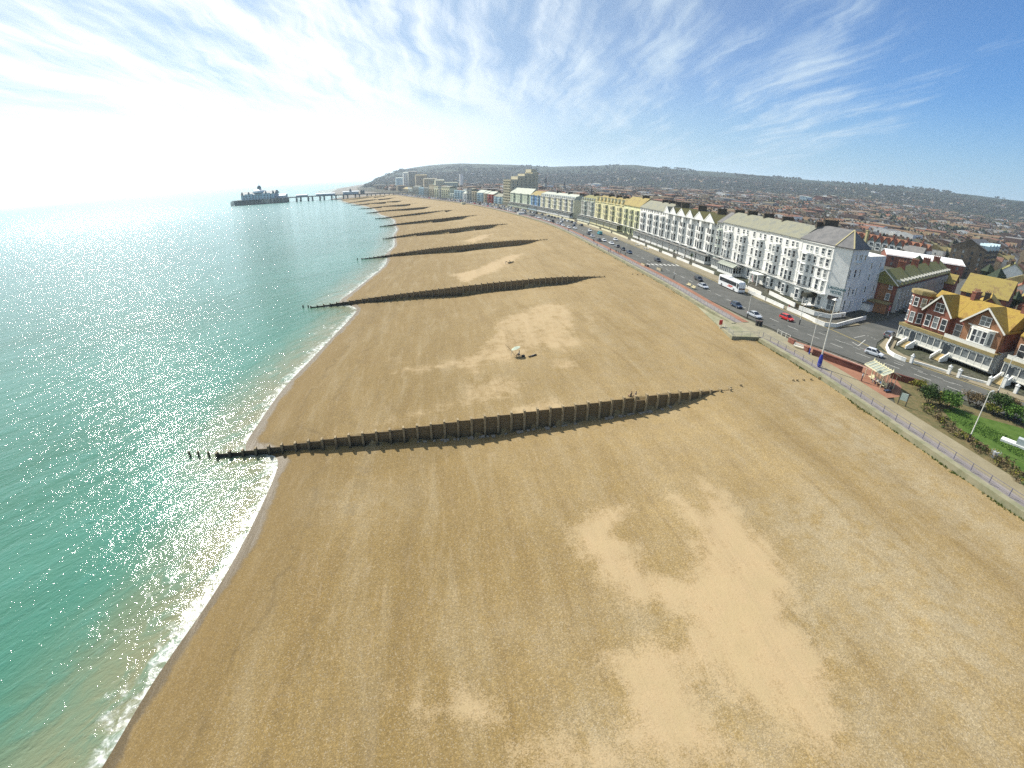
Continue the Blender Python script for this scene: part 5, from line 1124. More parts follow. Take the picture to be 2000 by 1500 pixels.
# ------------------------------------------------------------------ the town behind the front
TW=[rnd_tint(stucco(n,c)) for n,c in (('town_brick',(.19,.11,.08)),('town_buff',(.36,.29,.19)),('town_white',(.75,.74,.68)),('town_grey',(.33,.32,.28)))]
TR=[rnd_tint(slates(n,a,b,c)) for n,a,b,c in (('town_brown_roof',(.13,.095,.06),(.19,.14,.08),(.20,.165,.065)),('town_grey_roof',(.15,.145,.14),(.21,.20,.18),None),('town_red_roof',(.20,.10,.065),(.15,.08,.055),None),('town_moss_roof',(.20,.17,.08),(.26,.22,.09),None))]
RWORD=['brown','grey slate','red tiled','mossy ochre']; WWORD=['brick','buff','white','grey']
proto={}
def proto_house(wi,ri,k):
    key=(wi,ri,k)
    if key in proto: return proto[key]
    w,d,h,rh=[(9,9.5,5.6,3.4),(13,9,6.0,3.6),(8,12,7.2,3.2)][k]
    a=MB(); a.box(-w/2,-d/2,-2.5,w/2,d/2,h); a.ext([(-d/2,h),(0,h+rh-.1),(d/2,h)],-w/2+.01,w/2-.01,'x')
    for zf in (1.0,3.7):
        for q in range(3):
            X=-w/2+(q+.5)*w/3; a.box(X-.5,-d/2-.03,zf,X+.5,-d/2+.01,zf+1.3,1); a.box(X-.5,d/2-.01,zf,X+.5,d/2+.03,zf+1.3,1)
        a.box(-w/2-.03,-1.6,zf,-w/2+.01,-.6,zf+1.3,1); a.box(w/2-.01,.6,zf,w/2+.03,1.6,zf+1.3,1)
    wm=a.mesh('wall',[TW[wi],GLC]); r=MB(); r.ext([(-d/2-.4,h-.2),(0,h+rh+.1),(d/2+.4,h-.2)],-w/2-.05,w/2+.05,'x')
    r.ext([(-w*.22,h-.2),(0,h+rh*.75),(w*.22,h-.2)],-d/2-.9,0,'y')
    rm=r.mesh('roof',TR[ri]); c=MB(); c.box(w/2-1.0,-.8,h+rh*.4,w/2-.2,.8,h+rh+1.2); 
    for q in (-.5,0,.5): c.cone((w/2-.6,q,h+rh+1.2),(w/2-.6,q,h+rh+1.7),.12,.1,5,1)
    cm=c.mesh('chimney',[BRICK,POT]); proto[key]=(wm,rm,cm,(w,d,h,rh)); return proto[key]
def town_house(x,y,rz,wi,ri,k,label,group,s=1.0):
    wm,rm,cm,_=proto_house(wi,ri,k); t=thing('town_house',(x,y,landz(x,y)),rz,label,'house',group); t.scale=(s,s,s)
    link('wall',wm,t); link('roof',rm,t); link('chimney',cm,t); return t
rt=random.Random(21); FRONTC=np.array([wall_pt(s,38) for s in np.arange(0,1300,15)])
occupied=[(c.location.x,c.location.y,r_) for c in bpy.data.objects if c.parent is None and c.type=='EMPTY' for r_ in (15,)  if c.location.y>100 and c.get('category') in('house','hotel','flats','hall')]
occupied+=[(262,234,26),(224,232,26),(235,190,14),(200,195,16)]
def free(x,y):
    if pl_dist(np.array([x]),np.array([y]),WC)[0]<66: return False
    # keep the side street and the villas' block clear
    a=math.degrees(math.atan2(x,y)); 
    d=np.array((math.sin(R(55)),math.cos(R(55)))); v=np.array((x-84,y-97)); along=v@d; off=abs(v[0]*d[1]-v[1]*d[0])
    if 0<along<240 and off<16: return False
    if x<150 and y<150: return False
    if 30<a<43 and 215<math.hypot(x,y)<465: return False
    if 41<a<49 and 300<math.hypot(x,y)<330: return False
    for ox,oy,r_ in occupied:
        if (x-ox)**2+(y-oy)**2<r_*r_: return False
    return True
cells=[]   # street grid: rows of back to back houses, streets at 55 and 145 degrees
for blk,(ang,x0,y0,nu,nv) in enumerate([(55,60,60,420,150)]):
    pass
u=np.array((math.sin(R(58)),math.cos(R(58)))); v=np.array((-u[1],u[0]))
for i in range(-60,330):
    for j in range(-120,330):
        p=np.array((150.,140.))+u*(i*10.5+ (j%3)*2)+v*(j*17.0+ (4.5 if j%2 else 0))
        if i%16 in (0,): continue
        cells.append((p[0],p[1],i,j))
A=np.array([(c[0],c[1]) for c in cells]); rr_=np.hypot(*A.T); az_a=np.degrees(np.arctan2(A[:,0],A[:,1])); dW=pl_dist(A[:,0],A[:,1],WC)
ok=(rr_>150)&(rr_<3000)&(az_a>-20)&(az_a<72)&(dW>66)&(A[:,1]>20)
sel=[(rr_[k],)+cells[k] for k in np.nonzero(ok)[0]]; sel.sort()
cnt=0; stuff=[MB() for _ in range(2)]; hm=[]
GT='town houses behind the seafront'
rest=[]
SG=noise2(np.array([q[1] for q in sel]),np.array([q[2] for q in sel]),51,420)
for (r_,x,y,i,j),g in zip(sel,SG):
    if r_>900 and rt.random()<.18+.35*(g>.25): rest.append(('tree',x,y)); continue
    if r_>1500 and rt.random()<min(.9,(r_-1500)/850): rest.append(('tree',x,y)); continue
    if rt.random()<.05: rest.append(('tree',x,y)); continue
    x+=rt.uniform(-1.2,1.2); y+=rt.uniform(-1.2,1.2)
    wi=rt.choices([0,1,2,3],[5,3,2.2,1.5])[0]; ri=rt.choices([0,1,2,3],[5,3,2,3 if r_<700 else 1])[0]; k=rt.choices([0,1,2],[5,3,2])[0]; rz=math.atan2(u[1],u[0])+rt.gauss(0,.03)+(PI/2 if (i//16+j//7)%3==0 else 0)
    if r_<480 and not free(x,y): continue
    if cnt<292:
        town_house(x,y,rz,wi,ri,k,f'{WWORD[wi]} walled town house with {RWORD[ri]} roof in the rows behind the seafront',GT); cnt+=1
    else: rest.append((wi,ri,k,x,y,rz))
# everything farther: one mesh of small houses, one of tree crowns
vs=[];fs=[];ms=[]; nv_=0
def addh(wi,ri,k,x,y,rz):
    global nv_
    w,d,h,rh=[(9,9.5,5.6,3.4),(13,9,6.0,3.6),(8,12,7.2,3.2)][k]; s=1+.25*rt.random(); w*=s;d*=s
    if rt.random()<.035: w*=2.2;d*=1.5;h*=1.9; wi=rt.choice((2,1,3,0)); rh=1.2
    z=landz(x,y); c,sn=math.cos(rz),math.sin(rz)
    P=[(-w/2,-d/2,-4),(w/2,-d/2,-4),(w/2,d/2,-4),(-w/2,d/2,-4),(-w/2,-d/2,h),(w/2,-d/2,h),(w/2,d/2,h),(-w/2,d/2,h),(-w/2,0,h+rh),(w/2,0,h+rh)]
    vs.extend((x+c*p[0]-sn*p[1],y+sn*p[0]+c*p[1],z+p[2]) for p in P)
    for f,m in (((0,1,5,4),wi),((2,3,7,6),wi),((1,2,6,9,5),wi),((3,0,4,8,7),wi),((4,5,9,8),4+ri),((6,7,8,9),4+ri)): fs.append(tuple(nv_+q for q in f)); ms.append(m)
    nv_+=10
    X=w/2-1; 
    P=[(X-.5,-.7,h),(X+.5,-.7,h),(X+.5,.7,h),(X-.5,.7,h),(X-.5,-.7,h+rh+1.2),(X+.5,-.7,h+rh+1.2),(X+.5,.7,h+rh+1.2),(X-.5,.7,h+rh+1.2)]
    vs.extend((x+c*p[0]-sn*p[1],y+sn*p[0]+c*p[1],z+p[2]) for p in P)
    for f in ((0,1,5,4),(1,2,6,5),(2,3,7,6),(3,0,4,7),(4,5,6,7)): fs.append(tuple(nv_+q for q in f)); ms.append(8)
    nv_+=8
for e in rest:
    if e[0]!='tree': addh(*e)
me=bpy.data.meshes.new('town'); me.from_pydata(vs,[],fs); 
TWs=[stucco('far_brick',(.15,.10,.08)),stucco('far_buff',(.34,.27,.18)),stucco('far_white',(.78,.77,.72)),stucco('far_grey',(.30,.29,.26))]
TRs=[mat('far_brown_roof',(.14,.09,.055),.9,(.19,.13,.07),scale=.02,coord='World'),mat('far_grey_roof',(.14,.135,.13),.9,(.20,.19,.17),scale=.02,coord='World'),mat('far_red_roof',(.22,.10,.06),.9,(.16,.08,.05),scale=.02,coord='World'),mat('far_moss_roof',(.20,.17,.09),.9,(.15,.13,.08),scale=.02,coord='World')]
for m in TWs+TRs+[BRICK]: me.materials.append(m)
me.polygons.foreach_set('material_index',ms); me.update(); tag(link('town',me),'dense mass of small far houses between the seafront and the hills','far town',kind='stuff')
# foliage
def leaf_mat(name,c1,c2,c3=None):
    m=bpy.data.materials.new(name); m.use_nodes=True; t=m.node_tree; b=t.nodes['Principled BSDF']; P=N(t,'ShaderNodeNewGeometry').outputs['Position']
    n=N(t,'ShaderNodeTexNoise',ins={'Vector':P,'Scale':1.1,'Detail':3.0}); n2=N(t,'ShaderNodeTexNoise',ins={'Vector':P,'Scale':.02,'Detail':3.0})
    c=MIX(t,MR(t,n.outputs[0],.35,.65),c1,c2)
    if c3: c=MIX(t,MR(t,n2.outputs[0],.45,.65),c,c3)
    t.links.new(c,b.inputs['Base Color']); b.inputs['Roughness'].default_value=.75; b.inputs['Specular IOR Level'].default_value=.2; return m
LF_D=leaf_mat('dark_leaves',(.022,.045,.012),(.05,.09,.02)); LF_G=leaf_mat('green_leaves',(.05,.11,.02),(.10,.18,.03)); LF_B=leaf_mat('brown_twigs',(.10,.075,.04),(.16,.12,.06)); LF_F=leaf_mat('far_foliage',(.014,.026,.014),(.028,.042,.020),(.040,.040,.026)); LF_Y=leaf_mat('yellow_green_leaves',(.10,.12,.02),(.20,.18,.03)); BARK=mat('bark',(.10,.075,.05),.9)
def leaves(b,c,r,n,size,rr,m=0,shell=.55):
    for i in range(n):
        while True:
            d=Vector((rr.gauss(0,1),rr.gauss(0,1),rr.gauss(0,1)))
            if d.length>.01: break
        d.normalize(); q=rr.uniform(shell,1.0)*(1+.18*math.sin(d.x*5+d.z*4)+.12*math.sin(d.y*9)); p=Vector((c[0]+d.x*r[0]*q,c[1]+d.y*r[1]*q,c[2]+d.z*r[2]*q))
        if p.z<.03: continue
        a=Vector((rr.gauss(0,1),rr.gauss(0,1),rr.gauss(0,1))).normalized(); e=a.cross(d+Vector((.01,.02,.3))).normalized(); f=e.cross(a).normalized(); s=size*rr.uniform(.6,1.3)
        b.poly([p-e*s-f*s*.6,p+e*s-f*s*.6,p+e*s*.7+f*s*.6,p-e*s*.7+f*s*.6],m)
def far_tree(b,x,y,h,rr):
    z=landz(x,y); 
    for k in range(rr.randint(3,5)):
        cx=x+rr.gauss(0,h*.28);cy=y+rr.gauss(0,h*.28);cz=z+h*rr.uniform(.35,.75); r=h*rr.uniform(.28,.45)
        k0=len(b.v)
        for (i,j,l) in ((0,0,1),(1,0,.1),(.3,.95,.2),(-.8,.6,.1),(-.8,-.6,.15),(.3,-.95,0),(0,0,-1)):
            q=rr.uniform(.7,1.25); b.v.append((cx+i*r*q,cy+j*r*q,cz+l*r*q))
        for i in range(5): b.f.append((k0,k0+1+i,k0+1+(i+1)%5)); b.m.append(0); b.f.append((k0+6,k0+1+(i+1)%5,k0+1+i)); b.m.append(0)
b=MB()
for e in rest:
    if e[0]=='tree': far_tree(b,e[1]+rt.uniform(-4,4),e[2]+rt.uniform(-4,4),rt.uniform(6,12),rt)
# wooded scarp: crowns along the foot and slope of the hills
AR=[(rt.uniform(-17,72),2150+1750*rt.random()**1.4) for i in range(8000)]; AX=np.array([r_*math.sin(R(a)) for a,r_ in AR]); AY=np.array([r_*math.cos(R(a)) for a,r_ in AR]); NZ=noise2(AX,AY,61,700)
for i,(a,r_) in enumerate(AR):
    x,y=AX[i],AY[i]
    if NZ[i]>-.35+ (r_-2450)/2600: far_tree(b,x,y,rt.uniform(8,14),rt)
tag(b.build('distant_trees',LF_F),'dark far off woods and tree tops among the town and hill foot','woods',kind='stuff')
def tree(name,x,y,h,label,lf=LF_D,crown=None,z=None,tr=.16,n=900,seed=1,group=None,size=.22,lean=0):
    z=landz(x,y) if z is None else z; rr=random.Random(seed); t=thing(name,(x,y,z),rr.uniform(0,6),label,'tree' if h>2.2 else 'shrub',group)
    b=MB(); cr=crown or h*.42; b.cone((0,0,-.3),(0,0,h*.45),tr,tr*.7,7); tips=[]
    for k in range(6):
        a=k*1.05+rr.uniform(-.3,.3); e=(math.cos(a)*cr*.6,math.sin(a)*cr*.6,h*rr.uniform(.6,.85)); b.cone((0,0,h*rr.uniform(.25,.45)),e,tr*.5,tr*.15,5,cap=False); tips.append(e)
    b.build('trunk',BARK,t); c=MB()
    for e in tips+[(0,0,h*.8)]: leaves(c,e,(cr*.5,cr*.5,h*.24),n//7,size,rr,shell=.25)
    c.build('crown',lf,t); return t
p=at(1675,470,ZP+8); tree('round_tree',p.x*.62,p.y*.62,9,'bright green round tree behind the corner hotel roof',LF_G,5,n=900,size=.5,seed=5)
for i,(px_,py_,h,l) in enumerate([(1905,470,11,'broad dark tree beyond the dark block of flats on the right'),(1760,500,8,'bushy brown tree between the white hall and Tudor row'),(1945,455,12,'pale green tree on the far right beyond the roofs'),(1838,480,9,'brown bare tree left of the block of flats'),(1835,522,6,'tall dark shrub at the back of the small lawn')]):
    p=at(px_,py_,ZP+h*.5); tree('town_tree',p.x,p.y,h,l,(LF_D,LF_B,LF_G,LF_B,LF_D)[i],h*.5,n=800,size=.5,seed=30+i,group='single trees among the town roofs')
# landmark towers: church spire, white tower, long pale roof, large blocks
def spire(px_,py_top,py_base,dist,label,m,w=6,spiref=.55,name='church_tower'):
    d=ray(px_,py_top); k=dist/math.hypot(d.x,d.y); x,y,zt=d.x*k,d.y*k,CAMZ+d.z*k; z=landz(x,y); H=zt-z; t=thing(name,(x,y,z),.3,label,'tower')
    b=MB(); b.box(-w/2,-w/2,-2,w/2,w/2,H*(1-spiref)); b.build('tower',m,t)
    if spiref>.02: b=MB(); b.cone((0,0,H*(1-spiref)),(0,0,H),w*.62,.1,4 if w>5 else 8); b.build('spire',SL_DARK,t)
spire(1066,338,350,1250,'slender dark church spire rising just right of the tower block',GREYR,7)
spire(1103,353,362,1100,'shorter dark spire between the church spire and the far hills',GREYR,5.5)
spire(1156,362,375,520,'small dark spire behind the grey balconied house',GREYR,3.2)
spire(901,340,352,1500,'white square tower above the roofs left of the tower block',WHITE,9,.0)
for i,(px_,py_,dist,w,d,h,wm,rm,l) in enumerate([(1857,449,1150,105,14,7,PALEB,SL_PALE,'very long low building with pale roof far behind the dark flats'),(1607,396,1500,55,24,18,REDB,SL_PALE,'large red brick block among the far roofs above the corner hotel'),(1572,400,1400,28,20,17,PALEB,SL_PALE,'pale blue office block beside the red brick one'),(1625,388,1750,36,20,16,ORB,SL_PALE,'orange brick block beyond the red one'),(1890,438,1200,10,14,14,WHITE,SL_DARK,'white gabled house standing alone at the dark wood edge'),(1275,378,900,40,18,10,OFFW,SL_PALE,'white flat fronted building behind the gabled rows'),(1165,352,1900,36,20,16,WHITE,SL_PALE,'white hospital like block low on the hill, left of the green field'),(870,345,1250,60,20,20,GREENISH,SL_GREY,'long flat topped green grey block far along the front'),(795,352,1450,22,18,48,WHITE,SL_PALE,'far white tower of flats beyond the pier'),(806,351,1420,24,20,50,GREYR,SL_DARK,'tall dark grey tower of flats beyond the pier'),(783,356,1500,30,18,34,PALEB,SL_PALE,'hazy pale block of flats left of the dark tower beyond the pier'),(822,347,1380,30,20,40,BEIGE,SL_BROWN,'tan block with dark turret far along the front'),(840,352,1300,34,18,30,BEIGE,SL_GREY,'tan block far along the front right of the turret'),(858,352,1150,20,16,24,CREAM,SL_PALE,'bright cream block with steep front behind the far hotels')]):
    d_=ray(px_,py_); k=dist/math.hypot(d_.x,d_.y); x,y=d_.x*k,d_.y*k
    zt=CAMZ+d_.z*k; z=landz(x,y); hh=max(h,zt-z) if i>=8 else h
    house('far_building',x,y,R(90-58) if i<8 else R(90-70),w,d,hh,1.5,wm,rm,l,cat='building',chims=0,wins=max(3,int(w/5)) if h>10 else 0,hip=False)
# ------------------------------------------------------------------ vehicles
def paint(name,c): 
    if name in MATS: return MATS[name]
    m=bpy.data.materials.new(name); m.use_nodes=True; b=m.node_tree.nodes['Principled BSDF']; b.inputs['Base Color'].default_value=(*c,1); b.inputs['Roughness'].default_value=.32; b.inputs['Coat Weight'].default_value=.6; b.inputs['Coat Roughness'].default_value=.06; MATS[name]=m; return m
PAINT={'white':paint('white_paint',(.72,.73,.73)),'red':paint('red_paint',(.55,.012,.012)),'silver':paint('silver_paint',(.45,.47,.50)),'black':paint('black_paint',(.018,.018,.022)),'blue':paint('dark_blue_paint',(.03,.05,.09)),'grey':paint('grey_paint',(.16,.17,.18)),'turquoise':paint('turquoise_paint',(.01,.33,.38))}
TYRE=mat('tyre',(.02,.02,.02),.9,amt=0); RIM=mat('wheel_rim',(.5,.5,.5),.35,metal=.7,amt=0); LAMP_F=mat('headlight',(.8,.8,.78),.15,spec=.7,amt=0); LAMP_R=mat('tail_light',(.45,.02,.02),.3,amt=0); PLAS=mat('black_plastic',(.03,.03,.03),.6,amt=0); CGL=mat('car_glass',(.015,.02,.025),.06,spec=.8,amt=0)
def loft(b,secs,m=0):
    """sections: list of rings with equal point counts"""
    n=len(secs[0]);k=len(b.v)
    for s in secs: b.v+=[tuple(p) for p in s]
    for i in range(len(secs)-1):
        for j in range(n): j2=(j+1)%n; b.f.append((k+i*n+j,k+i*n+j2,k+(i+1)*n+j2,k+(i+1)*n+j)); b.m.append(m)
    b.f.append(tuple(k+n-1-j for j in range(n))); b.m.append(m); e=k+(len(secs)-1)*n; b.f.append(tuple(e+j for j in range(n))); b.m.append(m)
def car_meshes(kind):
    L,Wd,H=dict(hatch=(3.95,1.70,1.48),suv=(4.6,1.85,1.70),saloon=(4.5,1.78,1.42),van=(4.9,1.95,2.05))[kind]
    hl=L/2;hw=Wd/2
    # lower body rings along y
    st=dict(hatch=[(-1,.80,.42,.70),(-.96,.94,.30,.86),(-.80,.99,.24,.92),(-.3,1,.22,.94),(.35,1,.22,.90),(.72,.98,.24,.80),(.93,.90,.28,.68),(1,.74,.36,.58)],
            suv=[(-1,.84,.50,.90),(-.97,.95,.38,1.0),(-.8,1,.30,1.04),(0,1,.30,1.04),(.45,1,.30,1.02),(.78,.97,.32,.94),(.95,.90,.36,.82),(1,.8,.45,.7)],
            saloon=[(-1,.80,.42,.72),(-.95,.94,.30,.84),(-.75,.99,.24,.88),(0,1,.22,.88),(.4,1,.22,.86),(.75,.97,.24,.76),(.94,.88,.28,.64),(1,.74,.36,.56)],
            van=[(-1,.92,.45,1.1),(-.98,.98,.34,1.15),(-.6,1,.30,1.15),(0,1,.30,1.15),(.5,1,.30,1.12),(.8,.97,.32,1.0),(.95,.90,.36,.86),(1,.8,.45,.72)])[kind]
    body=MB(); rings=[]
    for y,w,z0,z1 in st:
        w*=hw; rings.append([(-w*.93,y*hl,z0),(w*.93,y*hl,z0),(w,y*hl,z0+.15),(w,y*hl,(z0+z1)/2+.08),(w*.94,y*hl,z1),(-w*.94,y*hl,z1),(-w,y*hl,(z0+z1)/2+.08),(-w,y*hl,z0+.15)])
    loft(body,rings)
    zb=st[3][3]-.03
    cab=dict(hatch=(-.93,-.72,.12,.52),suv=(-.95,-.80,.15,.5),saloon=(-.78,-.42,.08,.50),van=(-.985,-.95,.35,.72))[kind]
    y0,y1,y2,y3=[q*hl for q in cab]; wb=hw*.90;wt=hw*.72 if kind!='van' else hw*.84
    glass=MB(); base=[(-wb,y0),(wb,y0),(wb,y3),(-wb,y3)]; top=[(-wt,y1),(wt,y1),(wt,y2),(-wt,y2)]
    k=len(glass.v); glass.v+=[(p[0],p[1],zb) for p in base]+[(p[0],p[1],H-.05) for p in top]
    for q in ((0,1,5,4),(1,2,6,5),(2,3,7,6),(3,0,4,7),(4,5,6,7)): glass.f.append(tuple(k+i for i in q)); glass.m.append(0)
    roof=MB(); loft(roof,[[(-wt-.01,y1-.05,H-.09),(wt+.01,y1-.05,H-.09),(wt-.08,y1,H-.02),(-wt+.08,y1,H-.02)],[(-wt-.02,(y1+y2)/2,H-.07),(wt+.02,(y1+y2)/2,H-.07),(wt-.10,(y1+y2)/2,H),(-wt+.10,(y1+y2)/2,H)],[(-wt-.01,y2+.06,H-.09),(wt+.01,y2+.06,H-.09),(wt-.08,y2,H-.03),(-wt+.08,y2,H-.03)]])
    for sx in (-1,1):      # pillars
        roof.bar((sx*(wb+.005),y0+.02,zb),(sx*(wt+.01),y1,H-.07),.10,.08); roof.bar((sx*(wb+.005),y3-.02,zb),(sx*(wt+.01),y2,H-.07),.07,.07); ym=(y0+y3)/2*.9; roof.bar((sx*(wb+.012),ym,zb),(sx*(wt+.015),(y1+y2)/2,H-.07),.07,.05)
        body.box(sx*hw-.02 if sx>0 else sx*hw-.12,y3-.25,zb+.02,sx*hw+.12 if sx>0 else sx*hw+.02,y3-.12,zb+.14)
    if kind=='van': roof.box(-wt-.04,y0+.02,zb,wt+.04,.1,H-.03)
    tyre=MB(); r=.31 if kind!='suv' else .36; tyre.cone((-.10,0,0),(.10,0,0),r,r,16); rim=MB(); rim.cone((-.105,0,0),(.105,0,0),r*.62,r*.62,10)
    hlm=MB(); hlm.box(-.17,-.10,-.07,.17,.05,.07); 
    return dict(body=body.mesh('body',PAINT['white']),windows=glass.mesh('windows',CGL),roof=roof.mesh('roof_and_pillars',PAINT['white']),tyre=tyre.mesh('tyre',TYRE),rim=rim.mesh('rim',RIM),lamp=hlm.mesh('headlight',LAMP_F),tail=hlm.mesh('tail_light',LAMP_R),dim=(hl,hw,st,r,zb))
CM={k:car_meshes(k) for k in('hatch','suv','saloon','van')}
def slotmat(o,m,i=0): o.material_slots[i].link='OBJECT'; o.material_slots[i].material=m
def car(kind,x,y,az,col,label,group=None,cat='car',name='car',z=ZP+.02):
    t=thing(name,(x,y,z),az2rz(az),label,cat,group); c=CM[kind]; hl,hw,st,r,zb=c['dim']
    slotmat(link('body',c['body'],t),PAINT[col]); link('windows',c['windows'],t); slotmat(link('roof',c['roof'],t),PAINT[col])
    for sx in(-1,1):
        for fy in(-.62,.64):
            w=link('tyre',c['tyre'],t,(sx*(hw-.09),fy*hl,r)); w.name='wheel'; link('rim',c['rim'],w)
        link('headlight',c['lamp'],t,(sx*hw*.66,hl*.955,.60 if kind!='suv' else .78)); link('tail_light',c['tail'],t,(sx*hw*.74,-hl*.975,.72 if kind!='suv' else .92))
    return t
def cpos(px,py): p=at(px,py,ZP); return p.x,p.y
NEARC=[('hatch',1706,694,146,'white','white hatchback driving on the road past the corner villa'),('suv',1737,659,60,'grey','grey estate car waiting at the mouth of the side street'),('hatch',1536,625,163,'red','bright red hatchback driving past the corner hotel'),('saloon',1473,619,168,'silver','silver coupe parked at the seaward kerb beside the beach ramp'),('hatch',1438,600,170,'blue','dark blue hatchback parked seaward, just behind the silver coupe'),('saloon',1373,562,172,'silver','silver car with dark roof driving beside the white coach rear'),('hatch',1364,548,172,'black','black car driving in front of another beside the coach rear'),('hatch',1284,511,172,'black','black hatchback driving toward the camera near the zebra crossing'),
('hatch',1229,495,172,'blue','dark blue car parked seaward, nearest of the parked row'),('hatch',1217,489,172,'black','black car parked second in the seaward row'),('hatch',1205,483,-8,'grey','grey car parked third in the seaward row'),('hatch',1202,470,172,'white','white hatchback in the landward lane across from the yellow terrace'),('saloon',1194,477,172,'white','white saloon in the seaward lane by the parked row'),('van',1171,458,-8,'turquoise','bright turquoise van in the landward lane'),('hatch',1157,463,172,'silver','pale silver car on the road left of the turquoise van'),('hatch',1170,471,172,'black','black car parked by people near the turquoise van'),('hatch',1152,452,172,'white','white car on the landward side beyond the turquoise van'),
('suv',1782,608,-128,'white','white car parked in the shaded side street'),('hatch',1771,611,-128,'black','black car parked in front of the white one in the side street')]
for k,px_,py_,az_,col,l in NEARC: x,y=cpos(px_,py_); car(k,x,y,az_,col,l)
# far parked cars: one small mesh each
def far_mesh(kind):
    c=CM[kind]; b=MB(); hl,hw,st,r,zb=c['dim']
    for part,mi in (('body',0),('roof',0),('windows',1)):
        k=len(b.v); b.v+=[tuple(v.co) for v in c[part].vertices]
        for p in c[part].polygons: b.f.append(tuple(k+i for i in p.vertices)); b.m.append(mi)
    for sx in(-1,1):
        for fy in(-.62,.64): b.cone((sx*(hw-.17),fy*hl,r),(sx*(hw+.01),fy*hl,r),r,r,8,2)
    return b.mesh('car',[PAINT['white'],CGL,TYRE])
FM={k:far_mesh(k) for k in CM}; rc=random.Random(9)
PLACE={0:'parked along the seaward kerb towards the pier',1:'parked along the landward kerb towards the pier',2:'driving on the far seafront road'}
s=262
for lane,d0,step in((0,6.4,6.6),(1,20.2,7.4),(2,None,23)):
    s=150 if lane==2 else (215 if lane==0 else 232)
    while s<930:
        if lane!=2 and rc.random()<.22: s+=step; continue
        dd=d0 if d0 else rc.choice((9.6,13.0)); p=wall_pt(s,dd); kd=rc.choices(('hatch','suv','saloon','van'),(5,2,3,1))[0]; col=rc.choices(('white','silver','black','blue','grey','red'),(4,4,3,3,3,1))[0]
        o=link('parked_car' if lane!=2 else 'moving_car',FM[kd],None,(p[0],p[1],ZP+.02),az2rz(wall_dir(s)+(0 if dd>12 else 180))); slotmat(o,PAINT[col]); tag(o,f"{dict(blue='dark blue').get(col,col)} {dict(hatch='hatchback',suv='tall car',saloon='saloon car',van='van')[kd]} {PLACE[lane]}",'car' if kd!='van' else 'van','far cars along the seafront road')
        s+=step*rc.uniform(.9,1.15) if lane!=2 else step*rc.uniform(.6,1.5)
# coach
cx_,cy_=69.2,144.2
t=thing('coach',(cx_,cy_,ZP+.02),az2rz(173),'long white touring coach with red lettering parked facing the camera before the conservatory','coach'); hw,hl=1.26,6.2
b=MB(); ring=lambda y,w,z0,z1:[(-w,y,z0),(w,y,z0),(w,y,z1-.25),(w-.22,y,z1),(-w+.22,y,z1),(-w,y,z1-.25)]
loft(b,[ring(-hl,hw*.95,.4,3.35),ring(-hl+.2,hw,.32,3.5),ring(hl-1.2,hw,.32,3.5),ring(hl-.35,hw*.98,.32,3.42),ring(hl,hw*.90,.40,2.9)]); b.box(-.8,-3,3.5,.8,-.8,3.68); b.build('body',PAINT['white'],t)
g=MB(); g.box(-hw-.012,-hl+.7,1.75,-hw+.02,hl-1.5,2.95); g.build('side_window_band',CGL,t); g=MB(); g.box(hw-.02,-hl+.7,1.75,hw+.012,hl-1.5,2.95); g.build('side_window_band',CGL,t)
g=MB(); g.poly([(-hw*.86,hl+.01,1.2),(hw*.86,hl+.01,1.2),(hw*.84,hl-.28,3.05),(-hw*.84,hl-.28,3.05)]); g.poly([(hw+.005,hl-1.2,1.5),(hw+.005,hl-.4,1.35),(hw*.99+.01,hl-.4,3.0),(hw+.005,hl-1.2,3.0)]); g.poly([(-hw-.008,hl-1.4,1.5),(-hw-.008,hl-1.4,3.0),(-hw*.985-.012,hl-.4,3.0),(-hw*.985-.012,hl-.4,1.35)]); 
g.v=[(x,y+(.06 if y>hl-.35 else 0),z) for x,y,z in g.v]; g.build('windscreen',CGL,t)
for sx in(-1,1):
    for y in(-3.9,3.6):
        m_=MB(); m_.cone((sx*(hw-.28),y,.5),(sx*(hw+.015),y,.5),.5,.5,16); w=m_.build('wheel',TYRE,t); m_=MB(); m_.cone((sx*(hw-.1),y,.5),(sx*(hw+.03),y,.5),.27,.27,12); m_.build('rim',RIM,w)
    m_=MB(); m_.box(sx*.85-.2,hl-.03,.62,sx*.85+.2,hl+.04,.80); m_.build('headlight',LAMP_F,t); m_=MB(); m_.bar((sx*hw*.95,hl-.2,3.0),(sx*(hw+.25),hl+.35,2.7),.07); m_.box(sx*(hw+.25)-.1,hl+.28,2.2,sx*(hw+.25)+.1,hl+.40,2.75); m_.build('wing_mirror',PLAS,t)
REDL=mat('red_lettering',(.62,.07,.04),.5,amt=0)
lt=MB(); rr=random.Random(2); 
for row,(z0,z1,y0,y1) in enumerate([(1.15,1.55,.2,2.6),(.85,1.08,-.5,1.9)]):
    y=y0
    while y<y1: w=rr.uniform(.12,.24); q=[(hw+.02,y,z0),(hw+.02,y+w,z0),(hw+.02,y+w+.08,z1),(hw+.02,y+.08,z1)]; lt.poly(q); y+=w+.07
lt.build('side_lettering',REDL,t)['kind']='stuff'
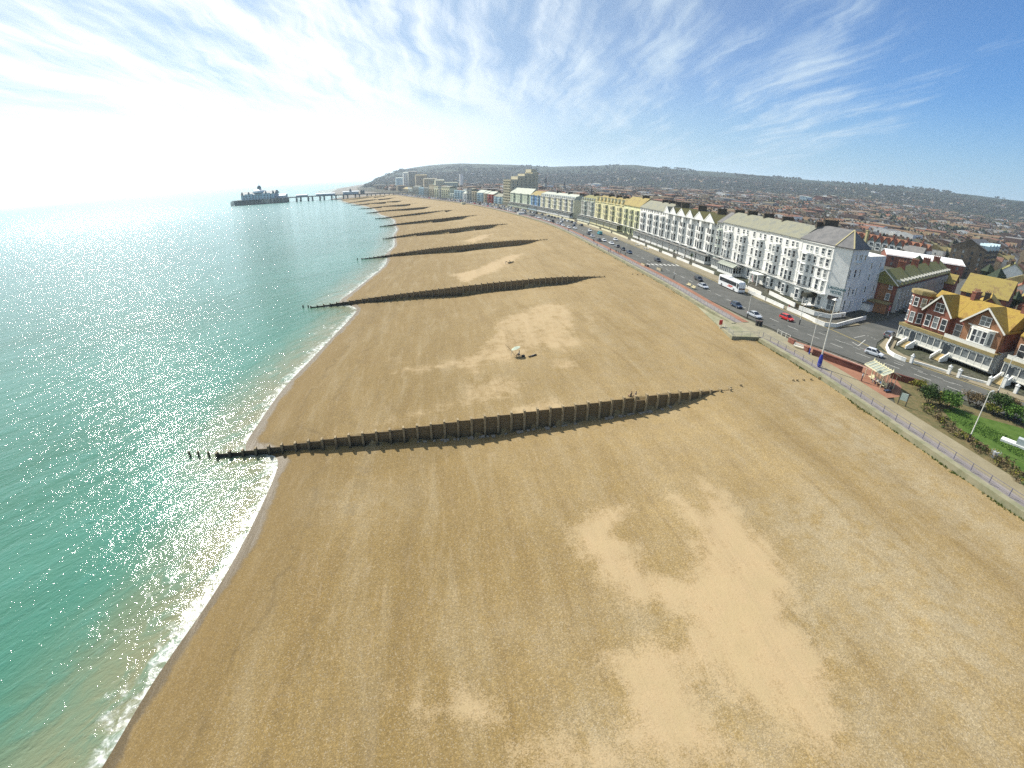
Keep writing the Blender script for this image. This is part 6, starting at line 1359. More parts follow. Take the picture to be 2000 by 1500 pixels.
# ------------------------------------------------------------------ street furniture
STEEL=mat('grey_steel',(.50,.50,.47),.45,metal=.3,amt=.05); BLUEC=mat('blue_cover',(.03,.05,.36),.6,(.02,.03,.22),scale=3,amt=.2); RAILM=mat('lilac_grey_rail',(.15,.145,.20),.55,amt=.1); RAILG=mat('galvanised_rail',(.32,.33,.35),.5,metal=.3,amt=.05); POLEW=mat('white_pole',(.70,.68,.60),.5,amt=.04)
def railing(label,P,m,z=ZP+.16,h=1.1,rails=(1.07,.72,.38),post=.055,maxp=100,name='railing',group=None,sp=None,infill=False):
    o=thing(name,(P[0][0],P[0][1],z),0,label,'railing',group); P=[Vector((p[0]-P[0][0],p[1]-P[0][1],p[2]-z if len(p)>2 else 0)) for p in P]
    for rh in rails:
        b=MB()
        for a,c in zip(P,P[1:]): b.bar(a+Vector((0,0,rh)),c+Vector((0,0,rh)),.045 if rh==rails[0] else .03)
        b.build('rail',m,o)
    pm=MB(); pm.box(-post/2,-post/2,0,post/2,post/2,h); pm=pm.mesh('post',m); ex=MB()
    for i,p in enumerate(P):
        if i<maxp: link('post',pm,o,p)
        else: ex.box(p.x-post/2,p.y-post/2,p.z,p.x+post/2,p.y+post/2,p.z+h)
    if ex.v: ex.build('far_posts',m,o)['kind']='stuff'
    return o
railing('lilac grey seafront railing from the near right edge to the beach ramp',[wall_pt(s,1.0) for s in np.arange(-88,-5,2.75)],RAILM,post=.08)
railing('long grey seafront railing beyond the beach ramp, curving away to the pier',[wall_pt(s,.9) for s in list(np.arange(6,260,2.0))+list(np.arange(264,1000,7))],RAILG,z=ZP+.16,rails=(1.1,.8,.5,.2))
# beach ramp
rA=at(1350,590,4.9)
rp=[at(1431,655,ZP),at(1479,654,ZP)]
P0=Vector((*wall_pt(-5,0),ZP)); P1=Vector((47.5,94.3,ZP)); P2=Vector((47.9,102.0,5.25)); P3=Vector((49.2,116.0,4.88)); P4=Vector((*wall_pt(24,-.36),4.88))
b=MB(); tp=[P0+Vector((.6,0,0)),P1,P2,P3,P4,Vector((*wall_pt(14,-.36),5.1)),Vector((*wall_pt(4.9,-.36),ZP)),Vector((*wall_pt(4.9,.9),ZP))]
n=len(tp); c_=sum(tp,Vector())/n; k=len(b.v); b.v+=[(p.x,p.y,p.z+.045) for p in tp]+[(p.x,p.y,2.6) for p in tp]+[(c_.x,c_.y,ZP+.02)]
for i in range(n): j=(i+1)%n; b.f.append((k+2*n,k+j,k+i)); b.m.append(0); b.f.append((k+i,k+j,k+n+j,k+n+i)); b.m.append(0)
tag(b.build('beach_ramp',CON),'pale concrete ramp jutting from the promenade down to the shingle','ramp')
# rails round the ramp
def seg(a,b_,n,za,zb): return [(a[0]+(b_[0]-a[0])*i/n,a[1]+(b_[1]-a[1])*i/n,za+(zb-za)*i/n) for i in range(n+1)]
railing('grey railing along the outer edge of the beach ramp',seg(P0+Vector((.4,.3,0)),P1+Vector((.25,.25,0)),3,ZP+.05,ZP+.05)+seg(P1+Vector((.25,.3,0)),P2+Vector((.3,0,0)),3,ZP+.05,5.3)[1:],RAILG,z=ZP+.05)
railing('short white barrier rail between the ramp apron and the road',[tuple(at(x,y,ZP)[:2]) for x,y in ((1518,652),(1526,656),(1534,660),(1542,664))],POLEW,z=ZP+.04,rails=(1.0,.55),post=.09)
# red life-ring board at the ramp end, litter bins, bollards
p=at(1406,642,4.9); t=thing('lifebuoy_board',(p.x,p.y,beach_h(p.x,p.y)),R(20),'bright red lifebuoy housing on a post at the foot of the ramp','lifebuoy'); b=MB(); b.box(-.05,-.05,-.3,.05,.05,2.2); b.build('post',POLEW,t); b=MB(); b.prism([(.55*math.cos(a),.14*math.sin(a)) for a in np.linspace(0,2*PI,13)[:-1]],1.0,2.1); b.build('housing',PAINT['red'],t)
def bin_(px_,py_,label,h=1.15,w=.55,m=None):
    p=at(px_,py_,ZP); t=thing('litter_bin',(p.x,p.y,ZP+.03),R(12),label,'bin','litter bins on the promenade'); b=MB(); b.box(-w/2,-w/2,0,w/2,w/2,h); b.build('body',m or PLAS,t); b=MB(); b.box(-w/2-.05,-w/2-.05,h,w/2+.05,w/2+.05,h+.12); b.build('lid',mat('bin_lid',(.10,.07,.06),.6,amt=0),t)
bin_(1478,636,'left one of two dark litter bins behind the silver coupe'); bin_(1485,637,'right one of two dark litter bins behind the silver coupe'); bin_(1265,522,'dark bin beside the beige planter near the zebra crossing',.9)
def lamp(px_,py_,h,label,head=1.0,z=ZP,base=None,group='tall pale lamp columns',name='lamp_post',arm=.35,az=80):
    p=at(px_,py_,z); t=thing(name,(p.x,p.y,z),0,label,'lamp post',group); b=MB(); b.cone((0,0,0),(0,0,h),.09,.05,8); b.build('column',POLEW,t)
    b=MB(); b.cone((0,0,0),(0,0,1.3),.14,.13,8); b.build('base',base or IRON,t); dx,dy=math.sin(R(az)),math.cos(R(az)); b=MB(); b.bar((0,0,h-.05),(dx*arm,dy*arm,h+.1),.05); b.build('arm',POLEW,t); b=MB(); b.bar((dx*arm*.8,dy*arm*.8,h+.08),(dx*(arm+.6),dy*(arm+.6),h+.12),.26,.10); b.build('lantern',STEEL,t)
for x,y,h,l,bs in [(1580,692,8.2,'lamp column with dark blue base beside the brick wall, near the floodlight mast',BLUEC),(1459,622,6.5,'lamp column with brown base by the silver coupe',None),(1316,545,6.4,'lamp column on the red paving near the zebra crossing',None),(1561,634,6.0,'thin lamp column on the hotel pavement behind the red car',None),(1890,863,8.0,'lamp column at the hedge edge of the garden promenade',None),(1945,775,8.0,'lamp column by the white piers across the road from the garden',None),(1221,499,6.5,'lamp column by the nearest parked cars',None),(1159,471,6.5,'lamp column beyond the people group towards the turquoise van',None),(1404,597,1.0,'',None)]:
    if l: lamp(x,y,h,l,base=bs)
for i,s in enumerate(range(235,900,34)):
    p=wall_pt(s,4.4); t=thing('lamp_post',(p[0],p[1],ZP),0,'distant thin lamp column along the seaward kerb towards the pier','lamp post','far lamp columns'); b=MB(); b.cone((0,0,0),(0,0,7.5),.12,.08,5); b.box(0,-.1,7.4,1.3,.1,7.6); b.build('column',POLEW,t)
p=at(1599,717,ZP); t=thing('floodlight_mast',(p.x,p.y,ZP),0,'tall pale floodlight mast with bright blue wrapped foot on the promenade edge','mast'); b=MB(); b.cone((0,0,1.2),(0,0,13.2),.15,.09,10); b.build('column',POLEW,t)
b=MB(); b.cone((0,0,0),(0,0,.4),.22,.42,8); b.cone((0,0,.4),(0,0,1.7),.42,.40,8); b.cone((0,0,1.7),(0,0,2.6),.40,.17,8); b.build('cover',BLUEC,t)
b=MB(); b.poly([(-.55,-.55,13.1),(.55,-.55,13.1),(.55,.55,13.1),(-.55,.55,13.1)]); k=len(b.v); b.v+=[(-.55,-.55,13.1),(.55,-.55,13.1),(.55,.55,13.1),(-.55,.55,13.1),(0,0,13.5)]
for i in range(4): b.f.append((k+i,k+(i+1)%4,k+4)); b.m.append(0)
b.build('lamp_head',STEEL,t)
# low brick retaining wall beside the road, and benches
DKB=bricks('shaded_red_brick',(.11,.03,.02),(.15,.045,.03),(.13,.08,.06))  # red brick darkened so the wall's shaded face is in its colour
garden_wall('shaded red brick retaining wall between promenade and road, left of the shelter',gp([(1586,693),(1610,702),(1640,713),(1665,722),(1682,728)]),1.15,.35,DKB,name='brick_wall')
garden_wall('shaded red brick retaining wall right of the shelter, ending at the shrubs',gp([(1738,738),(1760,745),(1785,752),(1800,757)]),1.15,.35,DKB,name='brick_wall')
garden_wall('short brick pier wall left of the white bench',gp([(1540,668),(1551,674)]),.95,.5,REDB,name='brick_wall')
garden_wall('short brick pier wall right of the white bench',gp([(1570,684),(1578,688)]),.95,.5,REDB,name='brick_wall')
def bench(x,y,rz,label,m,l=1.9):
    t=thing('bench',(x,y,ZP+.03),rz,label,'bench','promenade benches'); b=MB()
    for i in range(4): b.box(-l/2,-.25+i*.14,.42,l/2,-.14+i*.14,.46)
    b.build('seat',m,t); b=MB()
    for i in range(4): b.box(-l/2,.30+i*.03,.52+i*.12,l/2,.34+i*.03,.61+i*.12)
    b.build('backrest',m,t)
    for x_ in (-l/2+.1,l/2-.16): b=MB(); b.box(x_,-.24,0,x_+.06,-.18,.62); b.box(x_,.26,0,x_+.06,.34,.95); b.box(x_,-.24,.36,x_+.06,.34,.42); b.build('leg',m,t)
p=at(1560,681,ZP); bench(p.x,p.y,R(-55),'white slatted bench between two short brick walls',IVO,2.6)
for i,(x,y,l) in enumerate([(1344,559,'cream bench on the red paving, left of a pair'),(1353,564,'cream bench on the red paving, right of a pair')]): p=at(x,y,ZP); bench(p.x,p.y,R(-80),l,mat('cream_bench',(.62,.55,.34),.7,amt=.1),2.2)
for i,(x,y,l,m) in enumerate([(1257,519,'long beige planter box before the zebra crossing',BEIGE),(1288,528,'beige concrete block at the zebra crossing edge',BEIGE)]):
    p=at(x,y,ZP); t=thing('planter',(p.x,p.y,ZP+.03),R(-80),l,'planter'); b=MB(); b.box(-1.6,-.4,0,1.6,.4,.75); b.build('trough',m,t); b=MB(); b.box(-1.5,-.3,.751,1.5,.3,.8); b.build('soil',A_SOIL,t)
p=at(1017,420,ZP-.5); t=thing('beach_kiosk',(p.x,p.y,4.6),R(20),'small white kiosk standing at the top of the beach, towards the tower block','kiosk'); b=MB(); b.box(-2.6,-1.6,0,2.6,1.6,2.6); b.build('wall',GW_,t); b=MB(); b.box(-2.8,-1.8,2.6,2.8,1.8,2.85); b.build('roof',GW_,t)
p=at(905,399,ZP-.5); t=thing('beach_kiosk',(p.x,p.y,4.6),R(30),'tiny cream kiosk at the top of the beach near the far hotels','kiosk'); b=MB(); b.box(-2.4,-1.6,0,2.4,1.6,3.0); b.build('wall',CREAM,t)
# seafront shelter
sx0=at(1686,738,ZP); sx1=at(1717,759,ZP); ax_=(sx1-sx0); SL_=ax_.length; rz=math.atan2(ax_.y,ax_.x)
t=thing('seafront_shelter',(sx0.x,sx0.y,ZP+.03),rz,'ornate cream seafront shelter with glazed pitched roof and seats','shelter'); CRM=mat('cream_ironwork',(.68,.63,.42),.6,amt=.08); dS=3.0
nb=5
for i in range(nb+1):
    x=SL_*i/nb
    b=MB(); b.cone((x,.9 if 0<i<nb else .15,0),(x,.9 if 0<i<nb else .15,2.5),.07,.05,6); b.build('post',CRM,t); b=MB(); b.cone((x,dS,0),(x,dS,2.5),.07,.05,6); b.build('post',CRM,t)
b=MB(); b.box(0,1.5,0,SL_,1.58,.9)
for i in range(nb+1): x=SL_*i/nb; b.box(x-.04,1.5,.9,x+.04,1.58,2.7)
b.box(0,1.5,2.5,SL_,1.58,2.75); b.box(-.4,-.3,2.45,SL_+.4,-.2,2.6); b.box(-.4,dS+.4,2.45,SL_+.4,dS+.5,2.6); b.build('frame',CRM,t)
b=MB()
for i in range(nb+2):
    x=-.4+(SL_+.8)*i/(nb+1); b.bar((x,-.25,2.58),(x,1.55,3.35),.10,.08); b.bar((x,dS+.45,2.58),(x,1.55,3.35),.10,.08)
b.bar((-.45,1.55,3.4),(SL_+.45,1.55,3.4),.12)
for i in range(9):
    x=-.3+(SL_+.6)*i/8; h_=.55 if i%4==0 else .28; b.ext([(x-.2,3.45),(x,3.45+h_),(x+.2,3.45)],1.51,1.59,'y')
b.build('roof_ribs',CRM,t); b=MB(); b.poly([(-.4,-.22,2.56),(SL_+.4,-.22,2.56),(SL_+.4,1.55,3.30),(-.4,1.55,3.30)]); b.poly([(-.4,dS+.42,2.56),(-.4,1.55,3.30),(SL_+.4,1.55,3.30),(SL_+.4,dS+.42,2.56)]); b.build('roof_glazing',mat('frosted_glass',(.30,.33,.27),.4,spec=.5,scale=1.5,amt=.2),t)
b=MB()
for i in range(4): b.box(.1,.85+i*.14,.42,SL_-.1,.96+i*.14,.46)
b.box(.1,1.42,.5,SL_-.1,1.48,.95); b.build('seat',CRM,t)
# information board
p=at(1760.5,791.5,ZP); t=thing('information_board',(p.x,p.y,ZP+.02),R(-48),'white map panel between two dark posts at the edge of the garden','sign'); 
for x in(-.62,.62): b=MB(); b.box(x-.07,-.07,0,x+.07,.07,2.3); b.build('post',mat('dark_post',(.10,.08,.07),.7,amt=.1),t)
b=MB(); b.box(-.54,-.04,.85,.54,.04,2.1); b.build('panel',mat('map_panel',(.66,.72,.62),.4,(.50,.60,.52),scale=3,amt=.1),t)
# white memorial at the lawn
p=at(1990,872,ZP+.05); t=thing('white_monument',(p.x,p.y,ZP+.05),R(-60),'pale stone seat like monument on the lawn, cut by the right edge','monument'); b=MB(); b.box(-2.4,-.7,0,1.8,.7,.35); b.build('plinth',GW_,t); b=MB(); b.box(-.5,-.5,.35,1.4,.5,1.3); b.build('block',mat('grey_stone',(.42,.46,.46),.7,amt=.1),t)
p=at(1941,893,ZP+.05); t=thing('litter_basket',(p.x,p.y,ZP+.02),0,'round grey mesh basket frame among the hedge by the promenade','basket'); b=MB()
for a in np.linspace(0,2*PI,13)[:-1]: b.bar((.5*math.cos(a),.5*math.sin(a),0),(.62*math.cos(a),.62*math.sin(a),1.1),.03)
b.build('cage',STEEL,t); b=MB(); b.cone((0,0,0),(0,0,.9),.35,.42,10); b.build('liner',mat('grey_liner',(.35,.36,.36),.6,amt=.1),t)
# palms and planting in the hotel gardens
def palm(px_,py_,h,label,seed):
    p=at(px_,py_,ZP); rr=random.Random(seed); t=thing('palm_tree',(p.x,p.y,ZP),0,label,'palm','garden palms'); b=MB(); b.cone((0,0,0),(0,0,h*.5),.2,.14,7); b.build('trunk',BARK,t); c=MB()
    for i in range(46):
        a=rr.uniform(0,2*PI); e=rr.uniform(.1,1.35); L_=h*.55*rr.uniform(.8,1.1); q=Vector((0,0,h*.5)); d=Vector((math.cos(a)*math.cos(e),math.sin(a)*math.cos(e),math.sin(e))); s_=Vector((-math.sin(a),math.cos(a),0))*.07
        m_=q+d*L_*.6; e_=q+d*L_+Vector((0,0,-.35*L_*math.cos(e))); c.poly([q-s_*.5,q+s_*.5,m_+s_,m_-s_]); c.poly([m_-s_,m_+s_,e_])
    c.build('crown',LF_D,t)
palm(1349,512,4.2,'big dark palm in the garden before the gabled houses',1); palm(1452,570,4.0,'brownish palm in front of the coach, by the hotel wall',2); palm(1316,499,3.0,'round clipped dark bush palm before the third gabled house',3); palm(1247,470,3.2,'small palm among white garden planters',4)
for i,(px_,py_,l) in enumerate([(1245,480,'white garden parasol and tables cluster by the white wall, near'),(1262,487,'white garden furniture cluster beside the far garden wall'),(1330,505,'white garden seat group near the big palm')]):
    p=at(px_,py_,ZP); t=thing('garden_table_set',(p.x,p.y,ZP),.3,l,'garden furniture'); b=MB(); b.cone((0,0,.7),(0,0,.75),.6,.6,10); b.cone((0,0,0),(0,0,.7),.06,.06,6); b.build('table',FR,t)
    for a in (0,2.1,4.2): b=MB(); b.box(-.25,-.25,.4,.25,.25,.46); b.box(-.25,.2,.46,.25,.26,.95); b.box(-.25,-.25,0,-.2,.25,.4); b.box(.2,-.25,0,.25,.25,.4); o=b.build('chair',FR,t,loc=(1.0*math.cos(a),1.0*math.sin(a),0)); o.rotation_euler=(0,0,a-PI/2)
HB=MB(); rr=random.Random(5)
for i in range(60):
    f=rr.random(); p=at(1555+f*90,600+f*18+rr.uniform(-3,3),ZP); leaves(HB,(p.x,p.y,ZP+.5),(.5,.5,.5),14,.16,rr,shell=.2)
for i in range(50):
    f=rr.random(); p=at(1500+f*60,570+f*30,ZP); leaves(HB,(p.x,p.y,ZP+.5),(.5,.5,.6),14,.16,rr,shell=.2)
tag(HB.build('terrace_planting',LF_B),'brownish planting on the hotel terrace behind the white wall','plants',kind='stuff')
# ------------------------------------------------------------------ people
SKIN=mat('skin',(.50,.30,.20),.6,amt=0); HAIR=mat('brown_hair',(.06,.04,.025),.8,amt=0); HAIRG=mat('grey_hair',(.45,.43,.40),.8,amt=0)
CL={k:mat(k+'_cloth',c,.85,amt=.1) for k,c in dict(white=(.72,.72,.70),navy=(.02,.03,.07),black=(.02,.02,.022),red=(.40,.04,.04),blue=(.10,.22,.42),khaki=(.34,.32,.22),grey=(.28,.28,.29),pink=(.55,.28,.30),pale=(.55,.56,.50)).items()}
def person_mesh(pose,seed=0):
    """one skinned surface: joints as edges, radius per vertex"""
    V=[];E=[];Rd=[];Tg=[]
    def add(p,r,par=None,tg='t'):
        V.append(p);Rd.append(r);Tg.append(tg)
        if par is not None: E.append((par,len(V)-1))
        return len(V)-1
    sit=pose=='sit'; walk=pose=='walk'; bend=pose=='bend'
    hz_=.52 if sit else .93
    pel=add((0,0,hz_),.125,None,'l'); 
    if bend: ws=add((0,.20,1.02),.12,pel); ch=add((0,.42,1.10),.135,ws); nk=add((0,.62,1.10),.055,ch,'s'); hd0=add((0,.68,1.08),.075,nk,'s'); hd=add((0,.78,1.04),.095,hd0,'s'); sh=(0,.48,1.10)
    else: ws=add((0,.01,hz_+.20),.115,pel); ch=add((0,.0,hz_+.42),.135,ws); nk=add((0,.0,hz_+.56),.055,ch,'s'); hd0=add((0,.015,hz_+.63),.075,nk,'s'); hd=add((0,.02,hz_+.73),.098,hd0,'s'); top=add((0,.0,hz_+.80),.075,hd,'h'); sh=(0,0,hz_+.47)
    for s in(-1,1):
        hp=add((s*.09,0,hz_-.05),.095,pel,'l')
        if sit: kn=add((s*.11,.44,.50),.068,hp,'l'); an=add((s*.11,.46,.10),.045,kn,'l'); ft=add((s*.11,.60,.04),.04,an,'f')
        else:
            k_=(.12*s if walk else 0); kn=add((s*.10,k_*1.2+.02,.50),.066,hp,'l'); an=add((s*.10,k_*2.0-.03,.09),.043,kn,'l'); ft=add((s*.11,k_*2.0+.13,.04),.04,an,'f')
        so_=add((s*.19,sh[1],sh[2]),.062,ch)
        if sit: el=add((s*.25,.08,hz_+.22),.045,so_); wr=add((s*.16,.32,.60),.03,el,'s')
        elif bend: el=add((s*.22,.52,.84),.045,so_); wr=add((s*.16,.60,.60),.03,el,'s')
        else: el=add((s*.25,-s*.06 if walk else -.01,sh[2]-.29),.044,so_); wr=add((s*.26,(-s*.18 if walk else .05),sh[2]-.53),.028,el,'s')
        w=Vector(V[wr]); d=(w-Vector(V[el])).normalized(); pm=add(tuple(w+d*.07),.034,wr,'s'); pc=Vector(V[pm]); sd_=Vector((0,1,0))-d*d.y; sd_=sd_.normalized() if sd_.length>.1 else Vector((1,0,0))
        for fi,(o_,l_) in enumerate(((-.033,.055),(-.011,.068),(.011,.062),(.033,.045))):
            b_=pc+d*.03+sd_*o_; f1=add(tuple(b_+d*l_*.5),.0095,pm,'s'); add(tuple(b_+d*l_+Vector((0,0,-.006))),.008,f1,'s')
        th=add(tuple(pc+sd_*.045-d*.01),.011,pm,'s'); add(tuple(pc+sd_*.065+d*.03),.009,th,'s')
    me=bpy.data.meshes.new('person'); me.from_pydata(V,E,[]); o=bpy.data.objects.new('tmp',me); COL.objects.link(o); m=o.modifiers.new('s','SKIN'); m.use_smooth_shade=True
    for i,sv in enumerate(me.skin_vertices[0].data): sv.radius=(Rd[i],Rd[i]*(.82 if Tg[i] in 't' else 1)); sv.use_root=(i==0)
    m2=o.modifiers.new('u','SUBSURF'); m2.levels=1; m2.render_levels=1
    dg=bpy.context.evaluated_depsgraph_get(); out=bpy.data.meshes.new_from_object(o.evaluated_get(dg)); bpy.data.objects.remove(o)
    for mm in (CL['grey'],CL['navy'],SKIN,HAIR,PLAS): out.materials.append(mm)
    idx=[]; VV=[Vector(v) for v in V]; dct={'t':0,'l':1,'s':2,'h':3,'f':4}
    for p in out.polygons:
        c=p.center; k=min(range(len(VV)),key=lambda i:(VV[i]-c).length-Rd[i]*.6); idx.append(dct[Tg[k]])
    # face: nose and eyes as small bumps of the same surface's region are below a pixel; hair cap by height and back of head
    hc=VV[hd]
    for i,p in enumerate(out.polygons):
        if idx[i]==2 and (p.center-hc).length<.16 and (p.center.z>hc.z+.03 or p.center.y<hc.y-.02): idx[i]=3
    out.polygons.foreach_set('material_index',idx); out.update(); return out
PM={k:person_mesh(k) for k in('stand','walk','sit','bend')}
def person(x,y,z,az_,pose,topc,legc,label,hair=HAIR,group=None):
    o=link('person',PM[pose],None,(x,y,z),az2rz(az_)); tag(o,label,'person',group); slotmat(o,CL[topc],0); slotmat(o,CL[legc],1); slotmat(o,hair,3); return o
def pp(px_,py_,*a,z=ZP+.03,**k): p=at(px_,py_,z); return person(p.x,p.y,z,*a,**k)
pp(1682,744,150,'stand','white','navy','person in white top and navy trousers standing left of the shelter')
inv_s=Matrix.Rotation(rz,3,'Z')
for x,y,tc,lc,l in [(SL_*.45,.72,'pink','grey','person in pink sitting in the middle of the shelter seat'),(SL_*.62,.72,'white','navy','person in white sitting in the shelter beside the one in pink'),(SL_*.80,.72,'blue','black','person in blue sitting at the right end of the shelter seat')]:
    v=inv_s@Vector((x,y+.15,0)); o=person(sx0.x+v.x,sx0.y+v.y,ZP-.02,0,'sit',tc,lc,l); o.rotation_euler=(0,0,rz+PI)
# mobility scooter by the shelter
v=inv_s@Vector((SL_+1.4,.7,0)); t=thing('mobility_scooter',(sx0.x+v.x,sx0.y+v.y,ZP+.03),rz,'dark mobility scooter parked at the right end of the shelter','scooter'); b=MB(); b.box(-.3,-.6,.2,.3,.5,.35); b.build('deck',PAINT['blue'],t); b=MB(); b.box(-.26,.1,.6,.26,.55,.7); b.box(-.26,.5,.7,.26,.6,1.15); b.box(-.05,.3,.35,.05,.4,.6); b.build('seat',PLAS,t); b=MB(); b.bar((0,-.5,.3),(0,-.35,1.05),.06); b.bar((-.28,-.35,1.05),(.28,-.35,1.05),.04); b.build('handlebar',PLAS,t)
for x_,y_ in((-.28,-.5),(.28,-.5),(-.28,.4),(.28,.4)): b=MB(); b.cone((x_-.05,y_,.14),(x_+.05,y_,.14),.14,.14,10); b.build('wheel',TYRE,t)
pp(1494,590,172,'walk','khaki','grey','person in khaki walking along the hotel pavement by the long white wall',z=ZP+.13)
pp(1540,606,172,'walk','red','navy','person in red walking on the pavement behind the red car',z=ZP+.13)
for x,y,a,po,tc,lc,l in [(1166,482,170,'walk','black','navy','person in black walking on the promenade left of the group'),(1188,494,-8,'walk','pink','grey','person in pink walking on the promenade, left of two with bicycles'),(1192,492,-8,'stand','red','black','person in dark red standing on the promenade beside the one in pink'),(1203,495,170,'stand','black','black','person in black among parked bicycles on the promenade'),(1207,496,60,'stand','grey','navy','person in grey next to the one in black on the promenade'),(1212,494,170,'walk','white','black','person in white top at the right of the promenade group'),(1139,463,170,'walk','navy','black','person in navy walking on the far promenade'),(1110,452,170,'walk','black','navy','lone dark figure on the promenade below the grey balconied house'),(1086,438,170,'stand','black','grey','person in black, left of a small crowd on the far promenade'),(1090,439,170,'stand','red','black','person in red in the small crowd on the far promenade'),(1081,437,-8,'walk','navy','black','person in navy in the small crowd on the far promenade'),(1094,440,-8,'walk','blue','navy','person in blue at the right of the far promenade crowd'),(1160,474,-8,'stand','red','black','person in red beside a lamp column on the red paving')]: pp(x,y,a,po,tc,lc,l)
def bike(px_,py_,az_,label):
    p=at(px_,py_,ZP); t=thing('bicycle',(p.x,p.y,ZP+.03),az2rz(az_),label,'bicycle','bicycles on the promenade'); 
    for y in(-.52,.52):
        b=MB(); n=14
        for i in range(n): a,c=2*PI*i/n,2*PI*(i+1)/n; b.bar((0,y+.33*math.cos(a),.34+.33*math.sin(a)),(0,y+.33*math.cos(c),.34+.33*math.sin(c)),.045)
        b.build('wheel',TYRE,t)
    b=MB(); F_=[(0,-.52,.34),(0,-.05,.32),(0,-.18,.85),(0,.38,.85),(0,.52,.34)]
    for a,c in((0,1),(1,2),(2,3),(1,3),(3,4),(0,2)): b.bar(F_[a],F_[c],.04)
    b.build('frame',PAINT['black'],t); b=MB(); b.bar((-.27,.36,1.0),(.27,.36,1.0),.035); b.bar((0,.38,.85),(0,.36,1.0),.035); b.build('handlebar',PLAS,t); b=MB(); b.box(-.08,-.32,.93,.08,-.06,.98); b.build('saddle',PLAS,t)
bike(1199,496,80,'left bicycle parked by the group on the promenade'); bike(1210,498,80,'right bicycle parked by the group on the promenade')
# angler on the beach with rods, bag; person resting beside the second groyne; seated people behind the nearest groyne
def on_beach(px_,py_): p=beach_at(px_,py_); return p
p=on_beach(1014,697); person(p.x,p.y,p.z,-70,'sit','pale','black','angler in pale top sitting on a low stool between the first two groynes')
t=thing('fishing_umbrella',(p.x-.55,p.y+.5,p.z),.2,'pale green tilted umbrella shielding the angler','umbrella'); b=MB(); n=8; c=Vector((-.2,.1,1.75)); ax=Vector((-.35,.1,.93)).normalized(); e1=ax.cross(Vector((0,1,0))).normalized(); e2=ax.cross(e1)
rim=[c+e1*math.cos(2*PI*i/n)*.95+e2*math.sin(2*PI*i/n)*.95-ax*.25 for i in range(n)]
for i in range(n): b.poly([c+ax*.12,rim[i],rim[(i+1)%n]])
b.build('canopy',mat('umbrella_cloth',(.42,.46,.34),.8,(.30,.36,.30),scale=2,amt=.2),t); b=MB(); b.bar((0,0,0),c+ax*.12,.03); b.build('pole',STEEL,t)
t=thing('folding_stool',(p.x+.02,p.y-.02,p.z),.5,'dark folding stool under the angler','stool'); b=MB(); b.box(-.22,-.2,.36,.22,.2,.40); b.build('seat',PLAS,t)
for x_ in(-.18,.18): b=MB(); b.bar((x_,-.2,0),(x_,.2,.37),.03); b.bar((x_,.2,0),(x_,-.2,.37),.03); b.build('leg',STEEL,t)
t=thing('tackle_box',(p.x+.75,p.y-.1,p.z),.4,'black tackle box on the sand right of the angler','box'); b=MB(); b.box(-.3,-.2,0,.3,.2,.35); b.build('body',PLAS,t); b=MB(); b.box(-.31,-.21,.355,.31,.21,.42); b.build('lid',PLAS,t)
t=thing('fishing_rod',(p.x-1.4,p.y+.3,p.z),0,'long fishing rod on a tripod left of the angler','rod'); b=MB(); b.bar((.9,-.4,.1),(-1.3,1.1,2.0),.035); b.build('blank',PLAS,t)
for a in(0,2.1,4.2): b=MB(); b.bar((0,.15,1.0),(.4*math.cos(a),.4*math.sin(a)+.15,0),.03); b.build('tripod_leg',STEEL,t)
p=on_beach(1040,696); t=thing('rod_bag',(p.x,p.y,p.z+.1),R(35),'long dark rod bag lying on the sand right of the angler','bag'); b=MB(); b.cone((-.9,0,.02),(.9,0,.10),.12,.15,8); b.build('sleeve',PLAS,t); b=MB(); b.bar((-.4,0,.14),(.4,0,.22),.05); b.build('handle',STEEL,t)
p=on_beach(1240,772); 
for i,(x_,tc,l) in enumerate([(-.9,'black','left one of two dark figures sitting behind the nearest groyne'),(0,'navy','right one of two dark figures sitting behind the nearest groyne')]):
    q=Vector((p.x+x_*.8,p.y-.5,0)); zz=beach_h(q.x,q.y); person(q.x,q.y,zz-.38,-60,'sit',tc,'black',l)
p=on_beach(1088,556); person(p.x,p.y,p.z-.38,-60,'sit','white','grey','person in white sitting on the shingle against the second groyne')
p=on_beach(998,514); t=thing('driftwood',(p.x,p.y,p.z),.4,'dark lump of driftwood on the sand between second and third groynes','driftwood'); b=MB(); b.cone((-1.2,0,.2),(1.3,.3,.45),.4,.22,7); b.cone((-.2,0,.3),(-.5,.6,1.1),.18,.06,6); b.build('log',PST,t)
p=on_beach(987,516); person(p.x,p.y,p.z,90,'bend','black','grey','distant person bending on the sand left of the driftwood')
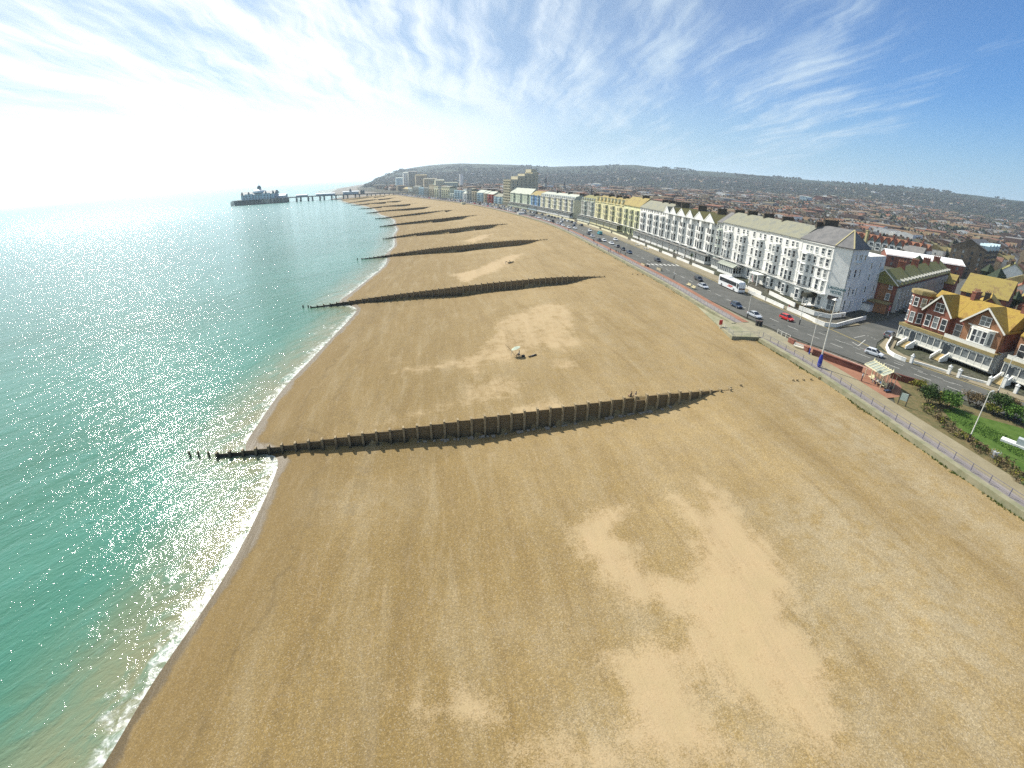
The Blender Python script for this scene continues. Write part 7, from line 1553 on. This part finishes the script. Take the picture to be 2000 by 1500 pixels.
# ------------------------------------------------------------------ garden shrubs and hedge
def shrub(px_,py_,r,h,label,lf,seed,n=1100,size=.11,trunk=True,z=ZP+.02,group='garden shrubs'):
    r*=1.2; h*=1.1; n=int(n*1.5); p=at(px_,py_,z); rr=random.Random(seed); t=thing('shrub',(p.x,p.y,z),0,label,'shrub',group); b=MB()
    for k in range(5):
        a=k*1.25+rr.uniform(-.3,.3); b.cone((0,0,0),(math.cos(a)*r*.55,math.sin(a)*r*.55,h*.62),.07,.03,5,cap=False)
    b.build('stem',BARK,t); c=MB()
    for k in range(8):
        a=rr.uniform(0,6.3); q=rr.uniform(.2,.75)*r; leaves(c,(math.cos(a)*q,math.sin(a)*q,h*rr.uniform(.45,.8)),(r*.48,r*.48,h*.27),n//8,size,rr,shell=.3)
    c.build('crown',lf,t)
for x,y,r,h,l,lf,n in [(1800,762,1.7,1.8,'yellowish open shrub at the left end of the garden',LF_Y,500),(1812,790,2.1,3.0,'tall dark green shrub with bare stems at the left of the garden',LF_D,1500),(1850,797,1.9,2.6,'rounded green shrub in the middle of the garden',LF_G,1500),(1836,790,1.4,2.2,'bushy olive shrub between the tall dark one and the rounded one',LF_Y,700),(1893,790,1.5,2.6,'wispy brown bare shrub behind the lawn',LF_B,420),(1908,795,1.3,2.3,'second wispy brown bare shrub behind the lawn, right of the first',LF_B,380),(1935,808,1.2,1.6,'low yellow green shrub at the lawn edge',LF_Y,600),(1948,808,2.2,3.4,'big dark shrub with reddish patches at the right of the garden',LF_D,1700),(1980,822,2.0,3.0,'broad green shrub at the far right of the garden',LF_G,1500),(1966,812,1.6,3.2,'rust brown shrub between the two big right hand shrubs',LF_B,900)]:
    shrub(x,y,r,h,l,lf,int(x),n)
hb=MB(); rr=random.Random(77)
HP=[at(x,y,ZP) for x,y in ((1812,800),(1835,822),(1860,842),(1885,858),(1905,872),(1930,888),(1955,905),(1980,925),(2010,948),(2060,990))]
for a,c in zip(HP,HP[1:]):
    n=int((c-a).length*5)
    for i in range(n):
        p=a.lerp(c,rr.random())+Vector((rr.uniform(-1.3,1.0),rr.uniform(-.9,.9),0)); leaves(hb,(p.x,p.y,ZP+rr.uniform(.2,.75)),(.6,.6,.5),30,.11,rr,m=rr.choice((0,0,1,2)),shell=.1)
tag(hb.build('hedge',[LF_B,LF_D,LF_Y]),'low scruffy brown and green hedge between the promenade and the lawn','hedge')
# grass tufts on the lawn
gb=MB(); LP=[at(x,y,ZP) for x,y in ((1880,815),(1905,835),(1940,850),(1975,868),(2000,885),(2030,900))]
for a,c in zip(LP,LP[1:]):
    for i in range(700):
        p=a.lerp(c,rr.random())+Vector((rr.uniform(-2.4,2.4),rr.uniform(-2.2,2.2),.05)); s=rr.uniform(.04,.10); an=rr.uniform(0,6.3); gb.poly([(p.x-s*math.cos(an),p.y-s*math.sin(an),p.z),(p.x+s*math.cos(an),p.y+s*math.sin(an),p.z),(p.x+.02,p.y,p.z+s*1.8)])
tag(gb.build('grass_tufts',LF_G),'short bright green tufts on the garden lawn','grass',kind='stuff')
# ------------------------------------------------------------------ pier
PIR=mat('pier_ironwork',(.05,.07,.075),.7,(.09,.11,.11),scale=.2); PDK=mat('pier_deck',(.10,.11,.11),.8); PW=mat('pier_white',(.40,.46,.50),.6,amt=.08); PRF=mat('pier_lead_roof',(.12,.15,.16),.6,amt=.1); PGL=mat('pier_windows',(.10,.13,.15),.3,amt=0)
h0=Vector((-560,922,0)); h1=Vector((-228,985,0)); ax=(h1-h0).normalized(); PLn=(h1-h0).length
t=thing('pier',h0,math.atan2(ax.y,ax.x),'Victorian seaside pier on iron legs with white domed pavilion at its sea end','pier')
dz_=9.6
b=MB(); b.box(4,-19,dz_-.9,112,19,dz_); b.box(112,-7,dz_-1.7,PLn+22,7,dz_); b.build('deck',PDK,t)
for x in np.arange(2,112,7.0):
    b=MB()
    for y in np.arange(-20,21,5.7): b.cone((x,y,-3),(x,y,dz_-.6),.8,.7,6)
    b.bar((x,-20,1),(x,20,dz_-1),.3); b.bar((x,20,1),(x,-20,dz_-1),.3); b.build('trestle',PIR,t)
b=MB(); b.box(0,-20.8,2.6,111,-20.5,3.1); b.box(0,-20.8,5.0,111,-20.5,5.4); b.build('landing_stage_beam',PIR,t)
for x in np.arange(132,PLn-60,23.5):
    b=MB()
    for dx in(-4.2,4.2):
        for y in(-6,-2,2,6): b.cone((x+dx,y,-3),(x+dx,y,dz_-.5),.5,.42,6)
    b.bar((x-3,-6,1),(x+3,-6,dz_-1),.3); b.bar((x+3,-6,1),(x-3,-6,dz_-1),.3); b.box(x-3.3,-6.5,dz_-1.6,x+3.3,6.5,dz_-.5); b.build('trestle',PIR,t)
for x in np.arange(PLn-52,PLn+20,9.0):
    b=MB()
    for y in(-6,0,6): b.cone((x,y,-2),(x,y,dz_-.5),.35,.3,6)
    b.box(x-.2,-6.2,dz_-2.2,x+.2,6.2,dz_-1.6)
    b.build('trestle',PIR,t)
pv=MB(); pv.box(22,-16,dz_,88,16,dz_+9.5); pv.box(30,-17,dz_,46,17,dz_+11); pv.box(64,-17,dz_,80,17,dz_+11); pw=pv.build('pavilion',PW,t)
for x in np.arange(26,86,6):
    for z in(dz_+1.5,dz_+5.6): b=MB(); b.box(x,-17.06 if (30<=x<45 or 64<=x<79) else -16.06,z,x+3,-15.9,z+2.6); q=b.build('window',PGL,pw)
r=MB(); r.ext([(-17,dz_+9.5),(-6,dz_+15.5),(6,dz_+15.5),(17,dz_+9.5)],20,90,'x'); q=r.build('roof',PRF,pw)
b=MB(); n=16
def ringdome(b,c,r0,z0,hh,k=6,n=16):
    rings=[]
    for i in range(k+1): a=PI/2*i/k; rings.append([(c[0]+r0*math.cos(a)*math.cos(2*PI*j/n)+ (0 if i<k else 0),c[1]+r0*math.cos(a)*math.sin(2*PI*j/n),z0+hh*math.sin(a)) for j in range(n)])
    loft(b,rings[:-1])
ringdome(b,(55,0),15,dz_+12.5,7.0); q=b.build('dome',mat('pale_dome',(.50,.54,.55),.45,amt=.05),t); b=MB(); b.cone((55,0,dz_+18.5),(55,0,dz_+22),4.2,3.8,10); b.cone((55,0,dz_+22),(55,0,dz_+23),4.6,4.0,10); ringdome(b,(55,0),3.8,dz_+23,3.5,5,10); b.cone((55,0,dz_+26),(55,0,dz_+31.5),.5,.08,6); b.build('cupola',PRF,t)
for x,y in((24,-14),(86,-14),(24,14),(86,14),(38,-16),(72,-16)): b=MB(); b.box(x-1.5,y-1.5,dz_+9.4,x+1.5,y+1.5,dz_+12.5); b.cone((x,y,dz_+12.5),(x,y,dz_+16),2.0,.1,6); b.build('turret',PRF,t)
b=MB(); b.box(94,-9,dz_,108,9,dz_+4); b.ext([(-10,dz_+4),(0,dz_+7.5),(10,dz_+4)],93,109,'x'); b.build('kiosk',PW,t)
for x0,x1,h in((128,150,2.6),(168,205,2.8),(222,252,4.6)): b=MB(); b.box(x0,-4,dz_,x1,4,dz_+h,0); b.ext([(-4.6,dz_+h),(0,dz_+h+1.6),(4.6,dz_+h)],x0-1,x1+1,'x'); b.build('kiosk',PW,t)
for x,h in ((236,11),(258,8),(262,8)): b=MB(); b.cone((x,0,dz_),(x,0,dz_+h*.6),2.4,2.2,8); b.cone((x,0,dz_+h*.6),(x,0,dz_+h),2.6,.1,8); b.build('kiosk',PRF,t)
b=MB(); b.box(112,-7,dz_+1.05,PLn+20,-6.9,dz_+1.15)
for x in np.arange(112,PLn+20,3): b.box(x,-7,dz_,x+.12,-6.88,dz_+1.1)
for x in np.arange(0,112,3): b.box(x,-21,dz_,x+.12,-20.88,dz_+1.1)
b.box(0,-21,dz_+1.05,112,-20.9,dz_+1.15); b.build('railing',PIR,t)
# ------------------------------------------------------------------ haze
b=MB(); b.box(-15300,-1500,-4,10500,24500,430)
hm=bpy.data.materials.new('haze_air'); hm.use_nodes=True; t_=hm.node_tree; t_.nodes.clear(); pvn=t_.nodes.new('ShaderNodeVolumePrincipled'); pvn.inputs['Color'].default_value=(.74,.87,1.0,1); pvn.inputs['Density'].default_value=0.0001; pvn.inputs['Anisotropy'].default_value=.3; on=t_.nodes.new('ShaderNodeOutputMaterial'); t_.links.new(pvn.outputs[0],on.inputs['Volume'])
hz_o=b.build('haze',hm); tag(hz_o,'thin pale sea haze over the whole bay','haze',kind='stuff')
